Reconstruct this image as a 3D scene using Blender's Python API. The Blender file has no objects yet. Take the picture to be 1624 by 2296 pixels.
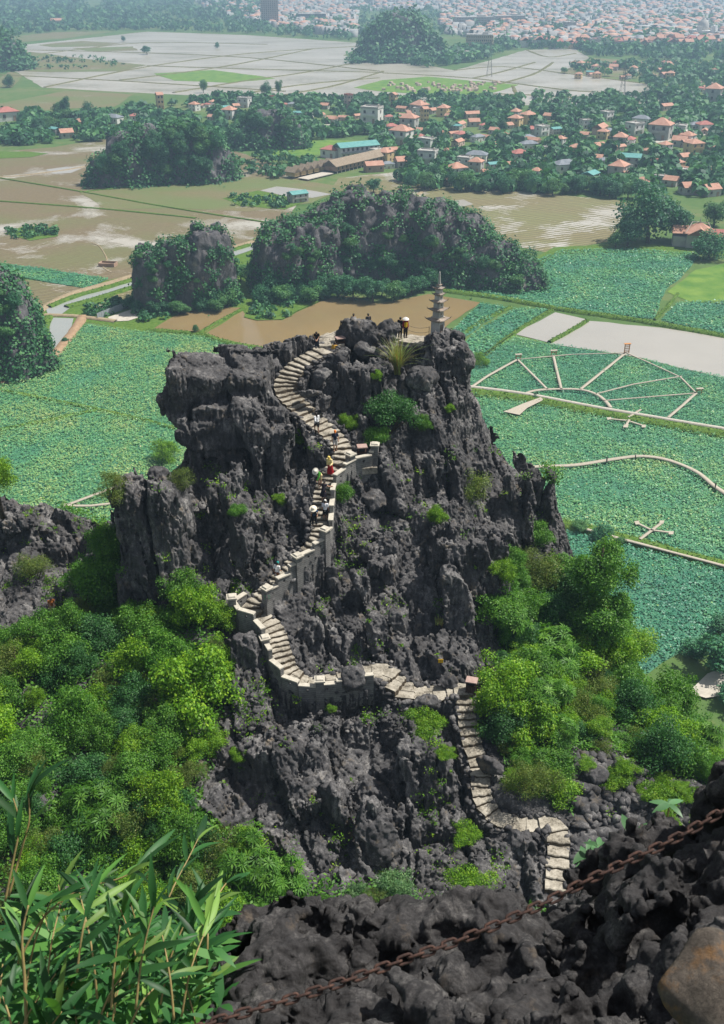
import bpy, bmesh, math, random, time
import numpy as np
from mathutils import Vector, Matrix, Quaternion
from mathutils.geometry import tessellate_polygon
T0 = time.time()
rng = np.random.default_rng(7)
random.seed(7)
SC = bpy.context.scene
COL = SC.collection
rad = math.radians
# ------------------------------------------------------------------ camera
CAM_H = 100.0
PITCH = rad(29.0)
cd = bpy.data.cameras.new('camera')
cam = bpy.data.objects.new('camera', cd); COL.objects.link(cam)
cam.location = (0, 0, CAM_H)
cam.rotation_euler = (math.pi / 2 - PITCH, 0, 0)
cd.sensor_fit = 'VERTICAL'; cd.sensor_height = 36.0; cd.sensor_width = 36.0; cd.lens = 35.0
cd.clip_start = 0.1; cd.clip_end = 30000
cd.dof.use_dof = True; cd.dof.focus_distance = 68.0; cd.dof.aperture_fstop = 12.0
SC.camera = cam
# ------------------------------------------------------------------ sun, sky, exposure
SUN_DIR = Vector((0.50, 0.18, 0.85)).normalized()        # towards the sun: high, beyond the hill and to the right
SUN_EL = math.asin(SUN_DIR.z); SUN_AZ = math.atan2(SUN_DIR.x, SUN_DIR.y)
sl = bpy.data.lights.new('sun', 'SUN'); sl.energy = 4.4; sl.angle = rad(0.55); sl.color = (1.0, 0.955, 0.88)
so = bpy.data.objects.new('sun', sl); COL.objects.link(so)
so.rotation_euler = SUN_DIR.to_track_quat('Z', 'Y').to_euler(); so.location = (0, 0, 400)
W = bpy.data.worlds.new('World'); SC.world = W; W.use_nodes = True
nt = W.node_tree; nt.nodes.clear()
o_ = nt.nodes.new('ShaderNodeOutputWorld'); bg = nt.nodes.new('ShaderNodeBackground')
sk = nt.nodes.new('ShaderNodeTexSky'); sk.sky_type = 'NISHITA'; sk.sun_disc = False
sk.sun_elevation = SUN_EL; sk.sun_rotation = SUN_AZ; sk.dust_density = 2.5; sk.altitude = 50
tc = nt.nodes.new('ShaderNodeTexCoord'); nz = nt.nodes.new('ShaderNodeTexNoise')
nz.inputs['Scale'].default_value = 2.2; nz.inputs['Detail'].default_value = 6; nz.inputs['Roughness'].default_value = 0.6
cr = nt.nodes.new('ShaderNodeValToRGB'); cr.color_ramp.elements[0].position = 0.38; cr.color_ramp.elements[1].position = 0.62
mx = nt.nodes.new('ShaderNodeMixRGB'); mx.inputs[2].default_value = (4.4, 4.7, 5.1, 1)
nt.links.new(tc.outputs['Generated'], nz.inputs['Vector']); nt.links.new(nz.outputs['Fac'], cr.inputs[0])
nt.links.new(cr.outputs[0], mx.inputs[0]); nt.links.new(sk.outputs[0], mx.inputs[1])
nt.links.new(mx.outputs[0], bg.inputs[0]); bg.inputs[1].default_value = 0.06; nt.links.new(bg.outputs[0], o_.inputs[0])
SC.view_settings.view_transform = 'Standard'; SC.view_settings.look = 'None'
SC.view_settings.exposure = 0.58; SC.view_settings.gamma = 1.0; SC.view_settings.use_curve_mapping = False
SC.render.engine = 'CYCLES'
cy = SC.cycles
cy.max_bounces = 5; cy.diffuse_bounces = 2; cy.glossy_bounces = 2; cy.transmission_bounces = 2; cy.volume_bounces = 0; cy.transparent_max_bounces = 4
cy.use_denoising = True; cy.sample_clamp_indirect = 4.0; cy.caustics_reflective = False; cy.caustics_refractive = False
# ------------------------------------------------------------------ pixel <-> place (photo coordinates 1624 x 2296)
FV = 35.0 / 36.0 * 2296.0
SN, CS = math.sin(PITCH), math.cos(PITCH)
def ray(x, y):
    u = (x - 812.0) / FV; v = (1148.0 - y) / FV
    return np.array((u, CS + v * SN, -SN + v * CS))
def gp(x, y, z=0.0):
    d = ray(x, y); t = (z - CAM_H) / d[2]
    return Vector((d[0] * t, d[1] * t, z))
def wp(x, y, Y):
    d = ray(x, y); t = Y / d[1]
    return Vector((d[0] * t, Y, CAM_H + d[2] * t))
def tp(x, y, t):
    d = ray(x, y)
    return Vector((d[0] * t, d[1] * t, CAM_H + d[2] * t))
def proj(P):                                             # (N,3) -> photo coordinates, depth
    P = np.asarray(P); y = P[:, 1]; z = P[:, 2] - CAM_H
    dep = y * CS - z * SN; up = y * SN + z * CS
    dep_ = np.where(np.abs(dep) < 1e-6, 1e-6, dep)
    return 812 + FV * P[:, 0] / dep_, 1148 - FV * up / dep_, dep
def inpoly(x, y, poly):
    x = np.asarray(x); y = np.asarray(y); r = np.zeros(x.shape, bool); n = len(poly)
    for i in range(n):
        x1, y1 = poly[i][0], poly[i][1]; x2, y2 = poly[(i + 1) % n][0], poly[(i + 1) % n][1]
        c = (y1 > y) != (y2 > y)
        r ^= c & (x < (x2 - x1) * (y - y1) / ((y2 - y1) if y2 != y1 else 1e-9) + x1)
    return r
# ------------------------------------------------------------------ numpy noise
_pr = np.random.default_rng(3)
_perm = _pr.permutation(256).astype(np.int32); _perm = np.concatenate([_perm, _perm, _perm])
_grad = _pr.normal(size=(256, 3)).astype(np.float32); _grad /= np.linalg.norm(_grad, axis=1)[:, None]
_rnd3 = (_pr.random((256, 3)) * 0.9 + 0.05).astype(np.float32); _rnd1 = _pr.random(256).astype(np.float32)
def _h(ix, iy, iz): return _perm[_perm[_perm[ix & 255] + (iy & 255)] + (iz & 255)]
def perlin(P):
    P = np.asarray(P, np.float32); I = np.floor(P).astype(np.int32); f = P - I
    w = f * f * f * (f * (f * 6 - 15) + 10); out = 0
    for dx in (0, 1):
        wx = w[:, 0] if dx else 1 - w[:, 0]
        for dy in (0, 1):
            wy = wx * (w[:, 1] if dy else 1 - w[:, 1])
            for dz in (0, 1):
                wz = wy * (w[:, 2] if dz else 1 - w[:, 2])
                g = _grad[_h(I[:, 0] + dx, I[:, 1] + dy, I[:, 2] + dz)]
                out = out + wz * (g[:, 0] * (f[:, 0] - dx) + g[:, 1] * (f[:, 1] - dy) + g[:, 2] * (f[:, 2] - dz))
    return out * 1.5
def fbm(P, o=3, lac=2.1, gain=0.5):
    s = 0; a = 1; P = np.asarray(P, np.float32)
    for i in range(o):
        s = s + a * perlin(P + 17.3 * i); P = P * lac; a *= gain
    return s
def worley(P):                                           # F1, F2, random id of the nearest cell
    P = np.asarray(P, np.float32); I = np.floor(P).astype(np.int32)
    I0, I1, I2 = [I[:, k].astype(np.float32) - P[:, k] for k in range(3)]
    F1 = np.full(len(P), 9, np.float32); F2 = F1.copy(); ID = np.zeros(len(P), np.float32)
    for dx in (-1, 0, 1):
        for dy in (-1, 0, 1):
            for dz in (-1, 0, 1):
                hh = _h(I[:, 0] + dx, I[:, 1] + dy, I[:, 2] + dz)
                r = _rnd3[hh]
                d = np.square(I0 + (r[:, 0] + np.float32(dx))) + np.square(I1 + (r[:, 1] + np.float32(dy))) + np.square(I2 + (r[:, 2] + np.float32(dz)))
                n = d < F1
                F2 = np.where(n, F1, np.minimum(F2, d)); ID = np.where(n, _rnd1[hh], ID); F1 = np.where(n, d, F1)
    return np.sqrt(F1), np.sqrt(F2), ID
# ------------------------------------------------------------------ meshes
def np_mesh(name, V, F, smooth=False):
    """V (N,3); F (M,k) with k = 3 or 4"""
    V = np.asarray(V, np.float32); F = np.asarray(F, np.int32)
    me = bpy.data.meshes.new(name); k = F.shape[1]
    me.vertices.add(len(V)); me.vertices.foreach_set('co', V.ravel())
    me.loops.add(F.size); me.loops.foreach_set('vertex_index', F.ravel())
    me.polygons.add(len(F)); me.polygons.foreach_set('loop_start', np.arange(0, F.size, k, dtype=np.int32))
    me.polygons.foreach_set('loop_total', np.full(len(F), k, np.int32))
    if smooth: me.polygons.foreach_set('use_smooth', np.ones(len(F), bool))
    me.update(calc_edges=True)
    return me
def face_attr(me, name, vals):
    a = me.attributes.new(name, 'FLOAT', 'FACE'); a.data.foreach_set('value', np.asarray(vals, np.float32))
def add(name, data, mat=None, parent=None, loc=None, rot=None, **kw):
    o = bpy.data.objects.new(name, data); COL.objects.link(o)
    if mat is not None and data is not None:
        if len(data.materials) == 0: data.materials.append(mat)
    if parent is not None: o.parent = parent
    if loc is not None: o.location = loc
    if rot is not None: o.rotation_euler = rot
    for k, v in kw.items():
        if v is not None: o[k] = v
    return o
def empty(name, loc, label, cat, group=None, rz=0.0, scale=None):
    o = add(name, None, loc=loc, rot=(0, 0, rz), label=label, category=cat, group=group)
    if scale is not None: o.scale = scale
    o.empty_display_size = 0.2
    return o
def dup(root, loc, rz=0.0, scale=None, label=None, group=None, rot=None):
    r = root.copy(); COL.objects.link(r); r.location = loc; r.rotation_euler = rot if rot is not None else (0, 0, rz)
    if scale is not None: r.scale = scale
    if label: r['label'] = label
    if group: r['group'] = group
    for ch in list(root.children):
        c = ch.copy(); COL.objects.link(c); c.parent = r
        for g in list(ch.children):
            d = g.copy(); COL.objects.link(d); d.parent = c
    return r
class MB:                                                # collects boxes, prisms and tubes into one mesh
    def __init__(s): s.v = []; s.f = []
    def poly(s, vs, fs):
        b = len(s.v); s.v += [tuple(p) for p in vs]; s.f += [tuple(i + b for i in f) for f in fs]; return s
    def box(s, c, d, rz=0.0, top=1.0, jit=0.0):
        ca, sa = math.cos(rz), math.sin(rz); vs = []
        for z in (-1, 1):
            k = top if z > 0 else 1.0
            for x, y in ((-1, -1), (1, -1), (1, 1), (-1, 1)):
                px, py = x * d[0] / 2 * k + random.uniform(-jit, jit), y * d[1] / 2 * k + random.uniform(-jit, jit)
                vs.append((c[0] + px * ca - py * sa, c[1] + px * sa + py * ca, c[2] + z * d[2] / 2 + random.uniform(-jit, jit)))
        return s.poly(vs, [(3, 2, 1, 0), (4, 5, 6, 7), (0, 1, 5, 4), (1, 2, 6, 5), (2, 3, 7, 6), (3, 0, 4, 7)])
    def tube(s, pts, rs, n=6, cap=True):
        pts = [Vector(p) for p in pts]; rings = []
        if not hasattr(rs, '__len__'): rs = [rs] * len(pts)
        b = len(s.v); ref = Vector((0, 0, 1))
        for i, p in enumerate(pts):
            t = (pts[min(i + 1, len(pts) - 1)] - pts[max(i - 1, 0)]).normalized()
            r = ref if abs(t.dot(ref)) < 0.95 else Vector((1, 0, 0))
            a = t.cross(r).normalized(); c = a.cross(t)
            for k in range(n):
                th = 2 * math.pi * k / n; s.v.append(tuple(p + (a * math.cos(th) + c * math.sin(th)) * rs[i]))
        for i in range(len(pts) - 1):
            for k in range(n):
                k2 = (k + 1) % n; s.f.append((b + i * n + k, b + (i + 1) * n + k, b + (i + 1) * n + k2, b + i * n + k2))
        if cap:
            s.f.append(tuple(b + k for k in range(n))); s.f.append(tuple(b + (len(pts) - 1) * n + k for k in reversed(range(n))))
        return s
    def lathe(s, c, prof, n=10):
        return s.tube([(c[0], c[1], c[2] + z) for r, z in prof], [max(r, 0.002) for r, z in prof], n)
    def mesh(s, name, smooth=False):
        me = bpy.data.meshes.new(name); me.from_pydata(s.v, [], s.f)
        if smooth: me.polygons.foreach_set('use_smooth', [True] * len(s.f))
        me.update(); return me
    def build(s, name, mat, parent=None, smooth=False, **kw): return add(name, s.mesh(name, smooth), mat, parent, **kw)
def surface_nets(F, org, h):
    ins = (F < 0).view(np.uint8)
    nx, ny, nz = F.shape
    c = np.zeros((nx - 1, ny - 1, nz - 1), np.uint8)
    offs = [(i, j, k) for i in (0, 1) for j in (0, 1) for k in (0, 1)]
    for i, j, k in offs: c += ins[i:nx - 1 + i, j:ny - 1 + j, k:nz - 1 + k]
    act = np.argwhere((c > 0) & (c < 8)).astype(np.int32); del c
    idx = np.full((nx - 1, ny - 1, nz - 1), -1, np.int32); idx[act[:, 0], act[:, 1], act[:, 2]] = np.arange(len(act))
    val = np.stack([F[act[:, 0] + i, act[:, 1] + j, act[:, 2] + k] for i, j, k in offs], 1)
    acc = np.zeros((len(act), 3), np.float32); cnt = np.zeros(len(act), np.float32)
    co = np.array(offs, np.float32)
    for a in range(8):
        for b in range(a + 1, 8):
            if np.abs(co[a] - co[b]).sum() != 1: continue
            m = (val[:, a] < 0) != (val[:, b] < 0)
            t = val[:, a] / np.where(m, val[:, a] - val[:, b], 1)
            p = co[a] + (co[b] - co[a]) * t[:, None]
            acc += np.where(m[:, None], p, 0); cnt += m
    V = (act + acc / np.maximum(cnt, 1)[:, None]) * h + np.asarray(org, np.float32)
    Q = []
    for ax in range(3):
        sl0 = [slice(1, -1)] * 3; sl1 = [slice(1, -1)] * 3
        sl0[ax] = slice(0, -1); sl1[ax] = slice(1, None)
        A = ins[tuple(sl0)]; B = ins[tuple(sl1)]
        e = np.argwhere(A != B).astype(np.int32)
        if not len(e): continue
        flip = A[e[:, 0], e[:, 1], e[:, 2]] == 0
        g = e + 1; g[:, ax] -= 1
        u, w = (ax + 1) % 3, (ax + 2) % 3
        def cell(du, dw):
            q = g.copy(); q[:, u] += du; q[:, w] += dw
            return idx[q[:, 0], q[:, 1], q[:, 2]]
        q = np.stack([cell(-1, -1), cell(0, -1), cell(0, 0), cell(-1, 0)], 1)
        q[flip] = q[flip][:, ::-1]
        Q.append(q)
    Q = np.concatenate(Q); Q = Q[(Q >= 0).all(1)]
    return V.astype(np.float32), Q
def rbf_fit(P, z):
    P = np.asarray(P, float); d = np.linalg.norm(P[:, None] - P[None], axis=2)
    n = len(P); A = np.zeros((n + 3, n + 3)); A[:n, :n] = d + np.eye(n) * 1e-3 * 0; A[:n, n] = 1; A[:n, n + 1:] = P; A[n, :n] = 1; A[n + 1:, :n] = P.T
    w = np.linalg.lstsq(A, np.concatenate([z, [0, 0, 0]]), rcond=None)[0]
    def ev(X, Y):
        r = w[n] + w[n + 1] * X + w[n + 2] * Y
        for i in range(n): r = r + w[i] * np.sqrt((X - P[i, 0]) ** 2 + (Y - P[i, 1]) ** 2)
        return r
    return ev
# ------------------------------------------------------------------ materials
def new_mat(name):
    m = bpy.data.materials.new(name); m.use_nodes = True; t = m.node_tree
    return m, t, t.nodes['Principled BSDF'], t.nodes['Material Output']
def L(t, a, b): t.links.new(a, b)
def ramp(t, fac, stops):
    n = t.nodes.new('ShaderNodeValToRGB'); e = n.color_ramp.elements
    while len(e) < len(stops): e.new(0.5)
    for el, (p, c) in zip(e, stops): el.position = p; el.color = (*c, 1) if len(c) == 3 else c
    if fac is not None: L(t, fac, n.inputs[0])
    return n.outputs[0]
def noise(t, scale, detail=4, rough=0.55, vec=None, dist=0.0):
    n = t.nodes.new('ShaderNodeTexNoise'); n.inputs['Scale'].default_value = scale; n.inputs['Detail'].default_value = detail
    n.inputs['Roughness'].default_value = rough; n.inputs['Distortion'].default_value = dist
    if vec is not None: L(t, vec, n.inputs['Vector'])
    return n.outputs['Fac']
def pos(t, scale=None, rot=None):
    g = t.nodes.new('ShaderNodeNewGeometry'); v = g.outputs['Position']
    if scale or rot:
        mp = t.nodes.new('ShaderNodeMapping')
        if scale: mp.inputs['Scale'].default_value = scale
        if rot: mp.inputs['Rotation'].default_value = rot
        L(t, v, mp.inputs['Vector']); v = mp.outputs[0]
    return v
def objco(t):
    return t.nodes.new('ShaderNodeTexCoord').outputs['Object']
def mixc(t, fac, a, b, mode='MIX'):
    n = t.nodes.new('ShaderNodeMixRGB'); n.blend_type = mode
    for k, x in ((0, fac), (1, a), (2, b)):
        if hasattr(x, 'links'): L(t, x, n.inputs[k])
        else: n.inputs[k].default_value = x if k == 0 else (*x, 1)
    return n.outputs[0]
def math_(t, op, a, b=None):
    n = t.nodes.new('ShaderNodeMath'); n.operation = op
    for k, x in ((0, a), (1, b)):
        if x is None: continue
        if hasattr(x, 'links'): L(t, x, n.inputs[k])
        else: n.inputs[k].default_value = x
    return n.outputs[0]
def bump(t, bs, height, strength=0.5, dist=0.1):
    n = t.nodes.new('ShaderNodeBump'); n.inputs['Strength'].default_value = strength; n.inputs['Distance'].default_value = dist
    L(t, height, n.inputs['Height']); L(t, n.outputs[0], bs.inputs['Normal'])
def simple(name, ca, cb, scale=3.0, rough=0.85, bmp=0.0, bdist=0.02, spec=0.3, world=True):
    m, t, b, o = new_mat(name); v = pos(t) if world else objco(t)
    f = noise(t, scale, 5, 0.6, v); L(t, ramp(t, f, [(0.3, ca), (0.7, cb)]), b.inputs['Base Color'])
    b.inputs['Roughness'].default_value = rough; b.inputs['Specular IOR Level'].default_value = spec
    if bmp: bump(t, b, noise(t, scale * 3, 6, 0.65, v), bmp, bdist)
    return m
def rock_mat(name, dark, mid, light, s=1.0, bd=0.12, bs=0.9, warm=(0.16, 0.12, 0.085), warm_at=0.72):
    m, t, b, o = new_mat(name); v = pos(t)
    vs = pos(t, (1.0, 1.0, 0.3))
    f1 = noise(t, 0.45 * s, 6, 0.65, v); f2 = noise(t, 2.6 * s, 6, 0.7, vs); f3 = noise(t, 9 * s, 4, 0.7, v)
    f = math_(t, 'ADD', math_(t, 'MULTIPLY', f1, 0.45), math_(t, 'ADD', math_(t, 'MULTIPLY', f2, 0.33), math_(t, 'MULTIPLY', f3, 0.24)))
    c = ramp(t, f, [(0.36, dark), (0.53, mid), (0.70, light)])
    w = ramp(t, noise(t, 0.8 * s, 5, 0.7, pos(t, (1, 1, 1), (0.5, 0.2, 0))), [(warm_at - 0.1, (0, 0, 0)), (warm_at + 0.06, (1, 1, 1))])
    L(t, mixc(t, w, c, warm), b.inputs['Base Color'])
    b.inputs['Roughness'].default_value = 0.9; b.inputs['Specular IOR Level'].default_value = 0.25
    vo = t.nodes.new('ShaderNodeTexVoronoi'); vo.inputs['Scale'].default_value = 3.2 * s; vo.feature = 'SMOOTH_F1'; L(t, vs, vo.inputs['Vector'])
    hgt = math_(t, 'ADD', math_(t, 'MULTIPLY', noise(t, 3.0 * s, 8, 0.75, vs), 1.0), math_(t, 'MULTIPLY', vo.outputs[0], 0.55))
    bump(t, b, hgt, bs, bd)
    return m
def leaf_mat(name, cols, trans=0.35, rough=0.55, objvar=0.25):
    m, t, b, o = new_mat(name)
    a = t.nodes.new('ShaderNodeAttribute'); a.attribute_name = 'tint'
    oi = t.nodes.new('ShaderNodeObjectInfo')
    k = len(cols); c = ramp(t, a.outputs['Fac'], [(i / (k - 1), cc) for i, cc in enumerate(cols)])
    br = math_(t, 'ADD', math_(t, 'MULTIPLY', oi.outputs['Random'], objvar), 1 - objvar / 2)
    c = mixc(t, 1.0, c, br, 'MULTIPLY')
    L(t, c, b.inputs['Base Color']); b.inputs['Roughness'].default_value = rough; b.inputs['Specular IOR Level'].default_value = 0.35
    tr = t.nodes.new('ShaderNodeBsdfTranslucent'); L(t, mixc(t, 1.0, c, (1.25, 1.3, 0.6), 'MULTIPLY'), tr.inputs[0])
    ms = t.nodes.new('ShaderNodeMixShader'); ms.inputs[0].default_value = trans
    L(t, b.outputs[0], ms.inputs[1]); L(t, tr.outputs[0], ms.inputs[2]); L(t, ms.outputs[0], o.inputs[0])
    return m
# ------------------------------------------------------------------ foliage
def leaf_quads(C, N, Ln, Wd, r=None, droop=0.15):
    r = r or rng; n = len(C)
    q = r.normal(size=(n, 3)); t = q - N * (q * N).sum(1)[:, None]; t /= np.linalg.norm(t, axis=1)[:, None] + 1e-9
    b = np.cross(N, t); Ln = np.broadcast_to(Ln, n)[:, None]; Wd = np.broadcast_to(Wd, n)[:, None]
    V = np.stack([C - t * Ln / 2, C + b * Wd / 2 + N * Ln * 0.05, C + t * Ln / 2 - N * Ln * droop, C - b * Wd / 2 + N * Ln * 0.05], 1).reshape(-1, 3)
    return V, np.arange(4 * n).reshape(n, 4)
def unit(v): return v / (np.linalg.norm(v, axis=1)[:, None] + 1e-9)
def crown_pts(r, R, nl, n, lobe=0.45, zmin=-0.5, inner=0.6):
    """points and normals on a crowd of lobes filling an ellipsoid of half-axes R"""
    R = np.asarray(R, float); L0 = []
    while len(L0) < nl:
        p = r.uniform(-1, 1, 3)
        if np.linalg.norm(p) < 1 and p[2] > zmin: L0.append(p * r.uniform(.55, .95))
    L0 = np.array(L0); lr = lobe * r.uniform(0.45, 1.2, nl) * (1.15 - .45 * np.linalg.norm(L0, axis=1))
    i = r.choice(nl, n, p=lr ** 2 / (lr ** 2).sum()); d = unit(r.normal(size=(n, 3))); d[:, 2] = np.abs(d[:, 2]) * np.where(r.random(n) < 0.8, 1, -1)
    rr = lr[i] * r.uniform(inner, 1.06, n)
    rr = rr * np.where(r.random(n) < .07, r.uniform(1.0, 1.35, n), 1); p = (L0[i] + d * rr[:, None] + .05 * r.normal(size=(n, 3))) * R
    return p, d, L0 * R
def crown_mesh(name, R, nl, n, leaf, seed, lobe=0.45, zmin=-0.5, asp=0.55, tilt=0.6, lump=0.35):
    r = np.random.default_rng(seed); p, d, L0 = crown_pts(r, R, nl, n, lobe, zmin)
    N = unit(d + r.normal(size=d.shape) * tilt + np.array((0, 0, 0.35)))
    ln = leaf * r.uniform(0.6, 1.35, n)
    V, F = leaf_quads(p, N, ln, ln * asp, r); me = np_mesh(name, V, F)
    tint = np.clip(0.5 + lump * perlin(p / (0.35 * max(R)) + seed) + r.normal(0, 0.22, n), 0, 1)
    face_attr(me, 'tint', tint)
    return me, L0
def trunk_mesh(name, h, r0, L0=None, n=7, seed=0, base=0.0):
    r = random.Random(seed); mb = MB(); pts = [(0, 0, base - 0.3)]
    x = y = 0
    for k in range(1, 5):
        x += r.uniform(-.05, .05) * h; y += r.uniform(-.05, .05) * h; pts.append((x, y, base + (h - base) * k / 4))
    mb.tube(pts, [r0 * 1.3, r0, r0 * .85, r0 * .7, r0 * .5], n)
    if L0 is not None:
        for c in L0[:6]: mb.tube([pts[2], tuple((Vector(pts[3]) + Vector(c)) / 2), tuple(c)], [r0 * .5, r0 * .35, r0 * .12], 5)
    return mb.mesh(name, True)
def note(s): print('[%.1fs] %s' % (time.time() - T0, s))
USED = set()
def lab(desc, x, y, marks, maxw=16):
    ms = sorted(marks, key=lambda m: (m[0] - x) ** 2 + (m[1] - y) ** 2); first = None
    for mx, my, ph in ms[:14]:
        dx, dy = x - mx, y - my; ax_, ay = abs(dx), abs(dy)
        if ax_ + ay < 3: continue
        lr = 'right of' if dx > 0 else 'left of'; fb = 'in front of' if dy > 0 else 'behind'
        rel = lr if ax_ > 2.2 * ay else fb if ay > 2.2 * ax_ else ('in front and to the ' if dy > 0 else 'behind and to the ') + lr.replace(' of', '') + ' of'
        q_ = ax_ + ay; rel = ('just ' if q_ < 30 else 'well ' if q_ > 110 else '') + rel; s = '%s %s %s' % (desc, rel, ph); first = first or s
        if len(s.split()) > maxw: s = s.replace('just ', '').replace('well ', '').replace('behind and to the', 'behind, to the').replace('in front and to the', 'in front, to the')
        first = first if len(first.split()) <= maxw else s
        if len(s.split()) <= maxw and s not in USED: USED.add(s); return s
    return first
# ================================================================== THE PLAIN
C_GRASS_A, C_GRASS_B = (0.045, 0.10, 0.022), (0.10, 0.155, 0.04)
def ground_mat():
    m, t, b, o = new_mat('plain_ground'); v = pos(t)
    f = math_(t, 'ADD', math_(t, 'MULTIPLY', noise(t, 0.012, 6, 0.6, v), 0.6), math_(t, 'MULTIPLY', noise(t, 0.15, 5, 0.65, v), 0.4))
    L(t, ramp(t, f, [(0.35, (0.05, 0.11, 0.03)), (0.5, (0.09, 0.15, 0.045)), (0.66, (0.17, 0.17, 0.075))]), b.inputs['Base Color'])
    b.inputs['Roughness'].default_value = 0.95; b.inputs['Specular IOR Level'].default_value = 0.1
    return m
M_GROUND = ground_mat()
def water_mat(name, col, rough=0.08, mud=None, ms=0.02, rip=0.02, rs=1.2):
    m, t, b, o = new_mat(name); v = pos(t)
    c = ramp(t, noise(t, ms, 5, 0.6, v), [(0.3, col), (0.7, mud or col)])
    L(t, c, b.inputs['Base Color']); b.inputs['Roughness'].default_value = rough; b.inputs['IOR'].default_value = 1.33
    b.inputs['Specular IOR Level'].default_value = 0.5
    bump(t, b, noise(t, rs, 3, 0.6, v), 0.25, rip)
    return m
M_POND_BROWN = water_mat('muddy_pond_water', (0.25, 0.18, 0.085), 0.10, (0.20, 0.15, 0.075), 0.03, 0.012)
M_POND_OLIVE = water_mat('olive_pond_water', (0.12, 0.11, 0.03), 0.12, (0.10, 0.10, 0.035), 0.03, 0.01)
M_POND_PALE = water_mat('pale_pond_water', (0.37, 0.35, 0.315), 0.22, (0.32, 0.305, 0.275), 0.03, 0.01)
M_CANAL = water_mat('canal_water', (0.27, 0.29, 0.28), 0.15, (0.30, 0.31, 0.29), 0.05, 0.01)
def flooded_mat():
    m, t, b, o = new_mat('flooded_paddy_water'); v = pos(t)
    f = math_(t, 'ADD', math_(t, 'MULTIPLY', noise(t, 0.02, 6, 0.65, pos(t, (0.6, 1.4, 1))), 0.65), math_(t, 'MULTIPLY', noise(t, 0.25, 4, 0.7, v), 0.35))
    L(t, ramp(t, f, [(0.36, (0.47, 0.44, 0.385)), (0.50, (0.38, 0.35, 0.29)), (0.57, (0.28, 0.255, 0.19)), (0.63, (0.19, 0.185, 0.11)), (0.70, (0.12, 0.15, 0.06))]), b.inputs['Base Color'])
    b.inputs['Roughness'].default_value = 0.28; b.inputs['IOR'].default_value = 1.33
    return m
M_FLOOD = flooded_mat()
def paddy_mat(name, soil, stub, green, gfac, water_at, rot, furrow=0.55):
    m, t, b, o = new_mat(name); v = pos(t); vr = pos(t, None, (0, 0, rot))
    wv = t.nodes.new('ShaderNodeTexWave'); wv.inputs['Scale'].default_value = furrow; wv.inputs['Distortion'].default_value = 5.0
    wv.inputs['Detail'].default_value = 3; wv.inputs['Detail Scale'].default_value = 0.7; wv.bands_direction = 'Y'; L(t, vr, wv.inputs['Vector'])
    n1 = noise(t, 0.9, 6, 0.75, pos(t, (0.5, 2.2, 1), (0, 0, rot))); n2 = noise(t, 0.028, 5, 0.62, v, 0.4)
    c = mixc(t, ramp(t, n1, [(0.35, (0, 0, 0)), (0.68, (1, 1, 1))]), soil, stub)
    c = mixc(t, math_(t, 'MULTIPLY', ramp(t, noise(t, 0.016, 4, 0.6, pos(t, (1, 1.6, 1))), [(0.42, (0, 0, 0)), (0.62, (1, 1, 1))]), gfac), c, green)
    c = mixc(t, ramp(t, wv.outputs['Fac'], [(0.25, (0.72, 0.72, 0.72)), (0.6, (1, 1, 1))]), (0, 0, 0), c, 'MIX') if False else c
    c = mixc(t, math_(t, 'MULTIPLY', ramp(t, wv.outputs['Fac'], [(0.2, (1, 1, 1)), (0.55, (0, 0, 0))]), 0.6), c, tuple(0.55 * x for x in soil))
    # water lies in the furrows of the lower patches
    wm = math_(t, 'ADD', math_(t, 'MULTIPLY', n2, 1.0), math_(t, 'ADD', math_(t, 'MULTIPLY', wv.outputs['Fac'], 0.10), math_(t, 'MULTIPLY', n1, 0.18)))
    wf = ramp(t, wm, [(water_at, (0, 0, 0)), (water_at + 0.02, (1, 1, 1))])
    L(t, mixc(t, wf, c, (0.46, 0.43, 0.37)), b.inputs['Base Color'])
    L(t, ramp(t, wf, [(0, (0.92,) * 3), (1, (0.22,) * 3)]), b.inputs['Roughness'])
    bump(t, b, math_(t, 'ADD', wv.outputs['Fac'], n1), 0.6, 0.12)
    return m
M_PADDY = paddy_mat('ploughed_paddy', (0.125, 0.088, 0.045), (0.23, 0.19, 0.10), (0.13, 0.165, 0.045), 0.55, 0.715, 0.28, 0.2)
M_PADDY_G = paddy_mat('weedy_paddy', (0.14, 0.12, 0.05), (0.21, 0.19, 0.085), (0.12, 0.17, 0.045), 0.9, 0.81, 0.28, 0.2)
M_PADDY_R = paddy_mat('right_paddy', (0.15, 0.125, 0.055), (0.23, 0.20, 0.095), (0.16, 0.19, 0.06), 0.5, 0.715, -0.45, 0.11)
M_GRASS = simple('grass_bank', (0.05, 0.115, 0.018), (0.12, 0.19, 0.035), 0.9, 0.95, 0.6, 0.15, 0.1)
M_GRASS_B = simple('bright_grass', (0.065, 0.16, 0.03), (0.17, 0.26, 0.05), 0.12, 0.95, 0.6, 0.1, 0.1)
M_LOTUS_BASE = simple('lotus_bed', (0.04, 0.15, 0.095), (0.07, 0.20, 0.10), 0.12, 0.7, 0.0, 0.1, 0.3)
M_DIRT = simple('dirt_track', (0.23, 0.18, 0.11), (0.36, 0.29, 0.19), 0.8, 0.95, 0.4, 0.05, 0.1)
M_DIRT_R = simple('bare_earth_bank', (0.25, 0.165, 0.10), (0.36, 0.25, 0.16), 0.8, 0.95, 0.5, 0.05, 0.1)
M_CONC = simple('pale_concrete', (0.38, 0.35, 0.30), (0.52, 0.48, 0.41), 1.2, 0.9, 0.2, 0.02, 0.2)
M_WOODWALK = simple('weathered_decking', (0.34, 0.30, 0.24), (0.45, 0.405, 0.33), 2.0, 0.9, 0.3, 0.02, 0.2)
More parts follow.
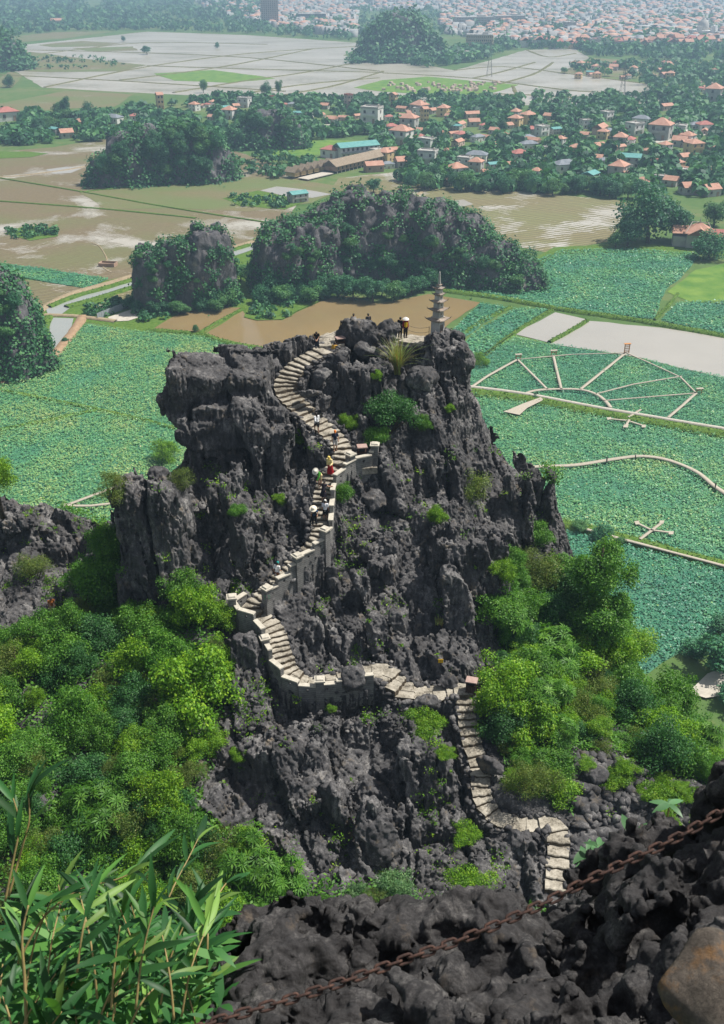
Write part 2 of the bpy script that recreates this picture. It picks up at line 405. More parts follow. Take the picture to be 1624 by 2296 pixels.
M_DIKE = simple('paddy_bund', (0.10, 0.09, 0.04), (0.17, 0.17, 0.07), 0.15, 0.95, 0, 0.1, 0.1)
add('ground', np_mesh('ground', [(-8400, -200, 0), (8400, -200, 0), (8400, 13200, 0), (-8400, 13200, 0)], [(0, 1, 2, 3)]), M_GROUND, kind='structure')
ZC = [0.0]
def gpoly(P, nz=0.6, step=None):
    pts = [gp(x, y) for x, y in P]; out = []
    for i, a in enumerate(pts):
        b = pts[(i + 1) % len(pts)]; d = (b - a).length; far = max(1.0, a.length / 260); k = max(1, int(d / ((step or 4.0) * far)))
        for j in range(k):
            p = a.lerp(b, j / k); s = nz * far
            q = np.array([[p.x / (6 * far), p.y / (6 * far), 0.3], [p.x / (6 * far), p.y / (6 * far), 7.7]])
            n = perlin(q) + 0.5 * perlin(q * 3.1); out.append((p.x + n[0] * s, p.y + n[1] * s))
    return out
def flat(name, P, z, mat, nz=0.6, thick=None, label=None, cat=None, kind='structure', raw=False):
    g = P if raw else gpoly(P, nz)
    tri = tessellate_polygon([[Vector((x, y, 0)) for x, y in g]])
    V = [(x, y, z) for x, y in g]; F = [t if (Vector((g[t[1]][0] - g[t[0]][0], g[t[1]][1] - g[t[0]][1])).cross(Vector((g[t[2]][0] - g[t[0]][0], g[t[2]][1] - g[t[0]][1]))) > 0) else t[::-1] for t in tri]
    me = bpy.data.meshes.new(name); me.from_pydata(V, [], F); me.update()
    return add(name, me, mat, kind=kind)
def smooth_line(pts, n=4):
    out = []
    for i in range(len(pts) - 1):
        p0, p1, p2, p3 = pts[max(i - 1, 0)], pts[i], pts[i + 1], pts[min(i + 2, len(pts) - 1)]
        for k in range(n):
            t = k / n
            out.append(0.5 * ((2 * p1) + (p2 - p0) * t + (2 * p0 - 5 * p1 + 4 * p2 - p3) * t * t + (3 * p1 - p0 - 3 * p2 + p3) * t ** 3))
    return out + [pts[-1]]
def strip_mesh(name, P, w, h, z=0.0, nz=0.25, curve=True, step=3.0, top=0.7):
    pts = [gp(x, y) if len(a) == 2 else Vector(a) for a in P for x, y in [a[:2]]]
    if curve and len(pts) > 2: pts = smooth_line(pts, 5)
    fine = [pts[0]]
    for a, b in zip(pts, pts[1:]):
        far = max(1.0, a.length / 260); k = max(1, int((b - a).length / (step * far)))
        fine += [a.lerp(b, (j + 1) / k) for j in range(k)]
    V = []; F = []
    for i, p in enumerate(fine):
        t = (fine[min(i + 1, len(fine) - 1)] - fine[max(i - 1, 0)]); t.z = 0; t.normalize(); n = Vector((-t.y, t.x, 0))
        q = perlin(np.array([[p.x / 4, p.y / 4, 1.5], [p.x / 4, p.y / 4, 5.5]])); a = w / 2 + q[0] * nz; b = w / 2 + q[1] * nz
        for s, zz in ((-a, z), (-a * top, z + h), (b * top, z + h), (b, z)): V.append((p.x + n.x * s, p.y + n.y * s, zz))
        if i:
            o = 4 * (i - 1); F += [(o + k, o + 4 + k, o + 5 + k, o + 1 + k) for k in range(3)]
    return np_mesh(name, V, [f[::-1] for f in F]), fine
STRIPS = []                                             # grass grows on these
def strip(name, P, w, h, mat, z=0.0, grass=0.0, kind='structure', **k):
    me, fine = strip_mesh(name, P, w, h, z, **k)
    if grass: STRIPS.append((fine, w, h + z, grass))
    return add(name, me, mat, kind=kind)
# ---- flooded paddies far out
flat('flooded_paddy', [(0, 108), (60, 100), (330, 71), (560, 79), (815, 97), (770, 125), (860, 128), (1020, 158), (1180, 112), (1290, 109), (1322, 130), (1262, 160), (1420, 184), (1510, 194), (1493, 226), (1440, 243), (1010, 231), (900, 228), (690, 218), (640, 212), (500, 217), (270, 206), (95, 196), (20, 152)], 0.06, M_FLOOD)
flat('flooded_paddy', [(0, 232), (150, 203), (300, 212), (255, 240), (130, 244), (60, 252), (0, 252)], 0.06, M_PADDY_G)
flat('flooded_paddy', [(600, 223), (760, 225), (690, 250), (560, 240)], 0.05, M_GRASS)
for nm, P in (('field', [(0, 118), (70, 116), (180, 131), (330, 146), (270, 160), (110, 162), (0, 158)]), ('field', [(85, 101), (180, 92), (270, 97), (230, 104), (120, 106)]),
              ('field', [(345, 165), (480, 157), (620, 176), (520, 186), (390, 181)]), ('field', [(160, 108), (300, 104), (310, 113), (210, 116)]),
              ('field', [(0, 85), (120, 72), (260, 71), (130, 88), (20, 96)]),
              ('field', [(795, 197), (860, 180), (960, 172), (1110, 186), (1165, 190), (1085, 214), (960, 213), (850, 205)]), ('field', [(1255, 162), (1330, 130), (1624, 150), (1624, 172), (1500, 176), (1420, 176)]),
              ('field', [(0, 175), (20, 160), (50, 168), (30, 196), (0, 198)])):
    flat(nm, P, 0.13, M_GRASS_B if P[0][0] in (345, 795) else M_PADDY_G)
for P in ([(0, 132), (120, 118), (330, 96), (600, 100)], [(40, 112), (300, 118), (560, 130), (850, 160)], [(100, 196), (330, 150), (560, 120), (800, 104)], [(640, 213), (760, 190), (860, 160)],
          [(330, 148), (560, 155), (860, 163)], [(270, 180), (500, 150), (700, 110)], [(0, 168), (270, 182), (640, 205)], [(390, 208), (560, 180), (700, 160), (860, 128)],
          [(1020, 158), (1130, 150), (1270, 165), (1500, 195)], [(860, 164), (1060, 176), (1300, 205), (1495, 208)], [(1060, 210), (1200, 214), (1440, 230)], [(1120, 189), (1200, 165), (1240, 140)],
          [(1180, 112), (1230, 128), (1290, 120)], [(1060, 176), (1130, 160), (1200, 140)], [(520, 215), (680, 190), (850, 175)], [(1150, 193), (1160, 214)]):
    strip('bund', P, 3.4, 0.45, M_DIKE, 0.05, nz=1.2)
# ---- brown paddies on the left
flat('paddy', [(-40, 345), (120, 330), (235, 312), (330, 318), (520, 335), (700, 400), (640, 500), (560, 540), (420, 590), (300, 618), (230, 630), (0, 588), (-60, 575)], 0.06, M_PADDY)
flat('paddy', [(180, 432), (330, 415), (480, 395), (640, 400), (780, 420), (700, 455), (560, 475), (380, 466), (240, 470)], 0.11, M_PADDY_G)
flat('paddy', [(-20, 622), (235, 642), (120, 690), (60, 700), (30, 650)], 0.07, M_PADDY)
flat('paddy', [(760, 400), (900, 385), (960, 420), (880, 440), (740, 425)], 0.07, M_PADDY_R)
flat('paddy', [(900, 432), (985, 418), (1150, 428), (1410, 452), (1405, 470), (1370, 540), (1230, 568), (1120, 545), (1000, 470)], 0.08, M_PADDY_R)
for P in ([(0, 400), (180, 430), (380, 466), (600, 500)], [(180, 432), (330, 415), (480, 396)], [(0, 452), (240, 470), (440, 490)]):
    strip('bund', P, 1.2, 0.4, M_GRASS, 0.1, nz=0.4)
strip('path', [(0, 398), (60, 393), (170, 378), (225, 365)], 1.4, 0.3, M_DIRT, 0.1, nz=0.5)
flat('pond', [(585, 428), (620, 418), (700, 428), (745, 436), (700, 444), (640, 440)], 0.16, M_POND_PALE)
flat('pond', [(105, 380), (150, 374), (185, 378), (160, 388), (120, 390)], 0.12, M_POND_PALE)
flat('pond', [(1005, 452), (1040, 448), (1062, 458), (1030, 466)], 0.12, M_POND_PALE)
flat('grass_patch', [(10, 525), (60, 506), (130, 512), (132, 530), (70, 540)], 0.18, M_GRASS)
flat('grass_patch', [(-10, 340), (60, 340), (110, 344), (70, 353), (0, 356)], 0.18, M_GRASS)
flat('grass_patch', [(500, 445), (580, 428), (690, 452), (640, 470), (540, 462)], 0.18, M_GRASS)
# ---- canal, tracks and banks on the left
flat('grass_patch', [(0, 835), (70, 760), (60, 690), (150, 645), (290, 610), (560, 530), (700, 490), (760, 700), (560, 760), (330, 745), (190, 722), (80, 840)], 0.05, M_GRASS)
flat('canal', [(105, 693), (150, 672), (215, 648), (300, 625), (500, 566), (700, 500), (710, 508), (520, 576), (310, 637), (230, 660), (170, 682), (140, 706), (110, 706)], 0.14, M_CANAL)
flat('pond', [(68, 800), (76, 770), (95, 722), (112, 712), (166, 714), (160, 745), (128, 785), (98, 818), (72, 826)], 0.14, M_CANAL)
flat('pond', [(-30, 838), (60, 822), (74, 830), (30, 846), (-30, 860)], 0.14, M_POND_OLIVE)
flat('yard', [(240, 712), (310, 690), (345, 693), (335, 705), (290, 720), (250, 722)], 0.2, M_CONC)
flat('field', [(215, 690), (245, 668), (300, 645), (296, 668), (245, 694)], 0.16, M_PADDY_R)
strip('dirt_track', [(72, 835), (92, 795), (98, 765), (80, 735), (84, 705), (110, 684), (160, 660), (230, 640), (300, 620), (420, 586), (560, 545), (640, 520), (740, 480), (860, 445), (900, 430)], 3.0, 0.5, M_DIRT, 0.1, nz=0.4)
strip('bank', [(110, 690), (165, 668), (235, 648), (305, 627), (430, 591), (560, 551)], 2.6, 0.7, M_GRASS, 0.1, grass=2.0, nz=0.5)
strip('bank', [(150, 690), (240, 664), (320, 640)], 3.0, 0.6, M_GRASS, 0.1, grass=2.0, nz=0.5)
strip('dirt_track', [(0, 862), (60, 845), (95, 828), (130, 790), (165, 745), (186, 712)], 3.2, 0.9, M_DIRT_R, 0.05, nz=0.4)
strip('dirt_track', [(100, 708), (160, 710), (215, 716), (260, 722)], 2.0, 0.5, M_DIRT, 0.12, nz=0.3)
strip('grass_bank', [(92, 812), (108, 780), (100, 740), (110, 712)], 3.0, 0.7, M_GRASS, 0.1, grass=2.0, nz=0.5)
strip('path', [(930, 440), (960, 425), (1000, 410)], 2.2, 0.3, M_DIRT, 0.1)
# ---- ponds behind the peak
flat('pond', [(338, 742), (380, 715), (440, 686), (548, 690), (520, 708), (452, 750), (400, 750)], 0.12, M_POND_BROWN)
flat('pond', [(455, 752), (545, 697), (560, 716), (632, 718), (668, 700), (720, 676), (765, 661), (850, 682), (960, 660), (1078, 679), (1045, 700), (985, 745), (900, 800), (700, 830), (610, 785), (500, 766)], 0.12, M_POND_BROWN)
strip('grass_bank', [(446, 750), (490, 724), (548, 693)], 1.3, 0.6, M_GRASS, 0.1, grass=2.0, nz=0.3)
strip('grass_bank', [(600, 787), (500, 768), (450, 752), (330, 742)], 2.5, 0.6, M_GRASS, 0.1, grass=2.5, nz=0.6)
flat('grass_patch', [(548, 712), (556, 690), (640, 668), (700, 658), (770, 655), (720, 676), (668, 699), (632, 717), (580, 720)], 0.3, M_GRASS)
# ---- lotus beds
LOTUS = [[(0, 863), (85, 838), (192, 728), (338, 747), (455, 756), (600, 790), (720, 860), (720, 1220), (-40, 1260), (-40, 870)],
         [(-10, 590), (110, 604), (242, 626), (200, 648), (100, 632), (-10, 612)],
         [(1000, 652), (1100, 622), (1185, 592), (1260, 562), (1400, 558), (1570, 570), (1530, 622), (1490, 652), (1470, 716), (1330, 706), (1240, 694), (1110, 672)],
         [(1480, 718), (1520, 680), (1640, 672), (1640, 752), (1560, 738)],
         [(985, 770), (1080, 680), (1142, 690), (1080, 728), (1000, 790)], [(1000, 820), (1060, 752), (1156, 692), (1228, 694), (1150, 746), (1060, 812)],
         [(1040, 872), (1068, 812), (1152, 756), (1225, 772), (1400, 798), (1640, 852), (1640, 966), (1360, 918), (1185, 886), (1090, 874)],
         [(1050, 885), (1180, 898), (1350, 932), (1640, 982), (1640, 1268), (1400, 1206), (1280, 1178), (1050, 1150)],
         [(1200, 1180), (1290, 1194), (1390, 1220), (1640, 1286), (1640, 1400), (1560, 1440), (1450, 1510), (1200, 1500)]]
for P in LOTUS: flat('lotus_bed', P, 0.04 if P[0][0] != -10 else 0.15, M_LOTUS_BASE)
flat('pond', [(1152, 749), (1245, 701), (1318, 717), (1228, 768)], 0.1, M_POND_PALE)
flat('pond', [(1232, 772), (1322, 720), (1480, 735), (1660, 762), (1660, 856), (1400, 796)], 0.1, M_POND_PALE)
flat('grass_patch', [(1496, 655), (1560, 606), (1650, 585), (1650, 684), (1550, 678)], 0.1, M_GRASS_B)
flat('grass_patch', [(1000, 655), (1180, 590), (1240, 555), (1420, 545), (1624, 560), (1624, 575), (1400, 566), (1270, 570), (1190, 604), (1050, 660)], 0.09, M_GRASS)
strip('grass_bank', [(985, 652), (1110, 668), (1240, 692), (1400, 716), (1480, 729), (1640, 758)], 3.2, 0.7, M_GRASS, 0.05, grass=3.0, nz=0.6)
strip('grass_bank', [(1232, 769), (1275, 746), (1318, 720)], 1.6, 0.6, M_GRASS, 0.08, grass=3.0, nz=0.3)
strip('grass_bank', [(1000, 778), (1080, 722), (1145, 690)], 1.6, 0.5, M_GRASS, 0.05, grass=3.0, nz=0.3)
strip('grass_bank', [(1050, 830), (1150, 750), (1238, 696)], 1.6, 0.5, M_GRASS, 0.05, grass=3.0, nz=0.3)
strip('grass_bank', [(1060, 818), (1100, 790), (1152, 752)], 1.0, 0.5, M_GRASS_B, 0.05, grass=3.0, nz=0.2)
strip('grass_bank', [(1468, 718), (1495, 690), (1520, 660)], 1.2, 0.5, M_GRASS, 0.05, grass=3.0, nz=0.2)
strip('grass_bank', [(1050, 880), (1180, 897), (1350, 930), (1640, 980)], 4.4, 0.8, M_GRASS, 0.02, grass=2.5, nz=0.7)
strip('path', [(1050, 873), (1180, 890), (1350, 922), (1640, 971)], 1.1, 0.35, M_CONC, 0.75, nz=0.1)
strip('grass_bank', [(1260, 1174), (1390, 1208), (1640, 1276)], 3.6, 0.7, M_GRASS, 0.02, grass=2.5, nz=0.5)
strip('grass_bank', [(-20, 873), (110, 898), (217, 920), (330, 946), (440, 975)], 1.2, 0.55, M_GRASS_B, 0.04, grass=3.5, nz=0.3)
strip('grass_bank', [(-20, 970), (90, 948), (217, 921)], 1.2, 0.55, M_GRASS_B, 0.04, grass=3.5, nz=0.3)
strip('road', [(1330, 350), (1450, 322), (1580, 300), (1605, 275), (1640, 262)], 6.0, 0.3, M_CONC, 0.1)
strip('road', [(280, 303), (430, 288), (520, 285), (760, 280)], 4.0, 0.3, M_CONC, 0.1)
flat('clearing', [(1545, 1560), (1590, 1518), (1630, 1500), (1640, 1560), (1580, 1570)], 0.4, M_CONC)
flat('field', [(540, 325), (700, 312), (820, 318), (760, 345), (620, 352)], 0.12, M_GRASS_B)
note('fields')
# ---- lotus leaves and bank grass: nobody could count them
ML = leaf_mat('lotus_leaf', [(0.035, 0.15, 0.11), (0.06, 0.25, 0.145), (0.13, 0.35, 0.15), (0.27, 0.42, 0.14), (0.45, 0.45, 0.22)], 0.2, 0.45, 0.0)
LV = []; LT = []
lr = np.random.default_rng(11)
for pi, P in enumerate(LOTUS):
    g = np.array(gpoly(P, 0.6)); lo, hi = g.min(0), g.max(0)
    A = abs(np.sum(g[:, 0] * np.roll(g[:, 1], -1) - g[:, 1] * np.roll(g[:, 0], -1))) / 2
    Ym = g[:, 1].mean(); s = 0.62 if Ym < 260 else 0.95
    bbA = (hi[0] - lo[0]) * (hi[1] - lo[1]); n = int(bbA * (11 if s < 0.9 else 4.8))
    xy = lr.uniform(lo, hi, (n, 2)); xy = xy[inpoly(xy[:, 0], xy[:, 1], g)]
    vx, vy, dp = proj(np.c_[xy, np.full(len(xy), 0.6)]); m = (vx > -30) & (vx < 1655) & (vy < 1560)
    if pi == 0: m &= ~((vx > 480) & (vy > 1000)) & ~((vx > 640) & (vy > 830))
    xy = xy[m]; n = len(xy)
    q = np.c_[xy / 14, np.full(n, 3.0 + pi)]; big = fbm(q, 3); sm = perlin(np.c_[xy / 1.7, np.full(n, 9.0)])
    keep = lr.random(n) < np.clip(0.95 + 0.9 * (big + 0.25), 0.35, 1); xy = xy[keep]; big = big[keep]; sm = sm[keep]; n = len(xy)
    z = 0.45 + 0.35 * sm + lr.uniform(-.22, .3, n)
    N = unit(np.c_[lr.normal(0, 0.27, (n, 2)), np.ones(n)])
    ln = s * .70 * lr.uniform(0.6, 1.25, n)
    V, F = leaf_quads(np.c_[xy, z], N, ln, ln * 0.92, lr, 0.06); LV.append(V)
    tone = {0: 0.60, 1: 0.40, 2: 0.38, 3: 0.32, 4: 0.32, 5: 0.34, 6: 0.35, 7: 0.48, 8: 0.20}[pi]
    vx, vy, dp = proj(np.c_[xy, z])
    LT.append(np.clip(tone + 0.26 * big + 0.08 * sm + lr.normal(0, 0.08, n) + np.where(lr.random(n) < 0.02, 0.4, 0), 0, 1))
    note('lotus %d area %d leaves %d' % (pi, A, n))
LV = np.concatenate(LV); lf = np_mesh('lotus_leaves', LV, np.arange(len(LV)).reshape(-1, 4)); face_attr(lf, 'tint', np.concatenate(LT))
add('lotus_leaves', lf, ML, kind='stuff', label='dense blue green lotus leaves covering the flooded beds', category='lotus')
MG = leaf_mat('grass_blade', [(0.05, 0.13, 0.02), (0.10, 0.22, 0.03), (0.19, 0.27, 0.06)], 0.3, 0.6, 0.0)
GV = []
for fine, w, h, dn in STRIPS:
    for a, b in zip(fine, fine[1:]):
        n = int((b - a).length * w * dn * (1.0 if a.length < 330 else 0.5)); 
        if n < 1: continue
        t = (b - a).normalized(); nn = Vector((-t.y, t.x, 0)); k = lr.random((n, 2))
        c = np.array(a)[None] + np.outer(k[:, 0], np.array(b - a)) + np.outer((k[:, 1] - .5) * w * 1.1, np.array(nn)); c[:, 2] = h * (1 - 0.5 * np.abs(k[:, 1] - .5)) + 0.12
        N = unit(lr.normal(size=(n, 3)) + np.array((0, -0.4, 0.5))); V, F = leaf_quads(c, N, lr.uniform(.4, .9, n), 0.3, lr); GV.append(V)
GV = np.concatenate(GV); gm = np_mesh('bank_grass', GV, np.arange(len(GV)).reshape(-1, 4)); face_attr(gm, 'tint', np.random.default_rng(2).random(len(GV) // 4))
add('bank_grass', gm, MG, kind='stuff', label='bright green grass growing along the field banks', category='grass')
note('lotus+grass %d' % (len(GV) // 4))
# ================================================================== THE LIMESTONE PEAK
PATH = [(1246, 2000, 38.4), (1250, 1940, 40.0), (1252, 1880, 41.6), (1236, 1845, 42.5), (1190, 1848, 42.6), (1140, 1842, 42.9), (1100, 1822, 43.6), (1080, 1785, 44.5), (1075, 1720, 46.4), (1056, 1660, 48.2), (1046, 1600, 49.9), (1042, 1562, 51.0),
        (1030, 1545, 51.4), (960, 1556, 51.3), (905, 1550, 51.3), (878, 1522, 51.9), (850, 1506, 52.3), (800, 1514, 52.1), (740, 1530, 51.7), (688, 1536, 51.6), (652, 1515, 52.1), (632, 1472, 53.0), (620, 1432, 54.0), (604, 1402, 54.8), (580, 1384, 55.4), (566, 1366, 55.9),
        (580, 1346, 56.4), (604, 1322, 57.0), (628, 1298, 57.6), (655, 1270, 58.3), (690, 1236, 59.2), (714, 1208, 60.0), (718, 1165, 61.4), (722, 1120, 62.9), (728, 1088, 63.9), (744, 1058, 64.9), (764, 1034, 65.8), (766, 1008, 66.7), (752, 984, 67.6),
        (718, 954, 68.9), (680, 922, 70.2), (650, 890, 71.3), (642, 862, 72.1), (662, 828, 73.3), (692, 804, 74.2), (722, 788, 75.0), (745, 774, 75.7)]
PATH3 = np.array([wp(*p) for p in PATH])
PW = np.interp(np.arange(len(PATH)), [0, 3, 6, 10, 12, 16, 20, 24, 27, 34, 37, 41, 46], [1.25, 1.3, 1.2, 1.2, 1.5, 1.9, 1.5, 1.5, 1.2, 1.25, 1.5, 1.95, 1.8])
def dense_path():
    P = [Vector(p) for p in PATH3]; S = smooth_line(P, 6); n = len(P)
    w = np.interp(np.arange(len(S)) / 6.0, np.arange(n), PW)
    return np.array(S), w
PD, PDW = dense_path()
# a flat standing place behind the summit boulder
PLAT = np.array([wp(745, 774, 75.7), wp(738, 768, 77.8), wp(775, 757, 79.7), wp(840, 752, 79.9), wp(905, 757, 78.0), wp(960, 768, 76.9)])
PLAT[:, 2] = [PD[-1, 2], 73.0, 72.75, 72.75, wp(905, 757, 78.0)[2], wp(905, 757, 78.0)[2] + .1]
HC = [(740, 800, 75.0), (830, 812, 75.0), (900, 805, 75.2), (1000, 850, 73.6), (900, 885, 72), (1050, 840, 76), (1085, 900, 75.5), (1000, 920, 71.8), (900, 950, 70), (830, 950, 69.7), (1115, 965, 75), (1000, 1000, 69.3), (900, 1020, 67.6), (850, 1045, 66.3), (1100, 1050, 71.5),
      (1208, 1062, 74.5), (950, 1100, 66), (850, 1120, 64.6), (1050, 1150, 65), (1150, 1150, 69.5), (1250, 1165, 73), (780, 1170, 63), (850, 1200, 62.3), (950, 1200, 62), (1050, 1230, 61.5), (1150, 1250, 66), (1272, 1225, 72), (760, 1280, 59.3), (850, 1300, 59), (950, 1300, 58.8),
      (1040, 1380, 57.6), (1110, 1400, 58.8), (1200, 1350, 64), (1290, 1300, 69), (700, 1380, 56.3), (800, 1400, 56.3), (900, 1420, 55.6), (1000, 1490, 54), (1100, 1490, 55.5), (700, 1480, 53.9), (780, 1480, 53.9), (900, 1470, 53.8), (1200, 1480, 58), (1300, 1450, 62), (1380, 1480, 62),
      (600, 880, 71.9), (560, 960, 68.6), (450, 1000, 67.2), (420, 1080, 65), (500, 1050, 66), (600, 1000, 68.3), (655, 1000, 67.6), (700, 1050, 65.6), (600, 1100, 64), (500, 1150, 62.6), (450, 1200, 61.2), (350, 1095, 61.8), (285, 1100, 62.2), (400, 1310, 58.6), (300, 1360, 58), (500, 1250, 59.6),
      (600, 1200, 61), (655, 1200, 60.6), (560, 1300, 57.8), (480, 1330, 57), (450, 1400, 55), (500, 1480, 53), (350, 1450, 53.5), (240, 1400, 58.5), (225, 1250, 66), (212, 1190, 69),
      (560, 1600, 49.6), (700, 1600, 49.8), (850, 1610, 49.3), (950, 1625, 49), (520, 1750, 45), (650, 1750, 45), (800, 1750, 44.6), (950, 1750, 45.2), (1015, 1760, 45.6), (560, 1850, 42), (700, 1900, 41), (850, 1950, 40), (1000, 1900, 41.2), (900, 2000, 38.6), (1100, 1920, 40.6), (1180, 1960, 39.4), (700, 2030, 37.5), (500, 1950, 38.5), (1000, 2050, 36.6), (1220, 2060, 36.8),
      (0, 1105, 70), (100, 1140, 69), (180, 1180, 68.5), (50, 1250, 63), (0, 1350, 58.5), (120, 1350, 59.5), (200, 1420, 56), (100, 1500, 52.5), (0, 1500, 52.5), (250, 1600, 49.6), (400, 1600, 49.4), (100, 1700, 45), (300, 1750, 44), (450, 1700, 46.5), (0, 1850, 40.5), (200, 1850, 41), (400, 1900, 39.6), (0, 2050, 35.5), (300, 2050, 36),
      (1150, 1600, 50.8), (1250, 1600, 52), (1400, 1560, 58), (1455, 1600, 57), (1500, 1700, 50.5), (1560, 1660, 55), (1200, 1750, 45.8), (1300, 1750, 45.6), (1300, 1870, 42.2), (1450, 1850, 42.6), (1500, 1950, 39.6), (1620, 1900, 41), (1620, 1760, 46)]
HP = [tuple(wp(*p)) for p in HC] + [tuple(p - np.array((0, 0, 0.3))) for p in PD[::5]] + [tuple(p - np.array((0, 0, 0.3))) for p in PLAT]
HP += [(0, 90, 52), (10, 90, 48), (-9, 86, 52), (18, 84, 44), (-16, 79, 50), (-22, 80, 44), (24, 78, 36), (-33, 78, 48), (-29, 79, 50), (-40, 66, 45), (-42, 45, 40), (27, 62, 44), (33, 62, 33), (40, 70, 22), (44, 90, 4), (36, 46, 40), (42, 40, 36), (14, 80, 54),
       (0, 118, 3), (24, 112, 2), (-24, 110, 4), (-50, 100, 2), (-70, 60, 3), (60, 60, 3), (60, 20, 20), (-60, 20, 20), (-80, 0, 3), (90, 0, 3), (0, 20, 62), (-20, 20, 50), (24, 20, 52), (75, 110, 1), (-75, 110, 1), (60, 85, 1)]
HP = np.array(HP); hill_h = rbf_fit(HP[:, :2], HP[:, 2])
# coarse slope under everything
gx, gy = np.meshgrid(np.arange(-100, 100.1, 1.0), np.arange(-30, 135.1, 1.0), indexing='ij')
hz = hill_h(gx, gy)
n_ = fbm(np.c_[gx.ravel() / 5, gy.ravel() / 5, np.zeros(gx.size)], 4).reshape(gx.shape)
near = (gx > -30) & (gx < 29) & (gy > 34) & (gy < 84)
edge = np.minimum.reduce([gx + 30, 29 - gx, gy - 34, 84 - gy]); sink = np.clip(edge, 0, 2.5) * 1.6
hz = np.maximum(hz + n_ * 0.8 - np.where(near, sink, 0), -1.5)
hz = np.minimum(hz, np.where(gy < 20, 60 + 0.0 * gy, 200))
I = np.arange(gx.size).reshape(gx.shape)
Q = np.stack([I[:-1, :-1], I[1:, :-1], I[1:, 1:], I[:-1, 1:]], -1).reshape(-1, 4)
M_SOIL = simple('slope_soil', (0.018, 0.04, 0.010), (0.045, 0.065, 0.022), 0.6, 0.95, 0.6, 0.3, 0.1)
HILLSIDE = add('hillside', np_mesh('hillside', np.c_[gx.ravel(), gy.ravel(), hz.ravel()], Q, True), M_SOIL, kind='structure')
note('hillside')
# detailed rock
H = 0.16
X0, X1, Y0, Y1, Z0, Z1 = -29.0, 27.5, 35.5, 82.0, 44.0, 77.5
xs = np.arange(X0, X1, H, dtype=np.float32); ys = np.arange(Y0, Y1, H, dtype=np.float32); zs = np.arange(Z0, Z1, H, dtype=np.float32)
GX, GY = np.meshgrid(xs, ys, indexing='ij')
HM = hill_h(GX.astype(float), GY.astype(float)).astype(np.float32)
HM += 0.7 * fbm(np.c_[GX.ravel() / 6, GY.ravel() / 6, np.full(GX.size, 2.2)], 2).reshape(GX.shape)
gxr, gyr = np.gradient(HM, H); SL = 1 / np.sqrt(1 + np.minimum(gxr ** 2 + gyr ** 2, 9.0))
F = (zs[None, None, :] - HM[:, :, None]) * SL[:, :, None]
def rot_xyz(rx, ry, rz): return np.array(Matrix.Rotation(rz, 3, 'Z') @ Matrix.Rotation(ry, 3, 'Y') @ Matrix.Rotation(rx, 3, 'X'), dtype=np.float32)
def hero(c, size, rot=(0, 0, 0), round_=0.5, k=0.25, seed=0):
    """a big block of the living rock, rounded and irregular, merged into the field"""
    c = np.asarray(c, np.float32); R = rot_xyz(*[rad(a) for a in rot]); hs = np.asarray(size, np.float32) / 2; m = float(np.linalg.norm(hs)) + 1.2
    i0, i1 = np.searchsorted(xs, [c[0] - m, c[0] + m]); j0, j1 = np.searchsorted(ys, [c[1] - m, c[1] + m]); k0, k1 = np.searchsorted(zs, [c[2] - m, c[2] + m])
    A, B, C = np.meshgrid(xs[i0:i1], ys[j0:j1], zs[k0:k1], indexing='ij')
    P = np.stack([A.ravel() - c[0], B.ravel() - c[1], C.ravel() - c[2]], 1)
    q = P @ R; n1 = perlin(P / 1.8 + seed); n2 = perlin(P / 1.8 + seed + 31); q = q + 0.35 * np.stack([n1, n2, 0.7 * (n1 - n2)], 1)
    q = np.abs(q) - (hs - round_)
    d = np.linalg.norm(np.maximum(q, 0), axis=1) + np.minimum(q.max(1), 0) - round_
    d = d.reshape(A.shape); f = F[i0:i1, j0:j1, k0:k1]
    h_ = np.clip(0.5 + 0.5 * (f - d) / k, 0, 1); F[i0:i1, j0:j1, k0:k1] = f + (d - f) * h_ - k * h_ * (1 - h_)
hero(wp(510, 868, 70.4), (8.6, 4.6, 3.9), (8, 10, 8), 0.4, 0.3, 1); hero(wp(520, 945, 68.9), (5.4, 4.6, 4.2), (0, 0, 0), 0.5, 0.4, 51); hero(wp(480, 985, 67.8), (3.6, 3.6, 3.6), (-10, 0, 0), 0.5, 0.4, 52); hero(wp(600, 960, 68.9), (3.4, 3.4, 4.0), (-10, 0, 0), 0.5, 0.4, 53)          # jutting block with the overhang
hero(wp(400, 898, 69.8), (3.4, 2.0, 1.7), (0, -14, 10), 0.3, 0.3, 2); hero(wp(445, 900, 69.7), (3.6, 3.4, 3.2), (0, 0, 0), 0.4, 0.3, 54); hero(wp(470, 850, 71.0), (4.0, 3.0, 2.4), (0, 6, 0), 0.4, 0.3, 55)
hero(wp(640, 905, 70.9) + Vector((-1.6, 0, 0)), (3.5, 3.0, 2.0), (10, 20, 0), 0.4, 0.3, 3)
hero(wp(540, 1010, 67.2), (3.6, 3.0, 5.5), (-12, 8, 10), 0.5, 0.3, 4)
hero(wp(440, 1010, 67.0), (2.6, 3.0, 4.5), (-10, -5, 0), 0.4, 0.3, 41)
hero(wp(610, 1040, 66.2), (3.0, 3.0, 6.0), (-14, 4, -10), 0.5, 0.3, 5)
hero(wp(350, 1225, 60.2), (5.0, 4.2, 9.6), (-9, 3, -6), 0.5, 0.3, 6)        # left tower
hero(wp(285, 1240, 61.2), (2.6, 3.6, 9.0), (-9, 6, -14), 0.5, 0.3, 7)
hero(wp(500, 1170, 62.0), (3.0, 3.0, 7.0), (-12, 2, 5), 0.5, 0.3, 8)
hero(wp(560, 1230, 60.2), (2.6, 2.6, 5.5), (-14, 8, 10), 0.5, 0.3, 9)
hero(wp(1040, 1330, 58.9), (4.4, 3.2, 9.4), (-13, 0, 4), 0.7, 0.3, 10)      # fluted wall on the right
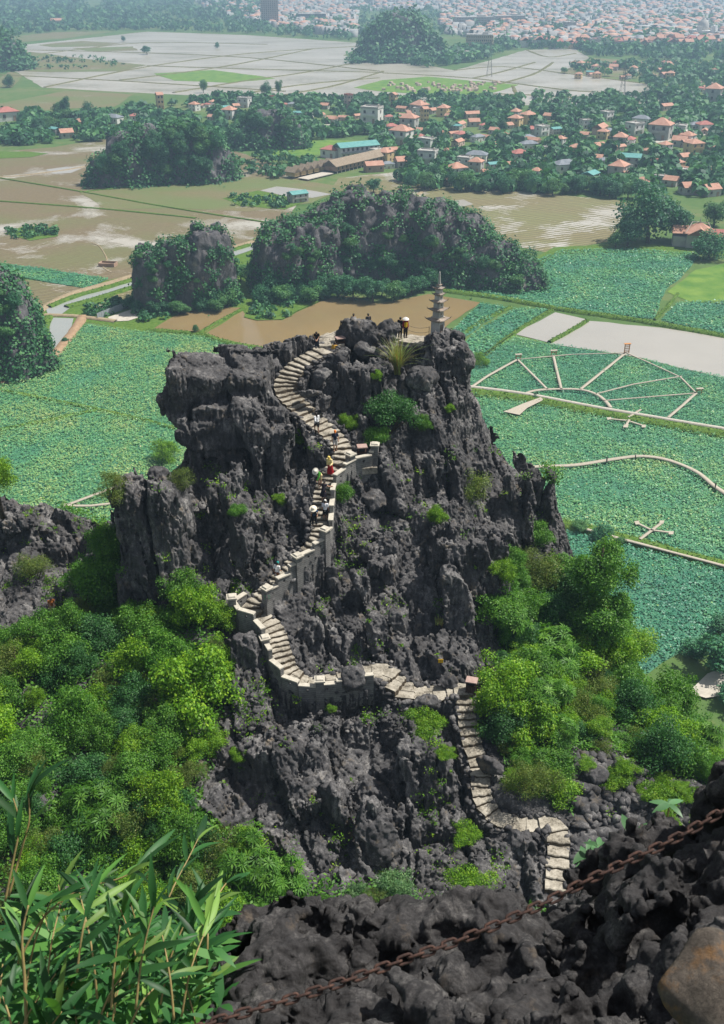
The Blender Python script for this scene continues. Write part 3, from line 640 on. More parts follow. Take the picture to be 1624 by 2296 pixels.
hero(wp(1105, 1330, 60.4), (2.4, 3.0, 8.5), (-13, -5, -12), 0.5, 0.3, 11)
hero(wp(975, 1300, 59.2), (2.0, 2.4, 7.0), (-14, 4, 6), 0.5, 0.3, 12)
hero(wp(1150, 1130, 69.3), (3.0, 3.0, 6.5), (-10, -6, 0), 0.6, 0.3, 13)
hero(wp(1060, 1080, 68.2), (3.4, 2.6, 4.5), (-12, 3, 8), 0.6, 0.3, 14)
hero(wp(985, 1060, 67.6), (3.0, 2.6, 3.6), (-12, 0, -8), 0.6, 0.3, 15)
hero(wp(1210, 1140, 72.5), (2.6, 3.0, 6.5), (-10, -8, 0), 0.5, 0.3, 16)
hero(wp(815, 758, 77.0), (5.4, 2.6, 3.6), (0, 5, -4), 0.5, 0.25, 17)        # summit crest
hero(wp(745, 790, 75.6) + Vector((1.2, -0.2, 0)), (1.6, 1.6, 1.6), (10, 0, 20), 0.4, 0.2, 18)
hero(wp(800, 862, 73.2), (4.3, 2.8, 3.4), (-4, 4, 3), 0.35, 0.25, 19)       # block with the sheer face below the crest
hero(wp(985, 775, 76.4), (2.5, 2.2, 1.9), (0, 0, 12), 0.4, 0.25, 20)        # foot of the stupa
hero(wp(1020, 830, 75.2), (2.6, 2.6, 3.2), (-8, -4, 15), 0.4, 0.3, 21)
hero(wp(640, 800, 75.4), (3.2, 1.8, 1.5), (0, -8, 10), 0.4, 0.3, 22)
hero(wp(600, 835, 73.8), (2.0, 1.6, 1.5), (0, 10, 0), 0.4, 0.3, 23)
hero(wp(700, 770, 77.2), (2.8, 1.2, 1.3), (0, 5, 0), 0.4, 0.3, 24)
hero(wp(640, 1420, 54.6) + Vector((-2.6, -1.2, -1.6)), (2.4, 2.4, 4.0), (-8, 0, 0), 0.5, 0.3, 25)
hero(wp(850, 1860, 42.0), (3.4, 2.0, 3.6), (-25, 25, 10), 0.4, 0.3, 26)     # leaning pinnacle in front
hero(wp(600, 1720, 45.6), (3.0, 2.6, 3.2), (-15, -10, 10), 0.4, 0.3, 27)
hero(wp(930, 1720, 45.8), (3.6, 2.6, 3.4), (-15, 6, -6), 0.4, 0.3, 28)
hero(wp(1020, 1740, 45.8), (1.6, 2.4, 3.6), (-10, 6, -6), 0.4, 0.3, 29)
hero(wp(720, 1690, 46.8), (3.6, 2.4, 2.6), (-15, 6, 15), 0.4, 0.3, 30)
hero(wp(700, 1830, 43.0), (3.0, 2.4, 3.6), (-15, -6, 5), 0.4, 0.3, 31)
hero(wp(1150, 1900, 41.0), (2.2, 1.6, 2.2), (-10, 10, 15), 0.4, 0.3, 32)
hero(wp(50, 1200, 66.0), (4.0, 3.0, 3.0), (-20, 12, 0), 0.5, 0.3, 33)
hero(wp(130, 1230, 65.0), (3.4, 3.0, 3.0), (-20, 18, 0), 0.5, 0.3, 34)
hero(wp(700, 1420, 55.5), (2.4, 2.2, 3.2), (-14, 12, 10), 0.5, 0.3, 35)
hero(wp(810, 1330, 58.4), (2.6, 2.4, 3.4), (-14, 8, -10), 0.5, 0.3, 36)
hero(wp(860, 1430, 55.8), (2.2, 2.2, 3.6), (-12, 4, 12), 0.5, 0.3, 37)
hero(wp(740, 1310, 58.6), (2.0, 2.0, 3.4), (-14, 4, 12), 0.5, 0.3, 38)
note('blocks')
# noise on the skin of the rock only
ROCKY = [[(280, 780), (600, 770), (900, 700), (1080, 760), (1130, 900), (1300, 1180), (1290, 1330), (1150, 1260), (1120, 1480), (1090, 1640), (1110, 1830), (1300, 1900), (1230, 2050), (960, 2020), (620, 1960), (440, 1800), (510, 1560), (470, 1360), (240, 1400), (240, 1060), (330, 1040), (300, 960)], [(-20, 1080), (230, 1180), (230, 1400), (-20, 1420)]]
bi = np.argwhere(np.abs(F) < 1.6).astype(np.int32)
P = np.stack([xs[bi[:, 0]], ys[bi[:, 1]], zs[bi[:, 2]]], 1)
vx, vy, dp = proj(P); mk = np.zeros(len(P), bool)
for P_ in ROCKY: mk |= inpoly(vx, vy, P_)
ok = mk | (np.abs(F[bi[:, 0], bi[:, 1], bi[:, 2]]) < 0.6); bi, P, mk = bi[ok], P[ok], mk[ok]
note('band %d rocky %d' % (len(bi), mk.sum()))
dall = (0.5 * fbm(P / 1.6, 2) * np.where(mk, 0.12, 1.0)).astype(np.float32)
P = P[mk]
wq = np.stack([perlin(P / 2.3), perlin(P / 2.3 + 40), perlin(P / 2.3 + 80)], 1)
tl = np.array((P[:, 0] + 0.18 * P[:, 2], P[:, 1] - 0.30 * P[:, 2], P[:, 2])).T.astype(np.float32)      # beds lean back with the hill
F1, F2, ID = worley(tl * np.array((0.36, 0.30, 0.095), np.float32) + 0.13 * wq)
d = -(ID - 0.5) * 1.8 + 1.3 * np.clip(1 - (F2 - F1) / 0.10, 0, 1)
F1, F2, ID = worley(tl * np.array((1.15, 0.8, 0.24), np.float32) + 0.2 * wq + 9.0)
d += -(ID - 0.5) * 0.62 + 0.50 * np.clip(1 - (F2 - F1) / 0.11, 0, 1)
F1, F2, ID = worley(tl * np.array((2.5, 2.0, 0.6), np.float32) + 0.3 * wq + 19.0)
d += -(ID - 0.5) * 0.18 + 0.12 * np.clip(1 - (F2 - F1) / 0.2, 0, 1)
d += 0.10
d = np.where(d > 0, 1.35 * np.tanh(d / 1.35), 1.5 * np.tanh(d / 1.5)); vx, vy, dp = proj(P); d = d * np.where(inpoly(vx, vy, [(320, 790), (640, 790), (640, 1000), (440, 1010), (320, 960)]), .38, 1.0); dall[mk] += d.astype(np.float32)
F[bi[:, 0], bi[:, 1], bi[:, 2]] += dall
note('rock noise')
# clear and carry the stairs
DM = np.full(GX.shape, 99, np.float32); ZP = np.zeros(GX.shape, np.float32); ZMAX = np.full(GX.shape, 999, np.float32)
ALLP = np.concatenate([PD, np.array(smooth_line([Vector(p) for p in PLAT], 4))]); ALLW = np.concatenate([PDW, np.full(len(ALLP) - len(PD), 2.0)])
for (px, py, pz), w in zip(ALLP, ALLW):
    i0, i1 = np.searchsorted(xs, [px - 3, px + 3]); j0, j1 = np.searchsorted(ys, [py - 5.0, py + 3])
    a, b = GX[i0:i1, j0:j1] - px, GY[i0:i1, j0:j1] - py
    dd = np.sqrt(a * a + b * b) - w / 2; s = DM[i0:i1, j0:j1]; m = dd < s
    s[m] = dd[m]; ZP[i0:i1, j0:j1][m] = pz
    fr = (np.abs(a) < w / 2 + 0.15) & (b < 0) & (ZP[i0:i1, j0:j1] < 1e9)
    if pz > PD[-1, 2] - 0.15: continue
    lim = np.where(fr, pz - 0.1 + (-b) * 0.42, 999); np.minimum(ZMAX[i0:i1, j0:j1], lim, out=ZMAX[i0:i1, j0:j1])
ci = np.argwhere(DM < 0.9); jn = 0.12 * perlin(np.c_[GX.ravel() * 2, GY.ravel() * 2, np.zeros(GX.size)]).reshape(GX.shape)
zz = zs[None, :]
for i, j in (ci[:0]): pass
cm = DM < 0.9
Fc = F[cm]; dm = (DM + jn * 2)[cm][:, None]; zp = ZP[cm][:, None]
c = np.maximum(dm - 0.18, np.abs(zz - (zp + 1.15)) - 1.45); Fc = np.maximum(Fc, -c)
fl = np.maximum(dm - 0.35, zz - (zp - 0.28)); Fc = np.minimum(Fc, fl); F[cm] = Fc
fm = (ZMAX < 900) & (DM > 0.1)
F[fm] = np.maximum(F[fm], zz - (ZMAX + jn * 2)[fm][:, None])
F[:, :, 0] = np.maximum(F[:, :, 0], 0.0)
V, Q = surface_nets(F, (X0, Y0, Z0), H)
note('surface nets %d' % len(V))
def main_piece(V, Q, small=1500):
    """drop the crumbs that hang in the air"""
    l = np.arange(len(V)); e0 = np.concatenate([Q[:, 0], Q[:, 1], Q[:, 2]]); e1 = np.concatenate([Q[:, 1], Q[:, 2], Q[:, 3]])
    for _ in range(60):
        m = np.minimum(l[e0], l[e1]); n = l.copy(); np.minimum.at(n, e0, m); np.minimum.at(n, e1, m); n = n[n]; n = n[n]
        if (n == l).all(): break
        l = n
    cnt = np.bincount(l, minlength=len(V)); keep = cnt[l] >= small; Q = Q[keep[Q].all(1)]; ix = np.cumsum(keep) - 1; return V[keep], ix[Q].astype(np.int32)
V, Q = main_piece(V, Q); note('main piece')
CULL = True
def subdivide(V, Q, sel):
    """split the chosen quads in four; returns new vertices, quads and a 0..1 weight that fades to 0 on the rim"""
    S = Q[sel]; R = Q[~sel]; E = np.concatenate([S[:, [0, 1]], S[:, [1, 2]], S[:, [2, 3]], S[:, [3, 0]]]); E.sort(1)
    key = E[:, 0].astype(np.int64) * len(V) + E[:, 1]; uk, inv, cnt = np.unique(key, return_inverse=True, return_counts=True)
    a, b = (uk // len(V)).astype(np.int32), (uk % len(V)).astype(np.int32); m = len(S); nv = len(V)
    ev = (V[a] + V[b]) / 2; cv = V[S].mean(1); e = inv.reshape(4, m).T + nv; c = np.arange(m) + nv + len(uk)
    VV = np.concatenate([V, ev, cv]).astype(np.float32)
    w = np.zeros(len(VV), np.float32); w[np.unique(S)] = 1; w[nv:] = 1; rim = cnt == 1; w[nv:nv + len(uk)][rim] = 0; w[a[rim]] = 0; w[b[rim]] = 0
    Qn = np.concatenate([np.stack([S[:, 0], e[:, 0], c, e[:, 3]], 1), np.stack([e[:, 0], S[:, 1], e[:, 1], c], 1), np.stack([c, e[:, 1], S[:, 2], e[:, 2]], 1), np.stack([e[:, 3], c, e[:, 2], S[:, 3]], 1), R])
    return VV, Qn.astype(np.int32), w
def normals(V, Q):
    n = np.cross(V[Q[:, 2]] - V[Q[:, 0]], V[Q[:, 3]] - V[Q[:, 1]]); N = np.zeros_like(V)
    for k in range(4):
        for ax in range(3): N[:, ax] += np.bincount(Q[:, k], n[:, ax], len(V))
    return unit(N)
def seen_side(V, Q, lim=.45):
    """leave out the far sides that no place near the camera can see"""
    c = V[Q].mean(1); n = unit(np.cross(V[Q[:, 2]] - V[Q[:, 0]], V[Q[:, 3]] - V[Q[:, 1]])); w = unit(c - np.array((0, 0, CAM_H), np.float32)); x, y, d = proj(c)
    k = ((n * w).sum(1) < lim) & (x > -200) & (x < 1830) & (y < 2420); Q = Q[k]; u = np.unique(Q); ix = np.zeros(len(V), np.int64); ix[u] = np.arange(len(u)); return V[u], ix[Q].astype(np.int32)
V, Q = seen_side(V, Q)
N0 = normals(V, Q)
vx, vy, dp = proj(V); fac = ((V - np.array((0, 0, CAM_H), np.float32)) * N0).sum(1) < 2
vs_ = np.zeros(len(V), bool)
for P_ in ROCKY: vs_ |= inpoly(vx, vy, P_)
vs_ &= fac
V, Q, wt = subdivide(V, Q, vs_[Q].all(1))
N0 = normals(V, Q); PA = V * np.array((1, 1, 0.4), np.float32)
st = np.clip(1.3 - np.abs(N0[:, 2]), 0.25, 1)
dd = 0.36 * np.abs(perlin(V * np.array((3.2, 3.2, 0.26), np.float32))) * st + 0.13 * np.abs(perlin(V * np.array((6.5, 6.5, 1.2), np.float32) + 7)) * st + 0.03 * perlin(V * 5.0) + 0.06 * np.abs(perlin(V * 8.0 + 30)) - 0.12
print('normal check', N0[:, 2].mean())
F1, F2, ID = worley(V * np.array((4.6, 4.6, 2.6), np.float32))
dd += 0.10 * np.clip(1 - F1 / 0.45, 0, 1) + 0.05 * (ID - 0.5)
V = V - N0 * (dd * wt)[:, None]
note('rock skin %d verts %d quads' % (len(V), len(Q)))
M_ROCK = rock_mat('karst_rock', (0.014, 0.0135, 0.015), (0.078, 0.076, 0.078), (0.36, 0.345, 0.33), 1.3, 0.06, 0.8, (0.17, 0.14, 0.105), 0.68)
HILL = add('rock_hill', np_mesh('rock_hill', V, Q), M_ROCK, kind='structure')
del F; note('hill mesh')
# ================================================================== STAIRS, PARAPETS, STUPA, BOULDERS
def tread_mat():
    m, t, b, o = new_mat('worn_limestone_tread'); v = pos(t); g = t.nodes.new('ShaderNodeNewGeometry')
    f = math_(t, 'ADD', math_(t, 'MULTIPLY', noise(t, 1.1, 4, 0.6, v), 0.5), math_(t, 'MULTIPLY', noise(t, 7, 6, 0.75, v), 0.5))
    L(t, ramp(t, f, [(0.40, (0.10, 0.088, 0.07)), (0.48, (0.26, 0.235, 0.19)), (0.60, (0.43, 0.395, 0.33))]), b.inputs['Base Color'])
    b.inputs['Roughness'].default_value = 0.9; b.inputs['Specular IOR Level'].default_value = 0.2
    bump(t, b, noise(t, 9, 6, 0.7, v), 0.6, 0.04)
    return m
M_TREAD = tread_mat()
M_RISER = simple('shaded_brown_riser', (0.07, 0.055, 0.04), (0.15, 0.12, 0.085), 4, 0.95, 0.8, 0.04, 0.1)  # dark brown risers; the shade below each tread is put into this colour
def brick_mat():
    m, t, b, o = new_mat('grey_block_masonry'); v = objco(t)
    f = math_(t, 'ADD', math_(t, 'MULTIPLY', noise(t, 2.5, 5, 0.65, pos(t)), 0.6), math_(t, 'MULTIPLY', noise(t, 14, 3, 0.7, pos(t, (1, 1, 3))), 0.4))
    sx = t.nodes.new('ShaderNodeSeparateXYZ'); L(t, pos(t), sx.inputs[0]); jn = ramp(t, math_(t, 'FRACT', math_(t, 'ADD', math_(t, 'MULTIPLY', sx.outputs['Z'], 6.5), math_(t, 'MULTIPLY', noise(t, 6, 2, .5, pos(t)), .25))), [(.10, (.45, .44, .43)), (.22, (1, 1, 1))])
    L(t, mixc(t, 1.0, ramp(t, f, [(0.34, (0.09, 0.087, 0.083)), (0.5, (0.185, 0.18, 0.172)), (0.68, (0.30, 0.295, 0.28))]), jn, 'MULTIPLY'), b.inputs['Base Color']); b.inputs['Roughness'].default_value = 0.92
    bump(t, b, noise(t, 8, 5, 0.7, pos(t, (1, 1, 2.5))), 0.5, 0.02)
    return m
M_MASON = brick_mat()
M_COPING = simple('pale_coping', (0.36, 0.335, 0.28), (0.55, 0.51, 0.43), 4, 0.9, 0.4, 0.02, 0.2)
M_STONE_GREY = simple('weathered_grey_stone', (0.15, 0.14, 0.13), (0.36, 0.34, 0.31), 3.2, 0.92, 0.5, 0.03, 0.2)
PDs = np.concatenate([[0], np.cumsum(np.linalg.norm(np.diff(PD[:, :2], axis=0), axis=1))])
PATH_IDX = lambda i: float(np.interp(i * 6, np.arange(len(PDs)), PDs))
def at_s(s):
    p = np.array([np.interp(s, PDs, PD[:, k]) for k in range(3)]); q = np.array([np.interp(s + 0.35, PDs, PD[:, k]) - np.interp(s - 0.35, PDs, PD[:, k]) for k in range(2)])
    t = q / (np.linalg.norm(q) + 1e-9); return p, t, np.interp(s, PDs, PDW)
def slab_mesh(name, a, b, ztop, zbot, rgh=0.05, n=6, sl=0.0):
    """a, b: the left and right ends (front a0,b0 .. back a1,b1) of an irregular flagstone; rounded worn edge"""
    (a0, b0), (a1, b1) = a, b; mb = MB(); fr = []; bk = []
    for k in range(n + 1):
        u = k / n
        f = a0 + (b0 - a0) * u; g = a1 + (b1 - a1) * u; d = g - f; d = d / (np.linalg.norm(d) + 1e-9)
        f = f - d * random.uniform(-rgh * 0.6, rgh); fr.append(f); bk.append(g)
    V = []
    for k in range(n + 1):
        f, g = fr[k], bk[k]; d = (g - f); d = d / (np.linalg.norm(d) + 1e-9); zt = ztop + random.uniform(-.018, .018)
        V += [(f[0], f[1], zbot), (f[0] + d[0] * .015, f[1] + d[1] * .015, zt - 0.05), (f[0] + d[0] * .06, f[1] + d[1] * .06, zt), (g[0], g[1], zt + random.uniform(-.012, .012) + sl), (g[0], g[1], zbot)]
    Fq = []
    for k in range(n):
        o = 5 * k; Fq += [(o + j + 5, o + j, o + j + 1, o + j + 6) for j in range(4)]
    e = 5 * n; Fq += [(0, 1, 2, 3, 4)[::-1], (e, e + 1, e + 2, e + 3, e + 4)]
    mb.poly(V, [tuple(reversed(f)) for f in Fq]); return mb.mesh(name)
STEP_TOPS = []
def flight(name, label, cat, i0, i1, piece, group='stone stairs up the peak'):
    s0, s1 = PATH_IDX(i0), PATH_IDX(i1); p0, _, _ = at_s((s0 + s1) / 2)
    root = empty(name, tuple(p0), label, cat, group); s = s0
    while s < s1 - 0.12:
        p, t, w = at_s(s); slope = (at_s(s + 0.3)[0][2] - at_s(s - 0.3)[0][2]) / 0.6
        run = min(max(0.215 / max(slope, 0.05), 0.30), 0.72) * random.uniform(0.9, 1.1)
        if piece == 'paving_stone': run = random.uniform(0.6, 0.9)
        p1, t1, w1 = at_s(s + run); ztop = p1[2]
        nrm, nrm1 = np.array((-t[1], t[0])), np.array((-t1[1], t1[0])); w *= random.uniform(0.93, 1.07)
        A0, B0 = p[:2] + nrm * w / 2, p[:2] - nrm * w / 2; ov = 0.10
        A1, B1 = p1[:2] + nrm1 * w1 / 2 + t1 * ov, p1[:2] - nrm1 * w1 / 2 + t1 * ov
        cuts = [0, 1] if piece == 'step' else [0, random.uniform(.35, .65), 1]
        for c0, c1 in zip(cuts, cuts[1:]):
            e0, e1 = c0 + (0.012 if c0 else 0), c1 - (0.012 if c1 < 1 else 0)
            mm = slab_mesh(piece, (A0 + (B0 - A0) * e0, A0 + (B0 - A0) * e1), (A1 + (B1 - A1) * e0, A1 + (B1 - A1) * e1), ztop - p0[2] + (random.uniform(-.03, .03) if piece != 'step' else 0), ztop - p0[2] - 0.42, 0.07)
            mm.transform(Matrix.Translation((-p0[0], -p0[1], 0)))
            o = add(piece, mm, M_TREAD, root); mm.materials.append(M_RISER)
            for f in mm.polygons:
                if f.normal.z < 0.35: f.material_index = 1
        STEP_TOPS.append((p[0], p[1], p1[0], p1[1], ztop)); s += run
    return root
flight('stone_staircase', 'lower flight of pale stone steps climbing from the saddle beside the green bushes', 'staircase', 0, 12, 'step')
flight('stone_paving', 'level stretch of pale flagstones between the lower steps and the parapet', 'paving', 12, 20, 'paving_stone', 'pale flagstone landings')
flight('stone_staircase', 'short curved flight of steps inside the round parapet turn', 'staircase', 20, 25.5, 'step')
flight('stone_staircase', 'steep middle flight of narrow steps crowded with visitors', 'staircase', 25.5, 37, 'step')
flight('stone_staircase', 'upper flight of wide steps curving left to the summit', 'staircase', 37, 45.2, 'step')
# summit platform of flagstones
pl = empty('stone_paving', tuple(PLAT[1]), 'pale flagstone platform on the summit around the boulders', 'paving', 'pale flagstone landings')
for i in range(len(PLAT) - 1):
    a, b = PLAT[i], PLAT[i + 1]; n = max(1, int(np.linalg.norm(b - a) / 0.9)); d = (b - a) / n; t = d[:2] / np.linalg.norm(d[:2]); nn = np.array((-t[1], t[0]))
    for k in range(n):
        p, q = a + d * k + d * 0.02, a + d * (k + 1)
        for o0, o1 in ((-1.0, -0.02), (0.02, 1.0)):
            mm = slab_mesh('paving_stone', (p[:2] + nn * o0, p[:2] + nn * o1), (q[:2] + nn * o0, q[:2] + nn * o1), p[2] - PLAT[1][2] + 0.02 + random.uniform(-.03, .03), p[2] - PLAT[1][2] - 0.4, 0.05)
            mm.transform(Matrix.Translation((-PLAT[1][0], -PLAT[1][1], 0))); add('paving_stone', mm, M_TREAD, pl)
def step_z(x, y, default):
    best, bz = 0.8, default
    for x0, y0, x1, y1, z in STEP_TOPS:
        d = math.hypot(x - (x0 + x1) / 2, y - (y0 + y1) / 2)
        if d < best: best, bz = d, z
    return bz
# ---- parapets
def panel(mb, p, q, z0, z1, th, hole=True):
    """a masonry panel from p to q with one small square opening through it"""
    d = q - p; ln = np.linalg.norm(d); t = d / ln; rz = math.atan2(t[1], t[0]); c = (p + q) / 2
    def bx(u0, u1, a, b):
        m = p + t * (u0 + u1) / 2; mb.box((m[0], m[1], (a + b) / 2), (u1 - u0, th, b - a), rz)
    if hole and ln > 0.7:
        h0, h1 = ln / 2 - 0.09, ln / 2 + 0.09; za, zb = z1 - 0.42, z1 - 0.22
        bx(0, h0, z0, z1); bx(h1, ln, z0, z1); bx(h0, h1, z0, za); bx(h0, h1, zb, z1)
    else: bx(0, ln, z0, z1)
    return rz, c, ln
def parapet(label, pts, posts, hgt=0.78, deep=1.3, seg=1.25, group='stone parapets beside the stairs'):
    pts = [np.array(p, float) for p in pts]; o = pts[0].copy()
    root = empty('parapet_wall', tuple(o), label, 'wall', group)
    S = np.concatenate([[0], np.cumsum([np.linalg.norm((b - a)[:2]) for a, b in zip(pts, pts[1:])])]); A = np.array(pts)
    n = max(1, round(S[-1] / seg)); ss = np.linspace(0, S[-1], n + 1)
    g = lambda s: np.array([np.interp(s, S, A[:, k]) for k in range(3)])
    for a, b in zip(ss, ss[1:]):
        p, q = g(a) - o, g(b) - o; zt = max(p[2], q[2]) + hgt; z0 = min(p[2], q[2]) - deep
        mb = MB(); rz, c, ln = panel(mb, p[:2], q[:2], z0, zt, 0.26)
        mb.build('wall_panel', M_MASON, root)
        MB().box((c[0], c[1], zt + 0.045), (ln + 0.02, 0.36, 0.085), rz, 0.97, 0.006).build('coping', M_COPING, root)
    for s, up, dn in posts:
        p = g(s * S[-1]) - o; q = g(min(s * S[-1] + 0.3, S[-1])) - g(max(s * S[-1] - 0.3, 0)); rz = math.atan2(q[1], q[0])
        z1 = p[2] + up; po = MB().box((p[0], p[1], z1 / 2 + (p[2] - dn) / 2), (0.52, 0.52, z1 - p[2] + dn), rz).build('post', M_MASON, root)
        MB().box((p[0], p[1], z1 + 0.05), (0.68, 0.68, 0.10), rz).box((p[0], p[1], z1 + 0.15), (0.52, 0.52, 0.10), rz, 0.8).build('post_cap', M_COPING, po)
    return root, o
def offs(i0, i1, side, extra=0.2, n=24):
    out = []
    for s in np.linspace(PATH_IDX(i0), PATH_IDX(i1), n):
        p, t, w = at_s(s); nn = np.array((-t[1], t[0])) * side; out.append((p[0] + nn[0] * (w / 2 + extra), p[1] + nn[1] * (w / 2 + extra), p[2]))
    return out
turn = [tuple(wp(x, y, Y)) for x, y, Y in ((541, 1392, 54.7), (524, 1378, 55.1), (521, 1366, 55.6), (532, 1356, 56.2), (552, 1350, 56.7))]
zt_ = PATH3[25][2]
turn = [(x, y, zt_ + 0.05) for x, y, z in turn]
parapet('low grey masonry parapet curving round the outside of the lower stair turn', offs(16.4, 23.6, 1, 0.22) + turn, [(0.26, 1.2, 1.4), (0.62, 1.15, 1.6), (0.88, 1.25, 1.6)], 0.7, 1.5)
w2, o2 = parapet('tall stepped grey parapet on the right edge of the steep middle steps', offs(25.9, 33.6, -1, 0.2, 40), [(0.02, 1.25, 1.9), (0.30, 1.3, 1.6), (0.56, 1.3, 1.6)], 0.62, 1.5, 1.05)
terr = [offs(33.8, 33.8, -1, 0.2, 1)[0]] + [tuple(wp(787, 1046, 65.4)), tuple(wp(840, 1034, 66.2)), tuple(wp(842, 1010, 67.2))]
terr[1] = (terr[1][0], terr[1][1], terr[0][2] + 0.7); terr[2] = (terr[2][0], terr[2][1], terr[0][2] + 0.8); terr[3] = (terr[3][0], terr[3][1], terr[0][2] + 1.0)
parapet('short grey parapet with capped posts in front of the upper brown bin', terr, [(0.42, 1.2, 1.5), (0.86, 1.25, 1.5)], 0.7, 1.6)
# green painted lettering on the tall post at the turn: two rows of worn strokes
M_GREEN_PAINT = simple('faded_green_paint', (0.02, 0.22, 0.10), (0.03, 0.33, 0.17), 20, 0.8)
post0 = [c for c in w2.children if c.name.startswith('post')][0]; bb = [Vector(b) for b in post0.bound_box]; pc = sum(bb, Vector()) / 8; ptop = max(b.z for b in bb)
fd = Vector((-o2[0] - pc.x, -o2[1] - pc.y, 0)).normalized(); sdv = Vector((-fd.y, fd.x, 0)); gm = MB()
for row in range(2):
    for k in range(5):
        hh_ = (.10, .13, .09, .12, .10)[k]; c = pc + sdv * (.17 - k * .085) + fd * .30; gm.box((c.x, c.y, ptop - .42 - row * .2), (.022, .02, hh_), math.atan2(sdv.y, sdv.x)); gm.box((c.x - sdv.x * .025, c.y - sdv.y * .025, ptop - .42 - row * .2 + (.04 if k % 2 else -.03)), (.05, .02, .02), math.atan2(sdv.y, sdv.x) + .01)
gm.build('painted_lettering', M_GREEN_PAINT, post0)
# ---- the stupa
def stupa():
    base = wp(981, 752, 76.4); base.z -= 0.1
    root = empty('stupa', base, 'slender tiered grey stone stupa on the highest rock of the peak', 'stupa', None, rad(48))
    M_ST = rock_mat('stupa_plaster', (0.24, 0.235, 0.225), (0.50, 0.485, 0.46), (0.66, 0.64, 0.60), 1.6, 0.01, 0.3, (0.20, 0.16, 0.12), 0.74)
    M_EA = rock_mat('stupa_eave_stone', (0.13, 0.11, 0.10), (0.27, 0.23, 0.20), (0.46, 0.37, 0.29), 1.8, 0.02, 0.5, (0.26, 0.17, 0.10), 0.66)
    MB().box((0, 0, -0.25), (1.5, 1.5, 0.5)).build('footing', M_STONE_GREY, root)
    MB().box((0, 0, 0.06), (1.32, 1.32, 0.12)).box((0, 0, 0.16), (1.12, 1.12, 0.10), 0, 0.93).build('plinth', M_EA, root)
    z = 0.2
    tiers = [(0.80, 1.12, 1.36, 0.30), (0.64, 0.52, 1.16, 0.26), (0.58, 0.42, 0.98, 0.22), (0.48, 0.36, 0.72, 0.18), (0.42, 0.30, 0.68, 0.16), (0.28, 0.14, 0.36, 0.08)]
    for i, (w, h, e, eh) in enumerate(tiers):
        bd = MB().box((0, 0, z + h / 2), (w, w, h), 0, 0.95).build('tier_body', M_ST, root)
        if i == 0:
            for sx, sy, rz in ((0, -1, 0), (1, 0, rad(90))):
                f = MB(); cx, cy = sx * (w / 2 * 0.985), sy * (w / 2 * 0.985)
                for ux, dz, dw, dh in ((-.13, 0, .05, .56), (.13, 0, .05, .56), (0, .28, .31, .05), (0, -.28, .31, .05)):
                    px, py = (ux, cy) if sy else (cx, ux)
                    f.box((px, py, z + 0.56 + dz), (dw if sy else .05, .05 if sy else dw, dh))
                f.build('niche_frame', M_EA, bd)
                MB().box((cx * 0.99, cy * 0.99, z + 0.56), (.22 if sy else .025, .025 if sy else .22, .52)).build('niche_panel', M_EA, bd)
        elif i < 4:
            MB().box((0, -w / 2 * 0.985, z + h * 0.55), (0.12, 0.03, 0.12)).build('vent', M_EA, bd)
        z += h
        a, b, t = w * 0.62, e / 2, max(w * 0.42, 0.1); V = []; k = 0.62
        for zz, r, lift in ((z - 0.02, a * 0.9, 0), (z + eh * 0.22, b, eh * 0.35), (z + eh * 0.42, b * 0.99, eh * 0.42), (z + eh, t, 0)):
            for cx, cy in ((-1, -1), (0, -1), (1, -1), (1, 0), (1, 1), (0, 1), (-1, 1), (-1, 0)):
                c = abs(cx) and abs(cy); V.append((cx * r * (1.0 if c else 0.96), cy * r * (1.0 if c else 0.96), zz + (lift if c else 0)))
        Fq = [(r * 8 + k_, r * 8 + (k_ + 1) % 8, r * 8 + 8 + (k_ + 1) % 8, r * 8 + 8 + k_) for r in range(3) for k_ in range(8)] + [tuple(24 + k_ for k_ in range(8)), tuple(reversed(range(8)))]
        ev = MB().poly(V, Fq)
        for cx, cy in ((-1, -1), (1, -1), (1, 1), (-1, 1)):
            if i < 5: ev.tube([(cx * b * .94, cy * b * .94, z + eh * .6), (cx * b * 1.06, cy * b * 1.06, z + eh * .85), (cx * b * 1.10, cy * b * 1.10, z + eh * 1.3)], [.04, .03, .012], 5)
        ev.build('eave', M_EA, root)
        if i == 0: MB().box((0, 0, z + eh + 0.02), (w * 1.02, w * 1.02, 0.05)).build('eave_rim', M_COPING, root)
        z += eh
    prof = []; r = 0.115
    for k in range(9): prof += [(r, k * .09), (r * 1.12, k * .09 + .03), (r * 0.9, k * .09 + .08)]; r *= 0.93
    prof += [(0.05, .84), (0.06, .90), (0.012, 1.02)]
    MB().lathe((0, 0, z - 0.02), prof, 10).build('spire', M_ST, root, True)
    return root
stupa()
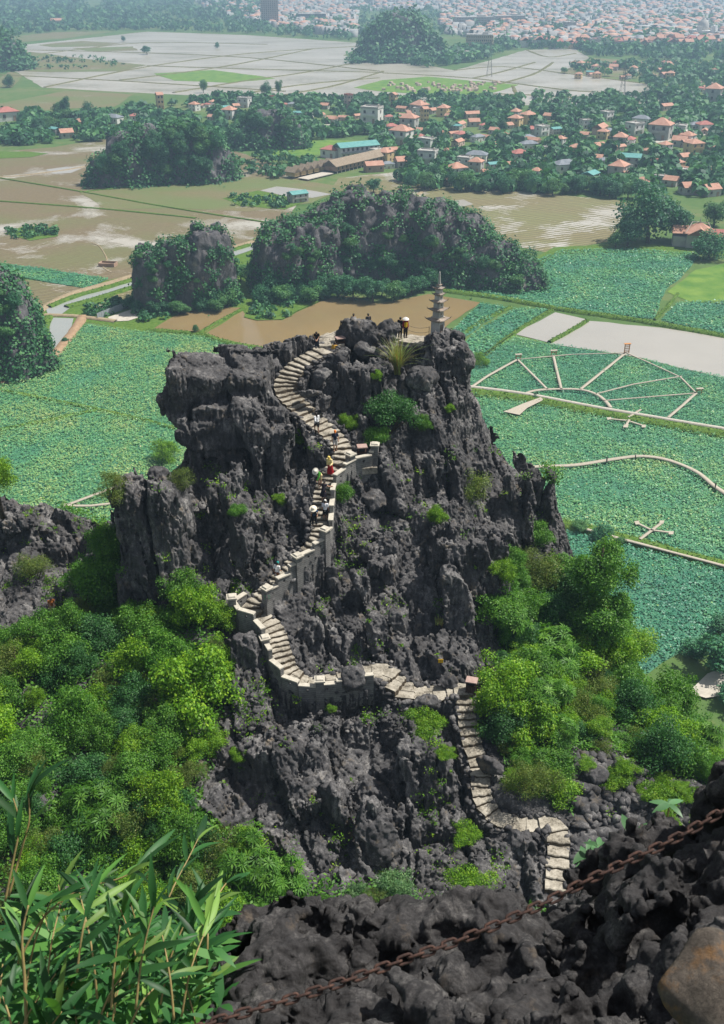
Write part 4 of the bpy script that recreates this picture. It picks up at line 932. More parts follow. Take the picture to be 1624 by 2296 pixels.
# ---- loose boulders
def boulder_mesh(name, size, seed, h=0.09, cuts=9, flute=0.10, rgh=0.05):
    r = np.random.default_rng(seed); hs = np.asarray(size, float) / 2; pad = 0.35
    ax = [np.arange(-hs[k] - pad, hs[k] + pad, h, dtype=np.float32) for k in range(3)]
    A, B, C = np.meshgrid(*ax, indexing='ij'); P = np.stack([A.ravel(), B.ravel(), C.ravel()], 1)
    q = P / hs.astype(np.float32); d = (np.linalg.norm(q, axis=1) - 1.0) * hs.min() * 0.8 - 0.1 * hs.min()
    for k in range(cuts):
        n = unit(r.normal(size=(1, 3)))[0]; sup = np.linalg.norm(n * hs); d = np.maximum(d, P @ n.astype(np.float32) - sup * r.uniform(0.62, 0.88))
    d = d + flute * np.abs(perlin(P * np.array((2.4, 2.4, 0.5), np.float32) + seed)) + 0.10 * perlin(P * 1.3 + seed) + rgh * fbm(P * 3.5 + seed, 2)
    F1, F2, _ = worley(P * 1.5 + seed); d = d + 0.10 * np.clip(1 - (F2 - F1) / 0.12, 0, 1)
    d = d.reshape(A.shape); d[0] = d[-1] = 1; d[:, 0] = d[:, -1] = 1; d[:, :, 0] = d[:, :, -1] = 1
    V, Q = surface_nets(d, (ax[0][0], ax[1][0], ax[2][0]), h); return np_mesh(name, V, Q)
class ZB:
    """nearest surface point seen along a line of sight, from the vertices of a mesh"""
    def __init__(s, obj, cell=3.0):
        n = len(obj.data.vertices); V = np.empty(n * 3, np.float32); obj.data.vertices.foreach_get('co', V); s.V = V.reshape(-1, 3); N = np.empty(n * 3, np.float32); obj.data.vertices.foreach_get('normal', N); s.N = N.reshape(-1, 3); s.c = cell
        x, y, d = proj(s.V); ok = (d > .1) & (x > -400) & (x < 2100) & (y > -200) & (y < 2600); ix = ((x + 400) / cell).astype(np.int64); iy = ((y + 200) / cell).astype(np.int64); s.w = int(2500 / cell) + 3
        key = np.where(ok, iy * s.w + ix, -1); o = np.lexsort((-d, key)); s.m = {}; s.g = np.full(s.w * (int(2800 / cell) + 3), -1, np.int64); s.g[key[o][key[o] >= 0]] = o[key[o] >= 0]; s.d = d
    def hit(s, x, y):
        ix, iy = int((x + 400) / s.c), int((y + 200) / s.c); b = None
        for a in (-1, 0, 1):
            for e in (-1, 0, 1):
                k = s.g[(iy + e) * s.w + ix + a]
                if k >= 0 and (b is None or s.d[k] < s.d[b]): b = k
        return None if b is None else (Vector(map(float, s.V[b])), Vector(map(float, s.N[b])))
ZBS = {}
def hit(x, y, obj=None):
    for o, c in ((obj, 4.0),) if obj else ((HILL, 3.0), (HILLSIDE, 40.0)):
        if o.name not in ZBS: ZBS[o.name] = ZB(o, c)
        r = ZBS[o.name].hit(x, y)
        if r: return r
    return (gp(x, y), Vector((0, 0, 1)))
def boulder(x, y, Y, size, seed, label, rot=(0, 0, 0), **k):
    c = wp(x, y, Y); me = boulder_mesh('boulder', size, seed, **k)
    return add('boulder', me, M_ROCK, loc=c, rot=tuple(rad(a) for a in rot), label=label, category='boulder')
boulder(952, 848, 72.6, (2.9, 2.2, 2.4), 3, 'big grey boulder with a flat sunlit face below the stupa', (12, 8, 20))
boulder(1030, 820, 74.6, (2.6, 2.2, 3.0), 5, 'tall fluted boulder right of and below the stupa', (0, -4, 10))
boulder(690, 884, 70.6, (1.9, 1.3, 0.55), 8, 'flat slab of light grey stone tilted beside the upper steps', (-34, 6, 12), flute=0.03)
boulder(727, 905, 70.3, (0.9, 0.8, 1.9), 9, 'narrow stone slab leaning against the sheer rock face', (10, 28, 0))
boulder(718, 845, 72.6, (1.3, 1.3, 2.6), 11, 'leaning pointed boulder at the right edge of the upper steps', (0, 30, 0))
boulder(762, 800, 74.2, (2.0, 1.3, 1.0), 12, 'dark boulder with an overhanging top beside the summit steps', (0, -6, 10))
boulder(800, 756, 76.9, (4.6, 2.0, 2.9), 51, 'long dark crest boulder on the summit with two heads behind it', (0, 4, -4), flute=.16)
boulder(864, 748, 77.2, (2.4, 1.6, 2.4), 53, 'dark crest boulder left of the standing couple', (0, 10, 10), flute=.16)
boulder(820, 787, 75.6, (2.2, 1.4, 1.5), 14, 'rounded boulder in front of the summit crest', (0, 0, 5))
boulder(858, 790, 75.0, (1.3, 1.0, 1.1), 15, 'small square boulder left of the tall grass tuft', (0, 10, 30))
boulder(868, 830, 74.0, (1.3, 1.0, 1.5), 16, 'upright boulder directly left of the grass tuft base', (0, 0, 15))
boulder(796, 1517, 51.2, (1.8, 1.5, 2.4), 18, 'dark pitted boulder standing on the flagstone landing', (0, 6, 20))
boulder(1096, 1716, 45.9, (1.9, 1.2, 1.4), 20, 'boulder leaning over the right side of the lower steps', (0, 32, -30))
boulder(1006, 1530, 52.0, (1.5, 1.1, 1.2), 22, 'grey boulder left of the lower brown bin', (0, 0, 30))
boulder(1110, 1600, 49.6, (1.4, 1.1, 1.2), 24, 'rough boulder right of the top of the lower steps', (0, 0, 60))
boulder(960, 1575, 50.2, (2.4, 1.1, 0.9), 26, 'pale low boulder at the front edge of the landing', (0, 0, 8))
boulder(838, 1120, 64.4, (2.2, 1.6, 1.5), 28, 'pale rounded boulder right of the bush by the middle steps', (0, 0, 40))
boulder(845, 1885, 41.2, (2.8, 1.8, 3.0), 30, 'grey pitted pinnacle leaning right at the foot of the dark rocks', (-28, 24, 0), flute=0.16, rgh=0.09)
boulder(1160, 1895, 40.9, (1.6, 1.2, 2.2), 32, 'jagged dark boulder left of the lowest steps', (-10, -12, 0), flute=0.16, rgh=0.09)
boulder(1320, 1890, 41.6, (2.6, 1.6, 1.2), 34, 'craggy dark boulder right of the lowest steps', (0, 0, 10), flute=0.12, rgh=0.09)
boulder(1340, 1740, 45.6, (1.8, 1.2, 1.2), 36, 'broken grey boulder on the mossy slope right of the bushes', (0, 10, 20))
boulder(310, 1080, 61.9, (1.6, 1.2, 0.7), 38, 'small dark boulder balanced on the left tower of rock', (0, 8, 10))
boulder(90, 1810, 41.5, (2.2, 1.4, 1.3), 40, 'pitted dark boulder half buried in the bushes at the left', (0, 8, 30), flute=0.14, rgh=0.09)
boulder(420, 1790, 44.2, (1.9, 1.6, 1.6), 42, 'grey boulder on the left flank of the dark rock heap', (0, 8, 30), flute=0.14, rgh=0.09)
boulder(652, 1640, 48.4, (1.0, 0.5, 1.5), 44, 'thin upright grey slab standing on the dark rock heap', (-20, 14, 10), flute=0.04)
note('boulders')
# ---- bins, sign, railing
M_BIN = simple('brown_bin_panel', (0.045, 0.022, 0.016), (0.075, 0.040, 0.028), 6, 0.6, 0.2, 0.01, 0.3)
M_BINTOP = simple('dusty_pink_bin_lid', (0.30, 0.20, 0.17), (0.42, 0.30, 0.26), 6, 0.7)
M_DARK = simple('dark_opening', (0.008, 0.008, 0.008), (0.015, 0.015, 0.015), 6, 0.8)
def bin_(loc, rz, s, label):
    r = empty('litter_bin', loc, label, 'bin', 'brown litter bins beside the stairs', rz)
    b = MB()
    for x in (-.3, .3):
        for y in (-.26, .26): b.box((x, y, .6 * s), (.06, .06, 1.2 * s))
    b.build('corner_posts', M_BIN, r)
    for yy in (-.26, .26):
        for k in range(5): MB().box((-.216 + .108 * k, yy * .96, .47 * s), (.095, .03, .78 * s)).build('slat', M_BIN, r)
    for xx in (-.3, .3):
        for k in range(4): MB().box((xx * .96, -.17 + .113 * k, .47 * s), (.03, .10, .78 * s)).build('slat', M_BIN, r)
    MB().box((0, 0, .1 * s), (.52, .44, .06)).box((0, 0, .87 * s), (.62, .54, .05)).build('shelf', M_BIN, r)
    MB().box((0, 0, 1.0 * s), (.44, .36, .2)).build('liner', M_DARK, r)
    MB().box((0, 0, 1.22 * s), (.78, .68, .06), 0, 0.94).build('lid', M_BINTOP, r)
    return r
p = wp(812, 1014, 66.5); p.z = terr[0][2] + 0.62
MB().box((0, 0, 0), (1.9, 1.9, 0.5), 0.2, 1.0, 0.05).build('terrace_slab', M_TREAD, None, loc=(p.x, p.y + 0.1, p.z - 0.25), kind='structure')
bin_(p, rad(8), 1.15, 'brown slatted litter bin behind the short parapet on the upper stairs')
p = Vector(at_s(PATH_IDX(12) - 0.2)[0]) + Vector((0.75, 0.2, 0.0)); p = wp(1056, 1556, 51.3)
bin_(p, rad(-15), 0.95, 'brown slatted litter bin at the top of the lower steps by the bushes')
p = wp(757, 792, 75.4)
bin_(wp(763, 786, 76.2), rad(20), 0.9, 'brown slatted litter bin against the boulder on the summit')
p, n = hit(984, 1490)
r = empty('warning_sign', p + Vector((0, -0.12, 0.0)), 'small yellow warning sign at the foot of the fluted rock wall', 'sign')
MB().box((0, 0, 0.12), (0.05, 0.04, 0.5)).build('stake', M_BIN, r)
M_YEL = simple('yellow_sign_paint', (0.75, 0.42, 0.01), (0.80, 0.50, 0.02), 8, 0.5)
pl_ = MB().box((0, -0.035, 0.32), (0.34, 0.025, 0.30)).build('sign_plate', M_YEL, r)
MB().box((0, -0.0495, 0.34), (0.02, 0.004, 0.12)).box((0, -0.0495, 0.25), (0.022, 0.004, 0.022)).build('pictogram', M_DARK, pl_)
# posts and slack chains round the summit
M_RUSTY = simple('rusty_steel', (0.05, 0.028, 0.02), (0.12, 0.06, 0.035), 30, 0.8, 0.3, 0.005)
M_STEEL = simple('dull_grey_steel', (0.10, 0.10, 0.10), (0.18, 0.175, 0.17), 20, 0.6)
def rail(label, pts, sag, hh=0.95, lines=(0.9, 0.5)):
    pts = [Vector(p) for p in pts]; r = empty('chain_railing', pts[0], label, 'railing', 'chain railings round the summit'); o = pts[0]
    for p in pts: MB().tube([p - o - Vector((0, 0, .25)), p - o + Vector((0, 0, hh))], .03, 7).build('post', M_STEEL, r)
    for h in lines:
        for a, b in zip(pts, pts[1:]):
            L_ = [a.lerp(b, k / 10) - o + Vector((0, 0, h - sag * 4 * (k / 10) * (1 - k / 10))) for k in range(11)]
            MB().tube(L_, .016, 5).build('chain', M_STEEL, r)
z9 = PLAT[3][2]
rail('slack chain railing between the standing visitors and the stupa', [wp(912, 752, 78.2), wp(962, 757, 77.8)], 0.18)
rail('slack chain railing on the left edge of the summit platform', [wp(702, 772, 77.2), wp(752, 765, 78.0), wp(775, 758, 78.6)], 0.25, 0.85, (0.8,))
note('stairs etc')
# ================================================================== PEOPLE
def capsules_sdf(caps, h=0.012, k=0.025, pad=0.07):
    """smooth union of tapered capsules (a, b, ra, rb) -> one continuous skin"""
    A = np.array([c[0] for c in caps] + [c[1] for c in caps], float); R = max(max(c[2], c[3]) for c in caps)
    lo, hi = A.min(0) - R - pad, A.max(0) + R + pad
    ax = [np.arange(lo[i], hi[i] + h, h, dtype=np.float32) for i in range(3)]; F = np.full([len(a) for a in ax], 1.0, np.float32)
    for a, b, ra, rb in caps:
        a, b = np.asarray(a, np.float32), np.asarray(b, np.float32); m = max(ra, rb) + 0.06
        s0 = [np.searchsorted(ax[i], min(a[i], b[i]) - m) for i in range(3)]; s1 = [np.searchsorted(ax[i], max(a[i], b[i]) + m) for i in range(3)]
        sl = tuple(slice(u, v) for u, v in zip(s0, s1)); X = np.meshgrid(*[ax[i][sl[i]] for i in range(3)], indexing='ij')
        ba = b - a; den = float(ba @ ba) + 1e-9
        t = np.clip(sum((X[i] - a[i]) * ba[i] for i in range(3)) / den, 0, 1)
        d = np.sqrt(sum((X[i] - a[i] - t * ba[i]) ** 2 for i in range(3))) - (ra + (rb - ra) * t)
        f = F[sl]; kk = min(k, max(ra, rb) * 0.9); hh = np.clip(0.5 + 0.5 * (f - d) / kk, 0, 1); F[sl] = f + (d - f) * hh - kk * hh * (1 - hh)
    return F, lo, h
def caps_mesh(name, caps, h=0.016, k=0.025):
    F_, lo, h = capsules_sdf(caps, h, k); V, Q = surface_nets(F_, lo, h); return np_mesh(name, V, Q, True)
_cm = {}
def cloth(c, rough=0.9):
    key = tuple(c)
    if key not in _cm: _cm[key] = simple('fabric', tuple(x * 0.85 for x in c), c, 18, rough, 0.3, 0.01, 0.2)
    return _cm[key]
M_SKIN = simple('skin', (0.40, 0.22, 0.14), (0.46, 0.27, 0.18), 8, 0.6, 0, 0.01, 0.4)
M_HAIR = simple('black_hair', (0.012, 0.009, 0.008), (0.03, 0.02, 0.016), 30, 0.5)
def hand(caps, w, d, up, side):
    w, d, up = Vector(w), Vector(d).normalized(), Vector(up); sd = d.cross(up).normalized(); up = sd.cross(d)
    pm = w + d * 0.075; caps.append((w, pm, 0.026, 0.034)); caps.append((w + sd * .018, pm + sd * .018, 0.02, 0.022)); caps.append((w - sd * .018, pm - sd * .018, 0.02, 0.022))
    for k, (o, ln) in enumerate(((-.030, .062), (-.010, .075), (.010, .070), (.030, .055))):
        a = pm + sd * o; b = a + (d * .85 - up * .3) * ln * .55; c = b + (d * .5 - up * .8) * ln * .5
        caps.append((a, b, .0118, .0112)); caps.append((b, c, .0112, .010))
    a = w + d * .025 - sd * .03 * side; b = a + d * .03 - sd * .03 * side; caps.append((a, b, .012, .011)); caps.append((b, b + d * .03 - sd * .004 * side, .011, .009))
def person(label, loc, face, shirt=(0.8, 0.8, 0.8), legs=(0.02, 0.02, 0.03), long_=False, sleeve='short', skirt=None, hat=None, hatc=(0.8, 0.75, 0.6), lean=0.0, pose=None, H=1.64, hair='short', bag=None, sit=False, scarf=None, shoe=(0.05, 0.04, 0.04), vest=None):
    """face: heading in degrees (0 = away from the camera). pose: joint overrides in a local frame (x right, y forward, z up)"""
    J = dict(pel=(0, 0, .90), che=(0, .01, 1.24), neck=(0, .0, 1.43), hed=(0, .025, 1.56),
             sl=(-.165, 0, 1.37), el=(-.21, -.02, 1.10), wl=(-.21, .07, .87), sr=(.165, 0, 1.37), er=(.21, -.02, 1.10), wr=(.21, .07, .87),
             hl=(-.085, 0, .88), kl=(-.10, .03, .48), al=(-.10, -.01, .075), hr=(.085, 0, .88), kr=(.10, .03, .48), ar=(.10, -.01, .075))
    if sit:
        dz = -.46
        for q in ('pel', 'che', 'neck', 'hed', 'sl', 'el', 'wl', 'sr', 'er', 'wr', 'hl', 'hr'): J[q] = (J[q][0], J[q][1], J[q][2] + dz)
        J.update(kl=(-.12, .42, .47), al=(-.12, .40, .075), kr=(.12, .42, .47), ar=(.12, .40, .075), wl=(-.10, .30, .58), wr=(.10, .30, .58))
    J.update(pose or {})
    piv = Vector(J['pel']); R = Matrix.Rotation(-rad(lean), 3, 'X')
    for q in ('che', 'neck', 'hed', 'sl', 'sr', 'el', 'er', 'wl', 'wr'):
        if pose and q in pose: continue
        J[q] = tuple(R @ (Vector(J[q]) - piv) + piv)
    J = {k: Vector(v) for k, v in J.items()}
    upv = (J['hed'] - J['neck']).normalized(); fw = R @ Vector((0, 1, 0)); fw = (fw - upv * fw.dot(upv)).normalized()
    root = empty('person', loc, label, 'person', None, rad(-face), (H / 1.66,) * 3)
    he = J['hed']; top = he + upv * .085
    caps = [(J['pel'], J['che'], .115, .125), (J['che'], J['neck'] - upv * .05, .12, .07), (J['neck'] - upv * .06, he - upv * .05, .052, .05), (he - upv * .045 + fw * .01, he + upv * .055, .068, .083),
            (he - upv * .075 + fw * .035, he - upv * .02 + fw * .04, .038, .05), (he - upv * .005 + fw * .085, he - upv * .03 + fw * .10, .010, .014),
            (he - upv * .055 + fw * .075, he - upv * .06 + fw * .078, .014, .012)]
    for s in (-1, 1):
        e = he + Vector((s * .08, 0, 0)); caps.append((e - upv * .02, e + upv * .015, .012, .014))
    for S, E, W_, sg in (('sl', 'el', 'wl', -1), ('sr', 'er', 'wr', 1)):
        caps += [(J['che'] + Vector((0, 0, .09)), J[S], .07, .056), (J[S], J[E], .05, .038), (J[E], J[W_], .038, .026)]
        hand(caps, J[W_], (J[W_] - J[E]) + fw * .05, fw if abs((J[W_] - J[E]).normalized().z) > .6 else Vector((0, 0, 1)), sg)
    for Hh, K, A in (('hl', 'kl', 'al'), ('hr', 'kr', 'ar')):
        caps += [(J['pel'], J[Hh], .11, .095), (J[Hh], J[K], .088, .054), (J[K], J[K].lerp(J[A], .35), .052, .055), (J[K].lerp(J[A], .35), J[A], .053, .036), (J[A], J[A] + Vector((0, .12, -.04)), .036, .028), (J[A] + Vector((0, -.03, -.04)), J[A] + Vector((0, .13, -.045)), .03, .026)]
    add('body', caps_mesh('body', caps), M_SKIN, root)
    # eyes and mouth
    ey = MB()
    for s in (-1, 1):
        c = he + Vector((s * .03, 0, 0)) + fw * .082 + upv * .012; ey.tube([c, c + fw * .006], .008, 6)
    ey.build('eyes', M_HAIR, root)
    # clothes: tubes a little wider than the limbs, one surface each
    g = .016; sc = [(J['pel'] + Vector((0, 0, .02)), J['che'], .125 + g, .128 + g), (J['che'], J['neck'] - upv * .075, .125 + g, .075 + g)]
    for S, E, W_ in (('sl', 'el', 'wl'), ('sr', 'er', 'wr')):
        sc.append((J['che'] + Vector((0, 0, .09)), J[S], .075 + g, .062 + g))
        if sleeve != 'none': sc.append((J[S], J[S].lerp(J[E], 1.0 if sleeve == 'long' else .62), .058 + g, .048 + g))
        if sleeve == 'long': sc.append((J[E], J[E].lerp(J[W_], .88), .048 + g, .036 + g))
    add('shirt', caps_mesh('shirt', sc, .023), cloth(shirt), root)
    if vest: add('vest', caps_mesh('vest', [(J['pel'] + Vector((0, 0, .06)), J['che'], .135 + g, .14 + g)], .016), cloth(vest), root)
    if skirt:
        mb = MB(); n = 14; p = J['pel'] + Vector((0, 0, .08)); q = (J['al'] + J['ar']) / 2 + Vector((0, 0, .12 if skirt[1] else .45)); rows = []
        V = []
        for i in range(7):
            u = i / 6; c = p.lerp(q, u); r = .15 + .12 * u ** .8
            for k in range(n): th = 2 * math.pi * k / n; rr = r * (1 + .08 * u * math.cos(5 * th)); V.append((c.x + rr * math.cos(th), c.y + rr * .85 * math.sin(th), c.z))
        mb.poly(V, [(i * n + k, i * n + (k + 1) % n, (i + 1) * n + (k + 1) % n, (i + 1) * n + k) for i in range(6) for k in range(n)] + [tuple(range(n))])
        mb.build('skirt', cloth(skirt[0]), root, True)
    else:
        lc = []
        for Hh, K, A in (('hl', 'kl', 'al'), ('hr', 'kr', 'ar')):
            lc += [(J['pel'] + Vector((0, 0, .03)), J[Hh], .122 + g, .105 + g), (J[Hh], J[Hh].lerp(J[K], 1.0 if long_ else .78), .096 + g, .068 + g)]
            if long_: lc.append((J[K], J[K].lerp(J[A], .92), .068 + g, .048 + g))
        add('trousers' if long_ else 'shorts', caps_mesh('legwear', lc, .023), cloth(legs), root)
    sh = []
    for A in ('al', 'ar'): sh += [(J[A] + Vector((0, -.045, -.035)), J[A] + Vector((0, .13, -.04)), .043, .037)]
    for a_ in sh: add('shoe', caps_mesh('shoe', [a_], .02), cloth(shoe), root)
    hc = [(he + upv * .03 - fw * .02, he + upv * .06 + fw * .005, .088, .088), (he - fw * .045 - upv * .02, he - fw * .03 + upv * .03, .065, .08)]
    if hair == 'long': hc += [(he - fw * .06, J['neck'] - fw * .07 - upv * .10, .06, .05)]
    add('hair', caps_mesh('hair', hc, .018), M_HAIR, root)
    if hat == 'cap':
        add('cap', caps_mesh('cap', [(he + upv * .06, he + upv * .085, .1, .092), (he + upv * .055 + fw * .07, he + upv * .05 + fw * .16, .035, .02)], .012), cloth(hatc), root)
    elif hat in ('brim', 'cone'):
        mb = MB(); n = 18; V = []; prof = ((.27, .02), (.20, .035), (.105, .055), (.098, .13), (.06, .155), (.0, .158)) if hat == 'brim' else ((.27, .0), (.265, .01), (.14, .105), (.0, .20))
        sx = Vector((1, 0, 0)); o = he + upv * .03
        for r_, z_ in prof:
            for k in range(n): th = 2 * math.pi * k / n; V.append(o + sx * r_ * math.cos(th) + fw * r_ * math.sin(th) + upv * z_)
        nf = [(i * n + k, i * n + (k + 1) % n, (i + 1) * n + (k + 1) % n, (i + 1) * n + k) for i in range(len(prof) - 1) for k in range(n)]
        ht = mb.poly(V, nf).build('hat', cloth(hatc), root, True)
        if hat == 'brim':
            b2 = MB(); V = []
            for z_ in (.055, .085):
                for k in range(n): th = 2 * math.pi * k / n; V.append(o + sx * .106 * math.cos(th) + fw * .106 * math.sin(th) + upv * z_)
            b2.poly(V, [(k, (k + 1) % n, n + (k + 1) % n, n + k) for k in range(n)]).build('hat_band', cloth((.12, .05, .03)), ht)
    if scarf:
        add('headscarf', caps_mesh('headscarf', [(he + upv * .03, he + upv * .055, .1, .1), (he - fw * .05, J['neck'] - fw * .08 - upv * .1, .085, .07), (J['neck'] - upv * .04, J['che'] + Vector((0, .10, -.05)), .1, .05)], .014), cloth(scarf), root)
    if bag:
        add('shoulder_bag', caps_mesh('shoulder_bag', [(J['pel'] + Vector((.17, .03, .02)), J['pel'] + Vector((.17, .03, .14)), .06, .055)], .014), cloth(bag), root)
        st_ = MB(); a, m_, b = J['pel'] + Vector((.17, .03, .18)), J['che'] + Vector((0, -.155, .02)), J['sl'] + Vector((.05, 0, .08)); st_.tube([a, a.lerp(m_, .6) + Vector((0, -.04, 0)), m_, b], .013, 5).build('bag_strap', cloth(bag), root)
    return root
def on_stairs(x, y, Y): p = wp(x, y, Y); p.z = step_z(p.x, p.y, p.z); return p
def pstep(x, y):
    """the place on the stairs seen at this point of the photograph"""
    best = None
    for x0, y0, x1, y1, z in STEP_TOPS:
        d = ray(x, y); t = (z - CAM_H) / d[2]; q = Vector((d[0] * t, d[1] * t, z)); e = math.hypot(q.x - (x0 + x1) / 2, q.y - (y0 + y1) / 2)
        if best is None or e < best[0]: best = (e, q)
    return best[1]
WALKUP = dict(kl=(-.10, .22, .62), al=(-.10, .16, .28), el=(-.23, -.10, 1.12), wl=(-.22, .02, .90), er=(.23, .06, 1.12), wr=(.21, .22, .98))
WALKDN = dict(kr=(.10, .16, .55), ar=(.10, .14, .12), kl=(-.10, .06, .46), al=(-.10, -.10, .075), el=(-.25, .0, 1.12), wl=(-.24, .14, .92))
person('person in a white shirt and black shorts climbing the wide upper steps', pstep(712, 972), -35, (.75, .75, .76), (.015, .014, .016), pose=WALKUP, lean=8, hair='long', sleeve='long')
person('person in an orange cap, navy shirt and pale shorts descending the steps', pstep(752, 1011), 172, (.015, .02, .045), (.48, .46, .44), hat='cap', hatc=(.85, .22, .03), pose=WALKDN, shoe=(.10, .04, .02))
person('woman in a yellow headscarf, pale top and long red skirt stepping down', pstep(741, 1066), 205, (.80, .66, .34), skirt=((.35, .008, .012), True), scarf=(.85, .62, .16), lean=14, sleeve='long', pose=dict(el=(-.26, .16, 1.10), wl=(-.24, .40, 1.06)))
person('person in a green shirt, khaki shorts and wide straw hat bending over the steps', pstep(718, 1089), 215, (.06, .30, .03), (.66, .52, .28), hat='brim', hatc=(.85, .80, .68), lean=44, sleeve='long', pose=dict(wl=(-.2, .62, .72), el=(-.24, .44, .95)))
person('woman in a short black dress holding the parapet on the middle steps', pstep(726, 1126), 15, (.018, .014, .022), skirt=((.018, .014, .022), False), lean=24, sleeve='none', hair='long', pose=dict(er=(.33, .20, 1.22), wr=(.52, .32, 1.22), el=(-.30, .15, 1.18), wl=(-.40, .25, 1.0)))
person('person in a white cap and white shirt with a black bag climbing the middle steps', pstep(730, 1168), 8, (.72, .73, .78), (.012, .012, .02), hat='cap', hatc=(.82, .80, .76), bag=(.02, .02, .03), sleeve='short')
person('person in a wide straw hat and blue and black clothes descending by the rock', pstep(706, 1178), 190, (.02, .10, .24), (.02, .018, .02), long_=True, hat='brim', hatc=(.82, .74, .60), lean=24, sleeve='short', vest=(.02, .02, .025), pose=WALKDN)
person('person in a teal cap, white shirt and brown shorts climbing below the middle steps', pstep(622, 1308), 30, (.76, .74, .72), (.20, .08, .04), hat='cap', hatc=(.02, .30, .27), bag=(.75, .74, .72), pose=WALKUP, lean=10)
person('man in black bending over at the top of the upper steps', wp(711, 782, 75.9), 180, (.012, .012, .014), (.03, .04, .06), long_=True, lean=32, pose=dict(wl=(-.06, .40, .88), wr=(.06, .40, .88)), shoe=(.7, .7, .68))
person('person in a mustard yellow shirt sitting below the summit bin', wp(750, 800, 75.4), 20, (.62, .36, .06), (.05, .04, .04), sit=True, lean=12, long_=True, sleeve='long')
person('dark haired person behind the summit boulder, left of two heads', Vector((wp(793, 740, 79.9).x, 79.9, 72.78)), 20, (.30, .28, .26), (.03, .03, .04), long_=True)
person('dark haired person behind the summit boulder, right of two heads', Vector((wp(826, 740, 80.0).x, 80.0, 72.76)), -20, (.05, .05, .06), (.03, .03, .04), long_=True)
person('man in a black shirt standing left of the woman in the conical hat', wp(897, 757, 78.0), 30, (.012, .012, .016), (.02, .02, .025), long_=True, H=1.7)
person('woman in a white conical hat and yellow and maroon clothes near the stupa', wp(909, 757, 77.9), 160, (.25, .01, .03), (.02, .015, .02), long_=True, hat='cone', hatc=(.86, .84, .80), sleeve='long', vest=(.75, .48, .02))
p_, _ = hit(116, 1375)
person('small figure in orange and cream clothes among the dark rocks at the left', p_, 150, (.65, .22, .05), (.62, .50, .34), long_=True, lean=14)
note('people')
# ================================================================== VEGETATION ON THE PEAK AND ITS SLOPES
G_YEL = [(0.045, 0.12, 0.008), (0.13, 0.30, 0.012), (0.30, 0.46, 0.03)]
G_MID = [(0.028, 0.095, 0.012), (0.075, 0.215, 0.02), (0.17, 0.34, 0.04)]
G_DRK = [(0.015, 0.06, 0.018), (0.04, 0.14, 0.035), (0.09, 0.23, 0.055)]
G_OLV = [(0.045, 0.085, 0.015), (0.11, 0.18, 0.03), (0.24, 0.27, 0.06)]
G_PAL = [(0.04, 0.10, 0.035), (0.10, 0.22, 0.08), (0.22, 0.34, 0.14)]
LM = {'yellow': leaf_mat('yellow_green_leaf', G_YEL), 'mid': leaf_mat('green_leaf', G_MID), 'dark': leaf_mat('dark_green_leaf', G_DRK), 'olive': leaf_mat('olive_leaf', G_OLV), 'pale': leaf_mat('pale_green_leaf', G_PAL)}
M_BARK = simple('grey_brown_bark', (0.05, 0.04, 0.03), (0.13, 0.105, 0.08), 6, 0.95, 0.6, 0.03, 0.1)
def rosette_mesh(name, R, nl, n, leaf, seed):
    r = np.random.default_rng(seed); p, d, L0 = crown_pts(r, R, nl, n, 0.45, -0.4); VV = []; TT = []
    for c, nn, tt in zip(p, d, r.random(n)):
        k = 9; a = np.arange(k) * 2 * math.pi / k + r.uniform(0, 6); ax = Vector(tuple(nn + np.array((0, 0, .5)))).normalized(); q = ax.to_track_quat('Z', 'Y')
        for th in a:
            dr = np.array(q @ Vector((math.cos(th), math.sin(th), 0.35 + r.uniform(-.2, .2)))); dr /= np.linalg.norm(dr); sd = np.cross(dr, np.array(ax)); sd /= np.linalg.norm(sd) + 1e-9
            l = leaf * r.uniform(.75, 1.2); b = c + dr * .02
            VV += [b, b + dr * l * .45 + sd * l * .11, b + dr * l - np.array((0, 0, l * .22)), b + dr * l * .45 - sd * l * .11]; TT.append(np.clip(tt * .7 + r.uniform(0, .3), 0, 1))
    VV = np.array(VV); me = np_mesh(name, VV, np.arange(len(VV)).reshape(-1, 4)); face_attr(me, 'tint', TT); return me, L0
CROWNS = {}
def crown(kind, v):
    """unit-size shrub crowns (half-width 1 m); shared by every shrub of that kind"""
    key = (kind, v)
    if key not in CROWNS:
        sd = hash(kind) % 7 if False else {'yellow': 1, 'mid': 2, 'dark': 3, 'olive': 4, 'pale': 5, 'rosette': 6, 'flat': 7, 'tree': 8}[kind] * 10 + v
        if kind == 'rosette': me, L0 = rosette_mesh('crown', (1, 1, .85), 12, 330, .20, sd); mat = LM['mid']
        elif kind == 'flat': me, L0 = crown_mesh('crown', (1, 1, .34), 20, 6000, .058, sd, .34, -.2, .7); mat = LM['yellow']
        elif kind == 'tree': me, L0 = crown_mesh('crown', (1, 1, 1.0), 30, 12000, .062, sd, .34, -.8, .7); mat = LM['mid']
        elif kind == 'olive': me, L0 = crown_mesh('crown', (1, 1, .9), 20, 5500, .058, sd, .38, -.5, .45, .9); mat = LM['olive']
        else: me, L0 = crown_mesh('crown', (1, 1, .85), 22 + 4 * v, 8000, .066, sd, .38, -.5, .6); mat = LM[kind]
        me.materials.append(mat)
        st = MB(); rr = random.Random(sd)
        for c in L0[:7]: st.tube([(rr.uniform(-.06, .06), rr.uniform(-.06, .06), -.75), tuple(Vector(c) * .5 + Vector((0, 0, -.25))), tuple(c)], [.035, .022, .008], 5)
        CROWNS[key] = (me, st.mesh('stems', True)); CROWNS[key][1].materials.append(M_BARK)
    return CROWNS[key]
